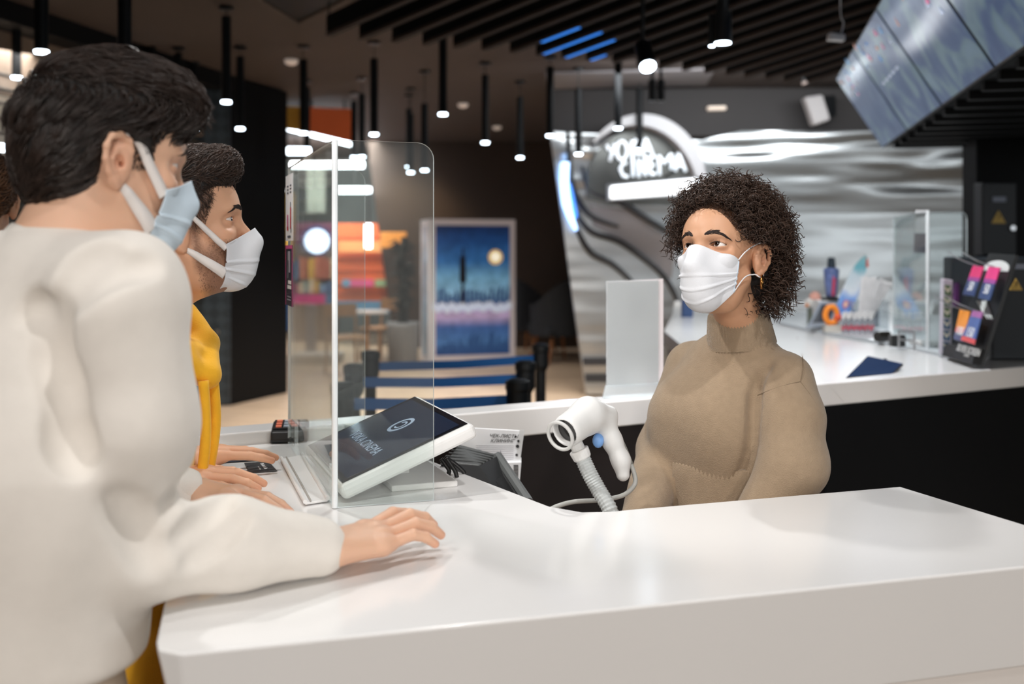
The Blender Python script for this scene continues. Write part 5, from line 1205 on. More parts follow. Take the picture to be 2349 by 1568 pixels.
def ear_ops(S,sx,sc=1.0,out=0.0):
    X=.0715
    def p(x,y,z): return (sx*(X+x+out*max(0,-y*20)),-.010+y*sc,.000+z*sc)
    S.ell((sx*(X+.003),-.0095,.004),(.0105,.0185*sc,.0335*sc),k=.005)
    pts=[p(.004,.010,.004),p(.007,.0135,.015),p(.010,.008,.027),p(.013,-.004,.0315),p(.016,-.0145,.027),p(.017,-.0195,.014),p(.015,-.018,-.001),p(.011,-.011,-.015),p(.007,-.002,-.024)]
    S.chain(pts,[.0035,.0038,.0042,.0046,.0046,.0044,.0042,.0045,.0062],k=.003)
    S.cone(p(.006,-.002,-.024),p(.005,.003,-.029),.0066,.005,k=.004)
    S.chain([p(.007,.004,.018),p(.010,-.006,.012),p(.011,-.009,0),p(.009,-.004,-.012)],[.003,.004,.0042,.004],k=.004)
    S.ell(p(.014,.0,-.001),(.009,.0065,.009),k=.004,sub=True)
    S.ell(p(.016,-.013,.014),(.005,.0028,.011),k=.003,sub=True)
    S.ell(p(.003,.004,-.003),(.012,.0035,.0045),k=.002,sub=True)
    S.cone(p(.006,.0105,-.001),p(.005,.0095,-.008),.0038,.0034,k=.004)

EYE=(.0315,.0705,.017)
def head_sdf(female=False, jaw=1.0, nose=1.0, eyes=True, open_=(.0052,.0042), ears=(1,-1), earsc=1.0, earout=0.0, cheek=1.0):
    S=SDF(); w=.95 if female else 1.0
    S.ell((0,-.004,.044),(.075*w,.098,.087),k=.0)
    S.ell((0,.030,.042),(.064*w,.064,.062),k=.02)
    S.ell((0,.034,-.030),(.056*w,.055,.066),k=.025)
    for sx in(1,-1):
        S.cone((sx*.053*w*jaw,.004,-.038),(sx*.016,.070,-.090),.016,.014,k=.022)
        S.ell((sx*.041*w*cheek,.060,-.010),(.020,.022,.020),k=.018)
        S.cone((sx*.042,.074,.030),(sx*.012,.088,.031),.0085 if not female else .007,.0095 if not female else .0075,k=.014)
    S.ell((0,.074,-.089),(.017,.016,.014),k=.016)
    S.cone((-.02,.02,-.075),(.02,.02,-.075),.03,.03,k=.03)
    for sx in(1,-1): S.ell((sx*.033,.097,.0145),(.0175,.015,.0135),k=.014,sub=True)
    for sx in(1,-1): S.ell((sx*.0515,.086,.0125),(.0145,.0175,.0125),k=.014,sub=True)
    S.cone((0,.088,.016),(0,.106*nose,-.020),.0075,.0105,k=.012)
    S.ell((0,.108*nose,-.024),(.0115,.011,.0095),k=.006)
    for sx in(1,-1): S.ell((sx*.0115,.100,-.028),(.0085,.010,.0075),k=.005)
    S.ell((0,.086,-.052),(.024,.014,.018),k=.015)
    S.cone((-.018,.093,-.056),(.018,.093,-.056),.0055,.0055,k=.005)
    S.cone((-.015,.092,-.065),(.015,.092,-.065),.006,.006,k=.004)
    if eyes:
        for sx in(1,-1):
            E=np.array((sx*EYE[0],EYE[1],EYE[2])); S.ell(tuple(E),(.0142,.0140,.0140),k=.006)
            hu,hl=open_; w_=.0152; R1=(w_*w_+hu*hu)/(2*hu); R2=(w_*w_+hl*hl)/(2*hl)
            def alm(p,E=E,hu=hu,hl=hl,R1=R1,R2=R2):
                x=p[:,0]-E[0]*1.03; z=p[:,2]-E[2]
                a=np.sqrt(x*x+(z-(hu-R1))**2)-R1; b=np.sqrt(x*x+(z-(R2-hl))**2)-R2
                return np.maximum(np.maximum(a,b),(E[1]+.0005)-p[:,1])
            S.fn(alm,E+np.array((0,.012,0)),.018,k=.0012,sub=True)
    for sx in ears: ear_ops(S,sx,earsc,earout)
    return S
def envelope_sdf(female=False):
    """smooth lower face used to drape a mask"""
    S=SDF(); w=.95 if female else 1.0
    S.ell((0,.0,.03),(.077*w,.092,.09),k=0)
    S.ell((0,.034,-.030),(.061*w,.060,.072),k=.03)
    S.cone((0,.092,.006),(0,.111,-.028),.012,.016,k=.03)
    S.ell((0,.088,-.060),(.030,.024,.030),k=.03)
    S.ell((0,.070,-.088),(.026,.022,.018),k=.03)
    return S
SKIN={}
def skin(name,c): 
    return mat('skin_'+name,c,rough=.48,spec=.4,attr='tint',sss=.12,bump=.05,bscale=900)
def tint_head(v,female=False,beard=0.0,lips=True,fade=0.0):
    t=np.ones((len(v),3)); x,y,z=v[:,0],v[:,1],v[:,2]
    def g(c,r): return np.exp(-(((v-np.array(c))/np.array(r))**2).sum(1))
    red=sum(g((s*.046,.062,-.014),(.022,.03,.02)) for s in(1,-1))*.5+sum(g((s*.083,-.012,.0),(.014,.025,.035)) for s in(1,-1))*.7+g((0,.112,-.024),(.014,.014,.014))*.6
    red=np.clip(red,0,1)[:,None]; t*=1-red*np.array([.02,.14,.16])
    lid=sum(g((s*.0315,.084,.016),(.018,.012,.011)) for s in(1,-1))[:,None]; t*=1-np.clip(lid,0,1)*np.array([.14,.22,.22])
    if beard:
        m=np.clip((y-.012)/.02,0,1)*np.clip((-.018-z)/.03,0,1)+np.clip((y-.004)/.012,0,1)*np.clip((.03-y)/.012,0,1)*np.clip((.04-z)/.02,0,1)*np.clip((z+.08)/.02,0,1)*.8
        n=np.clip(m,0,1)*(0.75+.5*RNG.random(len(v))); t*=1-np.clip(n*beard,0,.8)[:,None]*np.array([.75,.8,.82])
    if fade:   # closely cropped hair on the skull
        m=np.clip((.056-.42*np.clip(.055-z,0,.2)-y)/.010,0,1)*np.clip((z+.012+.55*np.clip(y+.01,-.2,0))/.02,0,1)*(np.abs(x)>.02)
        ear=np.clip(1-((np.abs(x)-.080)/.016)**2-((y+.010)/.030)**2-(z/.036)**2,0,1)>.0
        m=m*(~ear); a=np.clip(.5+(z/.07),.35,1)*fade; n=m*a*(.8+.4*RNG.random(len(v))); t*=1-np.clip(n,0,.85)[:,None]*np.array([.86,.88,.88])
    return t
def make_eyes(root,M,gaze=(0,1,0),sides=(1,-1),iris=(58,36,24)):
    ms=[mat('eye_white',(222,214,208),rough=.15,coat=.6),mat('iris_%d'%iris[0],iris,rough=.1,coat=.8),mat('pupil',(6,5,5),rough=.05,coat=.8)]
    gz=Vector(gaze).normalized(); up_=Vector((0,0,1)); a=gz.cross(up_).normalized(); b=a.cross(gz)
    for sx in sides:
        E=Vector((sx*EYE[0],EYE[1],EYE[2])); r=.0124; vs=[];fs=[];mi=[]
        angs=[0,5,11,11.01,18,26,26.01,35,50,70,90,120,150,180]; n=28
        for an in angs:
            an=math.radians(an)
            for k in range(n):
                q=2*PI*k/n; d=gz*math.cos(an)+(a*math.cos(q)+b*math.sin(q))*math.sin(an); vs.append(E+d*r)
        for i in range(len(angs)-1):
            for k in range(n): fs.append((i*n+k,i*n+(k+1)%n,(i+1)*n+(k+1)%n,(i+1)*n+k)); mi.append(2 if angs[i+1]<=11 else 1 if angs[i+1]<=26 else 0)
        vs=xf(M,np.array([tuple(q) for q in vs])); o=mesh_obj('eye',vs-np.array(root.location),fs,ms,root,True,mi)
def brow(root,M,S,sx,pts,rad,m,n=150,name='eyebrow'):
    pts=np.array(pts,float); pts[:,0]*=sx
    paths=[]
    for i in range(n):
        u=RNG.random()*.97; k=u*(len(pts)-1); a=int(k); f=k-a; p=pts[a]*(1-f)+pts[a+1]*f; d=pts[a+1]-pts[a]
        wd=.0040*(1-.75*u**2)*(.6+.4*min(1,u*6)); off=RNG.uniform(-1,1)*wd
        s=np.array([p[0],.16,p[1]+off]); dx=d/np.linalg.norm(d)*.0085; dz=.0012*(1-2*u)
        seg=[s+np.array([dx[0]*t,0,dx[1]*t+dz*t*2]) for t in(0,.4,.75,1)]; paths.append(seg)
    paths=np.array(paths); q=paths.reshape(-1,3); h=S.trace(q,np.array([[0,-1,0]]),n=40); h=h+np.array([0,1,0])*.0007*np.tile([0,1,1.4,1.2],n)[:,None]
    v,f=strands_mesh(h.reshape(n,4,3),rad,3); np_obj(name,xf(M,v),f,m,root)

def comb(S,roots,dirf,L,segs,lift=.003,jit=.15,target=None):
    """strands laid along a direction field on the surface of S (local coords)"""
    N=len(roots); p=roots.copy(); out=[p.copy()]; L=np.broadcast_to(L,(N,)); st=(L/segs)[:,None]
    j=RNG.normal(size=(N,3))*jit; lf=np.broadcast_to(lift,(N,))*(0.3+1.4*RNG.random(N))
    for s in range(segs):
        d=dirf(p)+j; g=S.grad(p); d=d-g*(d*g).sum(1,keepdims=True)*.9; d/=np.maximum(np.linalg.norm(d,axis=1,keepdims=True),1e-6)
        p=p+d*st; tg=lf*math.sin(PI*min(1,(s+1)/segs*.8)); e=tg-S.ev(p); p=p+S.grad(p)*np.clip(e,-.004,.004)[:,None]; out.append(p.copy())
    return np.stack(out,1)
def off_ears(pa):
    x,y,z=np.abs(pa[...,0]),pa[...,1],pa[...,2]
    return pa[~((x>.066)&(((y+.009)/.024)**2+((z-.001)/.036)**2<1)).any(1)]
def clump(pa,ng,amt=.75,keep=.35):
    G_=pa[:ng]; r=pa[:,0]; gi=np.array([np.argmin(((G_[:,0]-q)**2).sum(1)) for q in r]); S_=pa.shape[1]
    w=(np.linspace(0,1,S_)**1.1*amt)[None,:,None]; tgt=G_[gi]+((r-G_[gi][:,0])*keep)[:,None,:]
    return pa*(1-w)+tgt*w
def sample_on(S,n,lo,hi,keep):
    """random points on the surface of S inside a box, filtered"""
    res=[]
    while sum(len(r) for r in res)<n:
        q=RNG.uniform(lo,hi,size=(4000,3)); d=S.ev(q)
        q=q[np.abs(d)<.012]
        for _ in range(3): q=q-S.grad(q)*S.ev(q)[:,None]
        res.append(q[keep(q)])
        if len(res)>60: break
    r=np.concatenate(res); RNG.shuffle(r); return r[:n]

# ---------------- masks
def face_mask(root,M,env,m,th=1.05,top=.40,bot=-1.05,center=(0,.020,-.045),pleats=1,off=.0035,sidepinch=0.0,name='face_mask',clear=None,edge=None,topside=None,botside=None):
    """sheet draped over env; param u: -th..th around, v: bottom..top"""
    nu,nv=61,97; c=np.array(center); U=np.linspace(-1,1,nu); W=np.linspace(0,1,nv)
    uu,ww=np.meshgrid(U,W,indexing='ij')
    ts=top if topside is None else topside; bs=bot if botside is None else botside
    k=np.abs(uu)**1.6
    tt=top*(1-k)+ts*k; bb=bot*(1-k)+bs*k
    ph=bb+(tt-bb)*ww; an=uu*th
    ph=ph*(1-sidepinch*np.abs(uu)**3)+sidepinch*np.abs(uu)**3*(.5*(ts+bs))
    d=np.stack([np.sin(an)*np.cos(ph),np.cos(an)*np.cos(ph),np.sin(ph)],-1).reshape(-1,3)
    # march from outside inwards
    t=np.full(len(d),.2)
    for _ in range(60): t=t-np.clip(env.ev(c+d*t[:,None])*.7,-.02,.02)
    w1=ww.reshape(-1)
    disp=off+np.zeros(len(t))
    if pleats:
        au=np.clip((np.abs(uu.reshape(-1))-.10)/.35,0,1)
        for i,wc in enumerate((.30,.46,.62)):
            wq=wc+.05*(1-np.abs(uu.reshape(-1)))*(wc-.46); s=(w1-wq)/.045; disp+=(.0012+.0030*au)*np.where((s>-.12)&(s<1),np.where(s<0,(s+.12)/.12,(1-s)),0)
        disp+=.0007*np.sin(uu.reshape(-1)*13+w1*9)*(np.abs(uu.reshape(-1))**1)
    p=c+d*(t+disp)[:,None]
    if clear is not None:
        for _ in range(4): p=p+d*np.clip(.0022-clear.ev(p),0,.01)[:,None]
    p=p.reshape(nu,nv,3)
    v=p.reshape(-1,3); i=np.arange(nu-1)[:,None]*nv+np.arange(nv-1)[None]
    f=np.stack([i,i+nv,i+nv+1,i+1],-1).reshape(-1,4)
    o=np_obj(name,xf(M,v),f,m,root); md=o.modifiers.new('s','SOLIDIFY'); md.thickness=.0012; md.offset=1
    return o,p
def strap(root,M,S,pts,w,m,off=.0025,name='ear_loop',flat=True,n=10,wtaper=None):
    """flat ribbon or cord through local points, laid on S"""
    P_=np.array([tuple(q) for q in cr([Vector(p) for p in pts],n)])
    d=S.ev(P_); P_=P_+S.grad(P_)*np.where(d<off,off-d,0)[:,None]
    if not flat:
        mb=MB(); mb.tube([tuple(q) for q in xf(M,P_)],w,8); return mb.build(name,m,root,smooth=True)
    t=np.gradient(P_,axis=0); t/=np.linalg.norm(t,axis=1,keepdims=True); g=P_*np.array([1,.35,0])+np.array([0,0,0]); g=g/np.linalg.norm(g,axis=1,keepdims=True); s=np.cross(t,g); s/=np.linalg.norm(s,axis=1,keepdims=True)
    wv=np.interp(np.linspace(0,1,len(P_)),np.linspace(0,1,len(w)),w) if hasattr(w,'__len__') else np.full(len(P_),w)
    a=P_+s*wv[:,None]/2; b=P_-s*wv[:,None]/2; mid=P_+g*.0012
    v=np.concatenate([a,mid,b]); L=len(P_); f=[]
    for i in range(L-1): f+=[(i,i+1,L+i+1,L+i),(L+i,L+i+1,2*L+i+1,2*L+i)]
    o=np_obj(name,xf(M,v),np.array(f),m,root); md=o.modifiers.new('s','SOLIDIFY'); md.thickness=.0008; md.offset=1; return o

# ---------------- hands (world coordinates)
def hand_ops(S,wrist,d,nrm,side,sc=1.0,flex=(8,16,14),spread=1.0,thumb=0.0,lift=None,seed=0):
    """flat-ish resting hand; d = wrist->fingers, nrm = back of hand, side = +1 if the thumb lies on the left of d seen from above"""
    d=Vector(d).normalized(); n=Vector(nrm); n=(n-d*n.dot(d)).normalized(); l=n.cross(d)*side   # towards the thumb
    w=Vector(wrist); rs=random.Random(seed)
    def q(x,y,z): return w+d*(x*sc)+l*(y*sc)+n*(z*sc)
    kn=[(.090,.026,.008),(.094,.005,.011),(.088,-.015,.009),(.078,-.033,.004)]
    S.cone(q(-.06,0,.0),q(.0,0,.0),.024*sc,.024*sc,k=.01)
    for i,(x,y,z) in enumerate(kn):
        S.cone(q(.005,y*.55,.001),q(x-.012,y*.95,z-.004),.017*sc,.0135*sc if i<3 else .012*sc,k=.012)
        S.cone(q(x-.014,y*.97,z-.001),q(x,y,z-.001),.0115*sc,.0105*sc,k=.008)
    S.cone(q(.02,.018,-.006),q(.06,.024,-.006),.015*sc,.012*sc,k=.015)
    ln=[(.043,.026,.021),(.048,.030,.022),(.044,.028,.022),(.034,.021,.019)]; rr=[(.0096,.0088,.0080,.0066),(.0098,.009,.0081,.0068),(.0094,.0086,.0078,.0065),(.0084,.0076,.007,.006)]
    tips=[]
    for i in range(4):
        x,y,z=kn[i]; p=q(x,y,z-.001); ang=math.radians(-2+(flex[3] if len(flex)>3 else 0)+rs.uniform(-2,2)); yaw=math.radians((6-5.5*i)*spread+rs.uniform(-1,1))
        for j in range(3):
            ang-=math.radians(flex[j]+rs.uniform(-2,2)); dir_=(d*math.cos(yaw)+l*math.sin(yaw))*math.cos(ang)+n*math.sin(ang)
            e=p+dir_*ln[i][j]*sc; S.cone(p,e,rr[i][j]*sc,rr[i][j+1]*sc,k=.0025); p=e
        tips.append(p)
    t=[q(.018,.024,-.006),q(.048,.044-thumb*.01,-.012),q(.075,.052-thumb*.02,-.016),q(.098,.052-thumb*.03,-.020)]
    S.cone(t[0],t[1],.0145*sc,.0125*sc,k=.012); S.cone(t[1],t[2],.0115*sc,.0100*sc,k=.004); S.cone(t[2],t[3],.0098*sc,.0072*sc,k=.003)
    return tips,kn,q
def hand_mesh(wrist,d,nrm,side,**kw):
    S=SDF(); tips,kn,q=hand_ops(S,wrist,d,nrm,side,**kw); v,f=S.mesh(.0021)
    t=np.ones((len(v),3))
    for p in tips:
        g=np.exp(-((v-np.array(p))**2).sum(1)/.012**2)[:,None]; t*=1-g*np.array([.0,.13,.14])
    for x,y,z in kn:
        g=np.exp(-((v-np.array(q(x,y,z)))**2).sum(1)/.011**2)[:,None]; t*=1-g*np.array([.0,.07,.08])
    return v,f,t
def merge(parts):
    V_=[];F_=[];T_=[];n=0
    for v,f,t in parts: V_.append(v);F_.append(f+n);T_.append(t);n+=len(v)
    return np.concatenate(V_),np.concatenate(F_),np.concatenate(T_)
def on_camera_ray(S,pts,start=.8):
    """points where camera rays through given photo pixels first meet S"""
    cam0=np.array([0,0,CAMZ]); d=np.array([tuple(P(x,y,1.0)-V(0,0,CAMZ)) for x,y in pts]); d/=np.linalg.norm(d,axis=1,keepdims=True)
    t=np.full(len(d),start)
    for _ in range(90): t+=np.clip(S.ev(cam0+d*t[:,None])*.7,-.05,.05)
    return cam0+d*t[:,None]
def shoes_and_legs(root,hip,yaw,tm,sm,foot=.27,knee=(0,0),spread=.11,leg_r=(.088,.062,.055),zhem=.06):
    Fd=Vector((math.cos(yaw),math.sin(yaw),0)); Ld=Vector((-Fd.y,Fd.x,0))
    S=SDF(); hip=Vector(hip)
    S.econe(hip+V(0,0,-.06),hip+V(0,0,.05),.148,.14,.72,math.atan2(Ld.y,Ld.x),k=.03)
    feet=[]
    for s in(1,-1):
        a=hip+Ld*(s*.085)+V(0,0,-.08); f_=hip+Ld*(s*spread)+Fd*knee[1]; f_.z=zhem
        kn_=a.lerp(f_,.48)+Fd*knee[0]; S.cone(a,kn_,leg_r[0],leg_r[1],k=.03); S.cone(kn_,f_,leg_r[1],leg_r[2],k=.03); feet.append(f_)
    v,f=S.mesh(.009); np_obj('trousers',v,f,tm,root)
    for f_ in feet:
        T=SDF(); h=V(f_.x,f_.y,0); T.cone(h+V(0,0,.045)-Fd*.05,h+V(0,0,.045)+Fd*.06,.042,.040,k=.02); T.cone(h+V(0,0,.038)+Fd*.06,h+V(0,0,.032)+Fd*.17,.038,.028,k=.03); T.cone(h+V(0,0,.05),h+V(0,0,.10),.042,.045,k=.02)
        T.half((0,0,-1),-.002,h,1); v,f=T.mesh(.006); np_obj('shoe',v,f,sm,root)
def knit(name,col,rib=None,bump=.35,scale=260,rough=.95,sheen=.25,var=.05):
    return mat(name,col,rough=rough,spec=.15,bump=bump,bscale=scale,sheen=sheen,var=var,vscale=70,detail=5)
# ---------------------------------------------------------------- masked woman behind the counter
wr=empty('person',(.46,2.16,0),'woman with short curly dark hair, white mask and beige mock neck sweater behind the counter','person')
MW=head_matrix((.423,2.06,1.480),(-.643,-.766),math.radians(11),math.radians(-3))
skW=skin('warm',(204,156,124))
HS=head_sdf(True,jaw=.95,open_=(.0050,.0040),ears=(1,-1),earsc=.98)
neck=np.array((.482,2.142,1.345)); nl=ixf(MW,neck[None])[0]
HB=head_sdf(True,jaw=.95,open_=(.0050,.0040),ears=(1,-1),earsc=.98)
HB.cone((0,-.012,-.035),nl,.048,.047,k=.022)
v,f=HB.mesh(.0017); tw=tint_head(v,True); sc_=(v[:,2]>-.025)&(((v[:,0]/.071)**2+((v[:,2]+.004)/.096)**2>1)|(v[:,1]<.038))&((v[:,1]<.034)|(v[:,2]>.05))&~((np.abs(v[:,0])>.055)&(v[:,1]<.042)&(v[:,1]>-.035)&(v[:,2]<.036))|((v[:,1]<-.062)&(v[:,2]>-.06)); tw[sc_]*=np.array([.14,.12,.11]); parts=[(xf(MW,v),f,tw)]
# body under the clothes
phi=math.radians(50); Lb=Vector((math.cos(phi),-math.sin(phi),0)); Fb=Vector((-math.sin(phi),-math.cos(phi),0))
sp=Vector((.462,2.19,0))
B=SDF(); yawL=math.atan2(Lb.y,Lb.x)
B.cone(neck,neck+np.array((0,.01,-.1)),.048,.05,k=.02); B.econe(sp+V(0,0,.94),sp+V(0,0,1.22),.115,.085,.68,yawL,k=.02)
shL=V(.556,2.078,1.245); shR=V(.402,2.275,1.240); elL=V(.548,1.995,1.085); wrL=V(.43,1.965,.915); elR=V(.335,2.26,1.065); wrR=V(.255,2.03,.955)
B.cone(shL,elL,.045,.038,k=.03); B.cone(elL,wrL,.036,.024,k=.02); B.cone(shR,elR,.045,.038,k=.03); B.cone(elR,wrR,.036,.024,k=.02)
B.cone(sp+V(0,0,.95)+Lb*.08,sp+V(0,0,.1)+Lb*.09,.075,.045,k=.03); B.cone(sp+V(0,0,.95)-Lb*.08,sp+V(0,0,.1)-Lb*.09,.075,.045,k=.03)
v,f=B.mesh(.010); parts.append((v,f,np.ones((len(v),3))))
parts.append(hand_mesh(wrL,V(-.85,-.35,-.35),V(-.3,-.2,.9),-1,sc=.92,flex=(14,22,18)))
parts.append(hand_mesh(wrR,V(-.3,-.75,-.3),V(-.1,-.3,.95),1,sc=.92,flex=(14,22,18)))
v,f,t=merge(parts); np_obj('body',v,f,skW,wr,attr=t)
make_eyes(wr,MW,gaze=(-.06,1,.20),iris=(52,34,26))
BRW=mat('brow_dark',(40,26,22),rough=.7)
for sx in(1,-1):
    brow(wr,MW,HS,sx,[(.012,.0335),(.022,.0385),(.033,.0400),(.043,.0365),(.049,.0325)],.00042,BRW,170)
# lashes: thin dark line on the upper lid
def lash(root,M,S,sx,m,hu,hl):
    mb=MB(); w_=.0146; pts=[]
    for u in np.linspace(-1,1,17):
        x=u*w_; z=hu*(1-u*u)*1.02+.0002; pts.append((sx*EYE[0]+x,.12,EYE[2]+z))
    h=S.trace(np.array(pts),np.array([[0,-1,0]]),n=50)+np.array([0,.0006,0]); mb.tube([tuple(q) for q in xf(M,h)],[.0004+.0005*math.sin(PI*i/16) for i in range(17)],6)
    for i in range(2,17):
        o=h[i]; a=(i-8)/8; d=np.array([a*.5*1,.8,.55]); d/=np.linalg.norm(d); q=[o,o+d*.003,o+d*.0062+np.array([0,0,.0012])]; mb.tube([tuple(z) for z in xf(M,np.array(q))],[.0003,.00022,.0001],4)
    pts=[(sx*EYE[0]+u*w_,.12,EYE[2]-hl*(1-u*u)) for u in np.linspace(-.9,.9,13)]; h=S.trace(np.array(pts),np.array([[0,-1,0]]),n=50)+np.array([0,.0002,0]); mb.tube([tuple(q) for q in xf(M,h)],.0003,5)
    mb.build('eyelash',m,root)
for sx in(1,-1): lash(wr,MW,HS,sx,mat('lash',(18,12,11),rough=.6),.0050,.0040)
# hair: dark core volume and ringlets
HC=SDF(); HC.ell((.004,-.040,.062),(.098,.110,.102),k=0); HC.ell((.006,-.078,-.010),(.092,.068,.074),k=.04); HC.ell((.004,.008,.092),(.086,.078,.064),k=.03)
for s in(1,-1): HC.ell((s*.070,-.012,.040),(.030,.050,.055),k=.03)
for s in(1,-1): HC.ell((s*.078,.002,-.002),(.044,.036,.040),k=.012,sub=True)
HC.ell((0,.112,-.008),(.086,.084,.132),k=.012,sub=True)
HC.ell((0,.035,-.12),(.085,.085,.085),k=.02,sub=True)
HCI=SDF(); HCI.fn(lambda p: HC.ev(p)+.011,(0,-.03,.03),.2); v,f=HCI.mesh(.005,lo=(-.14,-.17,-.14),hi=(.14,.12,.19)); hv=xf(MW,v)
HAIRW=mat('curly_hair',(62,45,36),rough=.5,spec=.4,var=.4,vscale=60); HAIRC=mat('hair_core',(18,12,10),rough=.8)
def faceclear(q):
    return (HS.ev(q)>.001)
roots=sample_on(HC,3800,(-.13,-.16,-.15),(.13,.12,.19),lambda q:(HS.ev(q)>-.004)&~((np.abs(q[:,0])<.060)&(q[:,1]>.05)&(q[:,2]<.094))&~((q[:,1]>-.018)&(q[:,1]<.06)&(q[:,2]<.030))&~((q[:,1]>-.052)&(q[:,2]<-.040))&~((np.abs(np.abs(q[:,0])-.078)<.022)&(np.abs(q[:,1])<.022)&(q[:,2]<.026)&(q[:,2]>-.045)))
N=len(roots); g=HC.grad(roots)
S_=34; tt=np.linspace(0,1,S_)
dwn=ixf(MW,np.array([[0,0,-1.0]])+np.array(MW.translation))[0]
ax=g*.75+RNG.normal(size=(N,3))*.42+dwn*(.25+.45*RNG.random((N,1)))*np.clip(.05-roots[:,2:3],0,.1)*10
ax/=np.linalg.norm(ax,axis=1,keepdims=True)
ref=RNG.normal(size=(N,3)); u_=np.cross(ax,ref); u_/=np.linalg.norm(u_,axis=1,keepdims=True); w_=np.cross(ax,u_)
ln=(.030+.026*RNG.random(N))[:,None,None]*np.where(roots[:,2]<-.02,1.15,.9)[:,None,None]; rad=(.0038+.0036*RNG.random(N))[:,None]; turns=(1.6+1.6*RNG.random(N))[:,None]; ph=RNG.uniform(0,6.28,(N,1))
an=ph+2*PI*turns*tt[None]; rr=(rad*np.minimum(1,tt[None]*5+.25))[...,None]
paths=roots[:,None,:]-g[:,None,:]*.010+ax[:,None,:]*ln*tt[None,:,None]+(u_[:,None,:]*np.cos(an)[...,None]+w_[:,None,:]*np.sin(an)[...,None])*rr
sag=(tt[None,:,None]**2)*ln*.35*RNG.random((N,1,1)); paths=paths+dwn*sag
# keep curls off the face
flat=paths.reshape(-1,3); bad=((HS.ev(flat)<.0005)&(flat[:,1]>.03)).reshape(N,S_).mean(1)>.25
inface=((np.abs(flat[:,0])<.058)&(flat[:,1]>.05)&(flat[:,2]<.088)&(flat[:,2]>-.16)).reshape(N,S_).any(1)
inear=((np.abs(np.abs(flat[:,0])-.080)<.02)&(flat[:,1]>-.024)&(flat[:,1]<.05)&(flat[:,2]<.026)&(flat[:,2]>-.05)).reshape(N,S_).any(1)|((flat[:,1]>-.020)&(flat[:,2]<-.045)).reshape(N,S_).any(1)|((flat[:,0]<.0)&(flat[:,2]<-.045)).reshape(N,S_).any(1)|(flat[:,2]<-.108).reshape(N,S_).any(1)
ok=~(bad|inface|inear)
# short fine curls along the hairline, rooted on the scalp
def hairline(q): return (q[:,2]>.0)&(((q[:,0]/.070)**2+((q[:,2]+.004)/.094)**2>1)|(q[:,1]<.040))&(q[:,1]>-.03)&((q[:,1]<.036)|(q[:,2]>.05))&~((np.abs(q[:,0])>.055)&(q[:,1]<.042)&(q[:,2]<.034))
r2=sample_on(HS,1500,(-.09,-.03,-.03),(.09,.1,.14),hairline); M2_=len(r2); g2=HS.grad(r2); S2=20; t2=np.linspace(0,1,S2)
a2=g2*.6+np.array([0,-.5,.25])+RNG.normal(size=(M2_,3))*.45; a2/=np.linalg.norm(a2,axis=1,keepdims=True); u2=np.cross(a2,RNG.normal(size=(M2_,3))); u2/=np.linalg.norm(u2,axis=1,keepdims=True); w2_=np.cross(a2,u2)
an2=RNG.uniform(0,6.28,(M2_,1))+2*PI*(1.2+.8*RNG.random((M2_,1)))*t2[None]; p2=r2[:,None,:]+a2[:,None,:]*(.012+.014*RNG.random((M2_,1,1)))*t2[None,:,None]+(u2[:,None,:]*np.cos(an2)[...,None]+w2_[:,None,:]*np.sin(an2)[...,None])*(.0022+.0020*RNG.random((M2_,1,1)))*np.minimum(1,t2*5)[None,:,None]
v2_,f2_=strands_mesh(p2,.00045,3)
vs,fs=strands_mesh(paths[ok],(.0005+.0005*RNG.random(ok.sum())),3)
fs=np.concatenate([fs,f2_+len(vs)]); vs=np.concatenate([vs,v2_]); n0=len(hv); allv=np.concatenate([hv,xf(MW,vs)]); allf=np.concatenate([f,fs+n0]); fm=np.concatenate([np.ones(len(f),int),np.zeros(len(fs),int)])
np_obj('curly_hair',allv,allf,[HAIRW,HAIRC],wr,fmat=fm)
# mask
MASKW=mat('mask_white',(220,222,227),rough=.75,bump=.15,bscale=700,spec=.2); MASKE=mat('mask_band',(206,220,234),rough=.7)
ENV=envelope_sdf(True)
mo,mp=face_mask(wr,MW,ENV,MASKW,th=1.08,top=.56,bot=-1.12,topside=.46,botside=-.42,off=.004,clear=HS)
for e,nm in ((mp[-1],'side_band'),(mp[0],'side_band')):
    q=e[2:-2]; mb=MB(); mb.tube([tuple(z) for z in xf(MW,q[::3])],.0024,6); mb.build(nm,MASKE,mo,smooth=True)
EARP=(.080,-.020,.030); EARL=(.076,-.024,-.018)
for s,i in((1,-1),(-1,0)):
    tp_=mp[i][-2]; bp_=mp[i][1]
    strap(wr,MW,HS,[tuple(tp_),(s*.070,.040,.008),(s*.074,.012,.026),(s*.080,-.006,.034),(s*.078,-.024,.026)],.0013,mat('ear_cord',(236,236,238),rough=.6),flat=False,off=.0015)
    strap(wr,MW,HS,[tuple(bp_),(s*.066,.030,-.040),(s*.073,.006,-.030),(s*.080,-.012,-.030),(s*.078,-.024,-.016)],.0013,mat('ear_cord',(236,236,238),rough=.6),flat=False,off=.0015)
# hoop earring
hc=xf(MW,np.array([[.084,-.008,-.043]]))[0]; hx=np.array(MW.to_3x3()@V(.35,.9,0)); hz=np.array(MW.to_3x3()@V(0,0,1))
mb=MB(); mb.tube([tuple(hc+hx*(.0115*math.cos(a))+hz*(.0125*math.sin(a))) for a in np.linspace(0,2*PI,29)[:-1]],.0023,10,closed=True); mb.build('hoop_earring',mat('gold',(176,128,72),rough=.25,metal=1),wr,smooth=True)
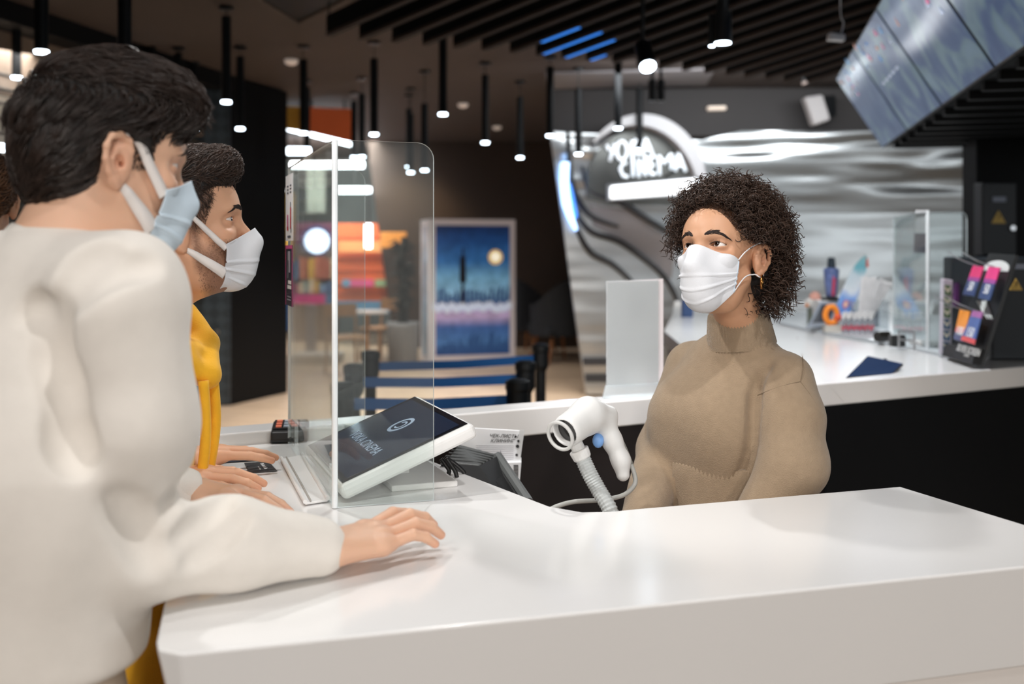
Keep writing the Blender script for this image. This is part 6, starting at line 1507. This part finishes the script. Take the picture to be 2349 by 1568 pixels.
# sweater
SWB=knit('beige_wool',(152,132,109),bump=.55,scale=430)
T=SDF()
T.econe(sp+V(0,0,.965)+Fb*.012,sp+V(-.004,-.004,1.14)+Fb*.008,.152,.148,.86,yawL,k=.03)
T.econe(sp+V(-.004,-.004,1.14),sp+V(.006,-.016,1.235),.146,.095,.80,yawL,k=.04)
T.cone(shL+V(-.012,.012,-.012),shR+V(.012,-.012,-.012),.050,.050,k=.035)
T.cone(neck+np.array((0,.004,-.052)),shL+V(-.01,.01,-.004),.056,.050,k=.03); T.cone(neck+np.array((0,.004,-.052)),shR+V(0,0,-.004),.056,.046,k=.03)
for s in(1,-1): T.ell(sp+Lb*(s*.055)+Fb*.070+V(0,0,1.13),(.070,.058,.080),k=.07)
T.half((0,0,-1),-.945,sp+V(0,0,.93),.3,k=.008)
T.cone(shR,elR,.060,.058,k=.02); T.cone(elR,wrR,.056,.042,k=.02)
A_=SDF(); A_.cone(shL+V(-.004,.0,-.008),shL.lerp(elL,.5)+V(.002,-.004,0),.062,.064,k=.02); A_.cone(shL.lerp(elL,.5)+V(.002,-.004,0),elL,.064,.060,k=.02)
A_.ell(elL+V(.022,.004,.006),(.036,.04,.045),k=.03); A_.cone(elL,wrL,.060,.046,k=.03)
T.fn(lambda p: A_.ev(p),(shL+elL)/2,.24,k=.010)
base=SDF(); base.ops=list(T.ops)
q=on_camera_ray(base,[tuple(z)[:2] for z in cr([V(x,y,0) for x,y in ((1764,834),(1742,868),(1734,905),(1729,960),(1718,1040),(1692,1108),(1668,1142))],3)]); g=base.grad(q); q=q+g*.0015
T.chain([tuple(z) for z in q],[.0075*(.3+.7*math.sin(PI*min(.97,.08+i/(len(q)-1)))) for i in range(len(q))],k=.016,sub=True)
def rip(p):
    return .0010*np.sin(p[:,0]*18+p[:,2]*34+np.sin(p[:,2]*21)*1.3)+.0006*np.sin(p[:,1]*40-p[:,2]*27)
o0=list(T.ops); base=SDF(); base.ops=o0; T=SDF(); T.fn(lambda p: base.ev(p)+rip(p),sp+V(0,0,1.15),.48)
v,f=base.mesh(.0055,newton=1)
g=base.grad(v); v=v+g*rip(v)[:,None]
np_obj('sweater',v,f,SWB,wr)
# ribbed collar and hem
def ribbed_ring(root,name,c,axis,r0,r1,h,m,n=90,amp=.0011,flare=0,ratio=1.0,yaw=0):
    axis=Vector(axis).normalized(); u=Vector((math.cos(yaw),math.sin(yaw),0)); u=(u-axis*u.dot(axis)).normalized(); w_=axis.cross(u); vs=[];fs=[]; N=n*2; prof=[(0,0),(h*.25,0),(h*.5,0),(h*.8,0),(h*.96,-.001),(h,-.0045),(h*.94,-.009)]
    for i,(z,dr) in enumerate(prof):
        for k in range(N):
            a=2*PI*k/N; r=(r0+(r1-r0)*min(1,z/h))+dr+(amp if k%2 else -amp)*(1 if i<5 else .3)
            vs.append(Vector(c)+axis*z+u*(r*math.cos(a))+w_*(r*ratio*math.sin(a)))
    for i in range(len(prof)-1):
        for k in range(N): fs.append((i*N+k,i*N+(k+1)%N,(i+1)*N+(k+1)%N,(i+1)*N+k))
    mb=MB(); mb.add(vs,fs); return mb.build(name,m,root,smooth=True)
ribbed_ring(wr,'collar',neck+np.array((-.001,.005,-.040)),(-.14,-.09,1),.071,.0600,.072,SWB,n=64,amp=.0021)
ribbed_ring(wr,'hem',sp+V(0,0,.94)+Fb*.012,(0,0,1),.1575,.1590,.128,SWB,n=110,ratio=.86,yaw=yawL,amp=.0018)
# sleeve seams
SEAM=mat('wool_seam',(128,110,90),rough=.95)
for pts in ([(1738,906),(1770,893),(1805,882),(1836,875)],[(1836,875),(1842,840),(1838,800),(1828,772)],[(1836,875),(1858,905),(1874,930)]):
    q=on_camera_ray(base,[tuple(z)[:2] for z in cr([V(x,y,0) for x,y in pts],6)]); q=q+base.grad(q)*.0002; mb=MB(); mb.tube([tuple(z) for z in q],.0009,6); mb.build('sleeve_seam',SEAM,wr,smooth=True)
shoes_and_legs(wr,sp+V(0,0,.90),math.atan2(Fb.y,Fb.x),mat('black_trousers',(28,28,30),rough=.8),mat('black_shoes',(20,20,20),rough=.5))
# ---------------------------------------------------------------- tall man in the foreground, seen from behind his right shoulder
mr=empty('person',(-.65,1.33,0),'tall dark haired man in a cream sweatshirt and light blue mask leaning on the counter','person')
M1=head_matrix((-.548,1.386,1.612),(.785,.62),math.radians(-9),math.radians(2))
sk1=skin('fair',(222,178,150))
H1=head_sdf(False,open_=(.0042,.0036),earsc=1.06,earout=.006)
nk=np.array((-.598,1.352,1.495)); nl=ixf(M1,nk[None])[0]
HB=head_sdf(False,open_=(.0042,.0036),earsc=1.06,earout=.006); HB.cone((0,-.018,-.035),nl,.060,.066,k=.03)
v,f=HB.mesh(.0022); parts=[(xf(M1,v),f,tint_head(v))]
yb=math.radians(42); Fb=Vector((math.cos(yb),math.sin(yb),0)); Rb=Vector((math.sin(yb),-math.cos(yb),0)); yawL=math.atan2(Rb.y,Rb.x)
shR=V(-.470,1.255,1.440); elR=V(-.482,1.285,1.128); wrR=V(-.256,1.420,1.088)
shL=V(-.715,1.475,1.440); elL=V(-.700,1.610,1.160); wrL=V(-.545,1.765,1.086)
pc=V(-.618,1.325,.98); cc=V(-.625,1.338,1.36)
B=SDF(); B.cone(nk,cc+V(0,0,-.05),.055,.06,k=.02); B.econe(pc+V(0,0,.02),cc+V(0,0,-.08),.11,.11,.62,yawL,k=.02)
for a,b,c_ in((shR,elR,wrR),(shL,elL,wrL)): B.cone(a,b,.046,.040,k=.03); B.cone(b,c_,.042,.027,k=.02)
for s in(1,-1): B.cone(pc+Rb*(s*.075)+V(0,0,-.10),pc+Rb*(s*.1)+V(0,0,-.88),.055,.04,k=.03)
v,f=B.mesh(.011); parts.append((v,f,np.ones((len(v),3))))
parts.append(hand_mesh(wrR,V(.70,.71,-.03),V(.02,-.10,1),1,sc=1.07,flex=(-8,30,20,6),spread=1.1,thumb=.2,seed=2))
parts.append(hand_mesh(wrL,V(.90,-.34,-.04),V(0,.1,1),-1,sc=1.0,flex=(4,16,10,2),spread=1.1,seed=3))
v,f,t=merge(parts); np_obj('body',v,f,sk1,mr,attr=t)
make_eyes(mr,M1,gaze=(0,1,0))
brow(mr,M1,H1,-1,[(.012,.034),(.024,.038),(.036,.039),(.047,.034)],.00045,BRW,130); brow(mr,M1,H1,1,[(.012,.034),(.024,.038),(.036,.039),(.047,.034)],.00045,BRW,130)
# hair: thick, swept forward on top and back at the sides
HD=SDF(); HD.ell((0,-.014,.055),(.088,.108,.098),k=0); HD.ell((0,-.062,.010),(.076,.058,.080),k=.03); HD.ell((0,.030,.108),(.070,.066,.045),k=.03)
HD.cone((-.035,.072,.100),(.035,.070,.100),.028,.028,k=.03); HD.cone((-.045,.080,.092),(.035,.080,.094),.018,.016,k=.02)
HD.ell((0,.132,-.018),(.088,.070,.108),k=.010,sub=True)
for s in(1,-1):
    HD.ell((s*.085,.012,-.030),(.040,.036,.060),k=.010,sub=True)
    HD.ell((s*.075,.055,.045),(.020,.022,.030),k=.014,sub=True)
HD.ell((0,-.045,-.115),(.10,.09,.045),k=.014,sub=True)
for s in(1,-1): HD.ell((s*.092,-.010,.002),(.026,.027,.039),k=.004,sub=True)
v,f=HD.mesh(.0032); hv=xf(M1,v)
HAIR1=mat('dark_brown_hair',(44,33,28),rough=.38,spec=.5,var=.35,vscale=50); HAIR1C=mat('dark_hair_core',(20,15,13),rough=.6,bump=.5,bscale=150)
def dir1(p):
    z=np.clip((p[:,2]-.06)/.05,0,1)[:,None]; fr=np.clip((p[:,1]-.02)/.06,0,1)[:,None]
    back=np.array([0,-1,-.55])[None]; top=np.stack([-.25+0*p[:,0],.85+0*p[:,0],.10+0*p[:,0]],1)
    side=np.stack([0*p[:,0],-.80-.0*p[:,0],-.55-.6*np.clip(-p[:,1]*8,0,1)],1)
    front=np.stack([-.55+0*p[:,0],.75+0*p[:,0],-.12+0*p[:,0]],1)
    return side*(1-z)+(top*(1-fr)+front*fr)*z
roots=sample_on(HD,6500,(-.13,-.15,-.09),(.13,.14,.17),lambda q:(H1.ev(q)>.001))
L_=np.where(roots[:,2]>.07,.055,.034)*(.7+.6*RNG.random(len(roots)))
pa=off_ears(clump(comb(HD,roots,dir1,L_,8,lift=np.where(roots[:,2]>.07,.0075,.0034),jit=.16),380,.8,.3))
# fringe: longer locks leaving the front edge
fr=sample_on(HD,420,(-.06,.06,.075),(.05,.13,.14),lambda q:(q[:,1]>.075)&(q[:,2]>.08)); NF=len(fr)
tt=np.linspace(0,1,9)[None,:,None]; dv=np.stack([-.2+.25*RNG.normal(size=NF),.75+.2*RNG.normal(size=NF),-.15+.2*RNG.normal(size=NF)],1)
fl=(.008+.014*RNG.random((NF,1,1))); fp=fr[:,None,:]+dv[:,None,:]*tt*fl+np.array([0,0,-1])*(tt**2)*fl*.35
sb=sample_on(H1,900,(-.09,-.01,-.02),(.09,.05,.06),lambda q:(np.abs(q[:,0])>.06)&(q[:,1]>.008)&(q[:,1]<.030+.25*np.clip(q[:,2],0,.05))&(q[:,2]>-.004)); gb=H1.grad(sb); db=gb*.3+np.array([0,-.2,-.9])+RNG.normal(size=sb.shape)*.2
sbp=sb[:,None,:]+db[:,None,:]*np.linspace(0,1,9)[None,:,None]*(.003+.10*np.clip(sb[:,2],0,.05))[:,None,None]; fp=np.concatenate([fp,sbp])
vs,fs=strands_mesh(pa,.00075*(0.6+.8*RNG.random(len(pa))),3); v2,f2=strands_mesh(fp,.0006,3)
allv=np.concatenate([hv,xf(M1,vs),xf(M1,v2)]); allf=np.concatenate([f,fs+len(hv),f2+len(hv)+len(vs)]); fm=np.concatenate([np.ones(len(f),int),np.zeros(len(fs)+len(f2),int)])
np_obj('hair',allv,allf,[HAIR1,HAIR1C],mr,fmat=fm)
# mask with broad straps
MASKB=mat('mask_light_blue',(204,220,232),rough=.75,bump=.15,bscale=700,spec=.2); STRAP=mat('strap_white',(232,226,222),rough=.7)
ENVM=envelope_sdf(False)
mo,mp=face_mask(mr,M1,ENVM,MASKB,th=.98,top=.50,bot=-1.20,topside=.30,botside=-.95,off=.004,sidepinch=.0,clear=H1)
def straps(root,M,S,mp,m,ws=1.0):
    for s,i in((1,-1),(-1,0)):
        a=mp[i][-9]; b=mp[i][36]; c=mp[i][22]
        strap(root,M,S,[tuple(a),tuple(a*.5+np.array((s*.0765,.012,.031))*.5),(s*.0765,.012,.031),(s*.081,-.006,.037),(s*.079,-.022,.030)],[w_*ws for w_ in(.021,.018,.014,.008,.005)],m,off=.003)
        strap(root,M,S,[tuple(b),tuple(b*.5+np.array((s*.074,.002,-.030))*.5),(s*.073,.002,-.031),(s*.071,-.008,-.030)],[w_*(.4+.6*ws) for w_ in(.027,.021,.013,.009)],m,off=.003)
straps(mr,M1,H1,mp,STRAP,.85)
# sweatshirt
CREAM=mat('cream_cotton',(229,223,215),rough=.95,spec=.1,sheen=.15,bump=.12,bscale=420,var=.02,vscale=40)
T=SDF()
T.econe(pc+V(-.005,-.005,.03),V(-.622,1.330,1.22),.176,.182,.80,yawL,k=.03); T.econe(V(-.622,1.330,1.22),cc+V(0,0,-.03),.182,.150,.76,yawL,k=.05)
T.cone(shR+V(-.02,.02,.0),shL+V(.0,-.01,0),.074,.074,k=.05); T.cone(nk+np.array((-.01,-.005,-.045)),shR+V(-.01,.01,.01),.062,.070,k=.05); T.cone(nk+np.array((-.01,-.005,-.045)),shL+V(.01,0,.01),.062,.068,k=.05)
T.cone(nk+np.array((-.015,-.01,-.03)),cc+V(-.03,-.02,-.02),.068,.10,k=.04)
A_=SDF(); A_.chain([shR+V(-.012,0,-.012),shR.lerp(elR,.5)+V(.008,-.006,0),elR+V(-.004,-.002,.004)],[.078,.074,.068],k=.03); A_.chain([elR,elR.lerp(wrR,.5)+V(0,0,.006),wrR+V(-.012,-.008,.004)],[.066,.056,.040],k=.03)
T.fn(lambda p:A_.ev(p),(shR+wrR)/2+V(-.06,0,0),.34,k=.022)
T.chain([shL,elL,wrL+V(-.03,-.03,.01)],[.078,.064,.042],k=.03)
T.half((0,0,-1),-.985,pc,.3,k=.012)
base1=SDF(); base1.ops=list(T.ops)
def crease(pts,r,k,dep=.75):
    q=on_camera_ray(base1,[tuple(z)[:2] for z in cr([V(x,y,0) for x,y in pts],4)])
    g=base1.grad(q); q=q+g*(r*(1-dep)); n=len(q)
    T.chain([tuple(z) for z in q],[r*(.35+.65*math.sin(PI*i/(n-1))) for i in range(n)],k=k,sub=True)
crease([(135,690),(120,720),(122,770),(130,820),(150,880),(155,960)],.012,.030)
crease([(165,690),(205,640),(270,612),(345,604)],.010,.026)
crease([(140,690),(180,610),(250,570)],.010,.028)
crease([(60,720),(80,700),(95,740),(118,800)],.010,.022)
crease([(150,960),(160,1010),(180,1060)],.012,.026)
crease([(380,1190),(420,1130),(450,1100)],.010,.022); crease([(395,1255),(470,1195),(520,1140)],.009,.022); crease([(270,1150),(320,1210),(350,1290)],.012,.030)
crease([(430,1290),(500,1240),(560,1180)],.007,.020)
def rip1(p): return .0014*np.sin(p[:,2]*21+p[:,0]*17+1.4*np.sin(p[:,1]*19))+.0012*np.sin(p[:,0]*43-p[:,2]*29+p[:,1]*11)
v,f=T.mesh(.0058); g=T.grad(v); v=v+g*rip1(v)[:,None]
np_obj('sweatshirt',v,f,CREAM,mr)
ax=(Vector(xf(M1,np.array([[0,-.02,-.06]]))[0])-Vector(nk)).normalized()
ribbed_ring(mr,'neckband',nk+np.array((-.004,-.002,-.010)),ax,.076,.070,.024,CREAM,n=80,amp=.0004)
dw=(wrR-elR).normalized(); ribbed_ring(mr,'cuff',wrR-dw*.052+V(0,0,.003),dw,.0405,.0355,.052,CREAM,n=50,amp=.0004)
dw=(wrL-elL).normalized(); ribbed_ring(mr,'cuff',wrL-dw*.06,dw,.0405,.036,.052,CREAM,n=50,amp=.0004)
shoes_and_legs(mr,pc+V(-.0,0,-.02),yb,mat('beige_trousers',(206,190,172),rough=.9),mat('white_shoes',(220,218,214),rough=.6),leg_r=(.095,.07,.06))

# ---------------------------------------------------------------- second man in a yellow hoodie
yr=empty('person',(-.76,1.97,0),'man with short fade haircut, stubble, white mask and yellow hoodie behind the tall man','person')
M2=head_matrix((-.588,1.851,1.532),(.966,.259),math.radians(7),math.radians(0))
sk2=skin('tan',(220,170,138))
H2=head_sdf(False,open_=(.0046,.0038),earsc=1.0,nose=1.02)
nk=np.array((-.690,1.905,1.385)); nl=ixf(M2,nk[None])[0]
HB=head_sdf(False,open_=(.0046,.0038),earsc=1.0,nose=1.02); HB.cone((0,-.016,-.030),nl,.058,.064,k=.03); HB.cone((0,.040,-.075),nl+np.array((0,.045,.02)),.016,.012,k=.05)
v,f=HB.mesh(.0020); parts=[(xf(M2,v),f,tint_head(v,beard=.95,fade=.85))]
yb=math.radians(16); Fb=Vector((math.cos(yb),math.sin(yb),0)); Rb=Vector((math.sin(yb),-math.cos(yb),0)); yawL=math.atan2(Rb.y,Rb.x)
shR=V(-.715,1.790,1.330); elR=V(-.835,1.815,1.120); wrR=V(-.640,1.842,1.088); shL=V(-.775,2.110,1.330); elL=V(-.850,2.120,1.13); wrL=V(-.665,2.045,1.088)
pc=V(-.768,1.935,.95); cc=V(-.735,1.95,1.28)
B=SDF(); B.cone(nk,cc+V(0,0,-.05),.055,.06,k=.02); B.econe(pc,cc+V(0,0,-.08),.11,.11,.62,yawL,k=.02)
for a,b,c_ in((shR,elR,wrR),(shL,elL,wrL)): B.cone(a,b,.05,.04,k=.03); B.cone(b,c_,.04,.027,k=.02)
for s in(1,-1): B.cone(pc+Rb*(s*.075)+V(0,0,-.10),pc+Rb*(s*.1)+V(0,0,-.85),.055,.04,k=.03)
v,f=B.mesh(.011); parts.append((v,f,np.ones((len(v),3))))
parts.append(hand_mesh(wrR,V(.955,.28,-.02),V(0,-.12,1),1,sc=1.0,flex=(6,14,10,2),spread=.9,thumb=.4,seed=5))
parts.append(hand_mesh(wrL,V(.90,.40,-.02),V(0,-.1,1),-1,sc=1.0,flex=(4,10,8,2),spread=.8,seed=6))
v,f,t=merge(parts); np_obj('body',v,f,sk2,yr,attr=t)
make_eyes(yr,M2,gaze=(-.25,1,.02))
for s in(1,-1): brow(yr,M2,H2,s,[(.010,.0335),(.022,.0365),(.035,.038),(.046,.033)],.00048,BRW,200)
HD=SDF(); HD.ell((0,-.012,.058),(.079,.100,.084),k=0); HD.ell((0,.034,.112),(.062,.062,.038),k=.03); HD.cone((-.03,.080,.116),(.03,.080,.116),.022,.022,k=.025)
HD.ell((0,.135,-.004),(.090,.068,.108),k=.010,sub=True); HD.ell((0,.0,-.055),(.2,.2,.085),k=.02,sub=True)
for s in(1,-1): HD.ell((s*.078,.078,.060),(.024,.028,.030),k=.014,sub=True)
v,f=HD.mesh(.003); hv=xf(M2,v)
def dir2(p):
    z=np.clip((p[:,2]-.06)/.05,0,1)[:,None]
    return np.stack([.15+0*p[:,0],.9+0*p[:,0],.55+0*p[:,0]],1)*z+np.stack([0*p[:,0],.25+0*p[:,0],-.9+0*p[:,0]],1)*(1-z)
roots=sample_on(HD,5200,(-.12,-.13,.0),(.12,.13,.17),lambda q:(H2.ev(q)>.0005))
pa=comb(HD,roots,dir2,np.where(roots[:,2]>.09,.026,.012)*(.7+.6*RNG.random(len(roots))),6,lift=np.where(roots[:,2]>.09,.006,.0015),jit=.3)
# short cropped sides: fine stubble hairs on the skull below the top
sd=sample_on(H2,9000,(-.1,-.12,-.06),(.1,.06,.075),lambda q:((q[:,2]>-.008-.55*np.clip(-q[:,1]-.01,0,.2))&(q[:,1]<.054-.42*np.clip(.055-q[:,2],0,.2))&(np.abs(q[:,0])>.03)&(np.abs(q[:,0])<.0765))|((q[:,1]<-.06)&(q[:,2]>-.045)))
g=H2.grad(sd); dd=g*.55+np.array([0,.15,-.8])+RNG.normal(size=sd.shape)*.25; dd/=np.linalg.norm(dd,axis=1,keepdims=True); ll=(.0016+.012*np.clip((sd[:,2]-.0)/.07,0,1)**1.5)[:,None,None]
sp_=sd[:,None,:]+dd[:,None,:]*np.linspace(0,1,3)[None,:,None]*ll
vs,fs=strands_mesh(pa,.00052*(.6+.8*RNG.random(len(pa))),3); v2,f2=strands_mesh(sp_,.00030,3)
# stubble on the jaw
bd=sample_on(H2,2600,(-.09,.0,-.11),(.09,.1,.0),lambda q:(q[:,1]>.012)&(q[:,2]<-.012)&(q[:,2]<-.012-.25*np.clip(q[:,1]-.05,0,.1)))
g=H2.grad(bd); dd=g*.7+np.array([0,.1,-.7])+RNG.normal(size=bd.shape)*.3; b3=bd[:,None,:]+dd[:,None,:]*np.linspace(0,1,3)[None,:,None]*.0022; v3,f3=strands_mesh(b3,.00022,3)
HAIR2=mat('brown_hair',(62,46,38),rough=.45,spec=.4,var=.3,vscale=50)
allv=np.concatenate([hv,xf(M2,vs),xf(M2,v2)]); allf=np.concatenate([f,fs+len(hv),f2+len(hv)+len(vs)]); fm=np.concatenate([np.ones(len(f),int),np.zeros(len(fs)+len(f2),int)])
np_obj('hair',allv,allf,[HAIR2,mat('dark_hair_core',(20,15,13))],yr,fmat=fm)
np_obj('stubble',xf(M2,v3),f3,HAIR2,yr)
mo,mp=face_mask(yr,M2,ENVM,MASKW,th=.90,top=.40,bot=-1.20,topside=.24,botside=-.95,off=.004,clear=H2)
straps(yr,M2,H2,mp,STRAP,.58)
YEL=mat('yellow_fleece',(246,184,50),rough=.95,spec=.1,sheen=.2,bump=.25,bscale=300,var=.03,vscale=30)
T=SDF(); T.econe(pc+V(0,0,-.28),V(-.755,1.945,1.15),.175,.175,.78,yawL,k=.03); T.econe(V(-.755,1.945,1.15),cc+V(0,0,-.02),.172,.14,.78,yawL,k=.05)
T.cone(shR,shL,.072,.072,k=.05); T.cone(nk+np.array((-.02,0,-.05)),cc+V(-.02,0,0),.07,.10,k=.05)
T.chain([shR,elR,wrR+V(-.035,0,.01)],[.074,.062,.042],k=.03); T.chain([shL,elL,wrL+V(-.035,.01,.01)],[.074,.062,.042],k=.03)
T.half((0,0,-1),-.64,pc,.3,k=.01)
v,f=T.mesh(.007); g=T.grad(v); v=v+g*(1.2*rip1(v))[:,None]; np_obj('hoodie',v,f,YEL,yr)
# hood collar: crossing folded rolls in front of the neck, and two drawstring bands
T=SDF(); cN=Vector(nk)
ring=[cN+V(.070*math.cos(a)+.02,.085*math.sin(a),-.045-.030*math.cos(a)) for a in np.linspace(0,2*PI,17)]
T.chain([tuple(q) for q in ring],.026,k=.012)
ring=[cN+V(.078*math.cos(a)-.03,.095*math.sin(a),-.015-.055*math.cos(a)) for a in np.linspace(.9,2*PI-.9,13)]
T.chain([tuple(q) for q in ring],.034,k=.02)
A0=cN+V(.075,-.085,.0); T.chain([cN+V(.01,-.10,-.005),cN+V(.075,-.065,-.075),cN+V(.125,-.005,-.115)],[.024,.026,.022],k=.012); T.chain([cN+V(.055,.09,-.005),cN+V(.105,.05,-.06),cN+V(.128,-.01,-.112)],[.022,.024,.022],k=.012)
v,f=T.mesh(.004); g=T.grad(v); v=v+g*(.5*rip1(v*1.7))[:,None]; np_obj('hood',v,f,YEL,yr)
for o,l in((V(.128,-.04,-.12),.36),(V(.133,.005,-.12),.30)):
    mb=MB(); a=cN+o; mb.tube(cr([a,a+V(.004,0,-l*.3),a+V(-.012,.0,-l*.7),a+V(-.006,0,-l)],6),.010,8); mb.build('drawstring',YEL,yr,smooth=True)
shoes_and_legs(yr,pc+V(0,0,-.08),yb,mat('mustard_trousers',(206,150,40),rough=.9),mat('dark_shoes',(40,38,36),rough=.6))

# ---------------------------------------------------------------- brown haired person at the left edge
er=empty('person',(-1.36,2.62,0),'person at the left edge with pinned up brown hair, mostly hidden behind the tall man','person')
M3=head_matrix((-1.352,2.60,1.615),(-.5,.85),math.radians(-5))
H3=head_sdf(True,eyes=False); nk=np.array((-1.35,2.585,1.46)); nl=ixf(M3,nk[None])[0]; H3.cone((0,-.015,-.035),nl,.05,.055,k=.03)
v,f=H3.mesh(.005); parts=[(xf(M3,v),f,tint_head(v,True))]
B=SDF(); B.econe((-1.36,2.62,.9),(-1.36,2.62,1.38),.13,.15,.65,2.6,k=.03); B.cone(nk,(-1.36,2.62,1.38),.055,.08,k=.03)
for s in(1,-1): B.cone((-1.36+s*.08,2.62-s*.05,.95),(-1.36+s*.09,2.62-s*.05,.08),.08,.045,k=.03)
B.chain([(-1.22,2.54,1.38),(-1.18,2.56,1.12),(-1.22,2.66,.9)],[.05,.042,.03],k=.02); B.chain([(-1.50,2.70,1.38),(-1.54,2.74,1.12),(-1.52,2.80,.9)],[.05,.042,.03],k=.02)
v,f=B.mesh(.012); parts.append((v,f,np.ones((len(v),3)))); v,f,t=merge(parts); np_obj('body',v,f,skin('fair',(222,178,150)),er,attr=t)
HD=SDF(); HD.ell((0,-.012,.05),(.084,.106,.094),k=0); HD.ell((0,-.075,.015),(.060,.050,.060),k=.02); HD.ell((0,.12,-.03),(.085,.075,.105),k=.01,sub=True)
v,f=HD.mesh(.005); hv=xf(M3,v); roots=sample_on(HD,2200,(-.12,-.15,-.08),(.12,.12,.16),lambda q:q[:,2]>-.08)
pa=comb(HD,roots,lambda p:np.stack([-.25*np.sign(p[:,0]),-.8+0*p[:,0],-.25+0*p[:,0]],1),.05,7,lift=.003,jit=.2); vs,fs=strands_mesh(pa,.0011,3)
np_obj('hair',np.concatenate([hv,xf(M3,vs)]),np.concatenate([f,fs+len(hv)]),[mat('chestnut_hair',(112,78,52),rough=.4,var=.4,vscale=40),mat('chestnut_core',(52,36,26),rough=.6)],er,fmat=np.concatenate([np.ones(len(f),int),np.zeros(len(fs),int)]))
T=SDF(); T.econe((-1.36,2.62,.92),(-1.36,2.62,1.34),.16,.165,.7,2.6,k=.03); T.chain([(-1.22,2.54,1.36),(-1.18,2.56,1.12),(-1.22,2.66,.92)],[.07,.06,.045],k=.03); T.chain([(-1.50,2.70,1.36),(-1.54,2.74,1.12),(-1.52,2.80,.92)],[.07,.06,.045],k=.03); T.half((0,0,-1),-.88,(-1.36,2.62,.9),.3)
v,f=T.mesh(.009); np_obj('jacket',v,f,mat('dark_jacket',(50,52,58),rough=.8),er)
shoes_and_legs(er,V(-1.36,2.62,.9),2.1,mat('black_trousers',(28,28,30)),mat('black_shoes',(20,20,20)))
# ---------------------------------------------------------------- lights of the hall, with added fill and reflection lights
def spot(name,loc,tgt,power,size=1.0,blend=.5,rad=.05,col=(1,.95,.88)):
    l=bpy.data.lights.new(name,'SPOT'); l.energy=power; l.spot_size=size; l.spot_blend=blend; l.shadow_soft_size=rad; l.color=col
    o=bpy.data.objects.new(name,l); COL.objects.link(o); o.location=loc
    o.rotation_euler=(Vector(tgt)-Vector(loc)).to_track_quat('-Z','Y').to_euler(); return o
def area(name,loc,tgt,power,sx,sy,col=(1,.95,.9)):
    l=bpy.data.lights.new(name,'AREA'); l.energy=power; l.shape='RECTANGLE'; l.size=sx; l.size_y=sy; l.color=col
    o=bpy.data.objects.new(name,l); COL.objects.link(o); o.location=loc
    o.rotation_euler=(Vector(tgt)-Vector(loc)).to_track_quat('-Z','Y').to_euler(); return o
spot('spot_counter',(.0,3.0,2.95),(.0,1.6,1.05),62,1.5,.6,.035,(1,.985,.965))
spot('spot_over_counter',(.35,.75,3.05),(.3,1.55,1.05),72,1.25,.7,.05,(1,.99,.98))
spot('spot_over_men',(-1.5,.35,3.05),(-.55,1.45,1.3),36,.95,.7,.08,(1,.99,.98))
spot('spot_left',(-1.0,2.6,2.95),(-.2,1.9,1.2),60,1.5,.6,.06,(1,.985,.965))
spot('spot_woman',(-1.1,1.3,3.0),(.42,2.3,1.25),85,.75,.5,.035,(1,.98,.95))
spot('sign_fill_spot',(-.9,1.7,2.9),(.36,2.99,1.28),300,.42,.6,.05,(1,.96,.96))  # narrow spot added to brighten the blank sign on the ledge
spot('reflector_spot',(3.1,8.9,3.05),(3.3,6.7,2.0),220,1.6,.7,.1,(.94,.98,1))  # added to light the unseen pale panel mirrored by the silver wall
spot('spot_display',(1.2,3.9,2.95),(1.4,4.2,1.08),170,1.7,.6,.05,(.96,.98,1))
spot('spot_display_back',(2.0,5.6,2.9),(2.0,5.8,1.08),170,1.8,.6,.05,(.96,.98,1))
for x_,t_ in ((-2.4,-.2),(0,.1),(2.2,.4)): spot('rear_fill_spot',(x_,-4.6,3.05),(t_,1.9,1.15),350,.50,.7,.25,(1,.93,.865))  # unseen fill spots added behind the camera to light the front faces
area('wall_reflection_light',(8.0,-4.6,2.9),(4,10,2.0),170,7,1.6,(.92,.97,1))  # unseen light area added for the bright band in the silver wall
for o in [o for o in bpy.data.objects if o.get('category')=='pendant light'][4::3]:
    q=o.location; spot('pendant_beam',(q.x,q.y,q.z-.012),(q.x,q.y,0),120,1.75,.8,.03,(1,.94,.88))
for x_,y_ in ((-2.0,13.2),(-.3,12.2),(.6,8.6)): spot('hall_downlight',(x_,y_,2.6),(x_,y_,0),120,1.9,.8,.05,(1,.94,.88))
area('shop_light',(-3.6,16.0,3.1),(-3.4,17.5,.8),260,3,1.5,(1,.97,.93))
area('shop_light_left',(-3.9,7.2,3.0),(-4.3,7.4,1.5),40,1,1,(1,.97,.93))
area('wall_wash',(2.2,9.0,3.05),(2.2,10.6,1.4),60,3,.4,(.95,.98,1))
spot('warm_wall_spot',(-1.9,14.4,2.9),(-1.7,15.9,1.7),90,1.3,.8,.1,(1,.72,.4))  # warm spot added for the golden gradient on the brown wall
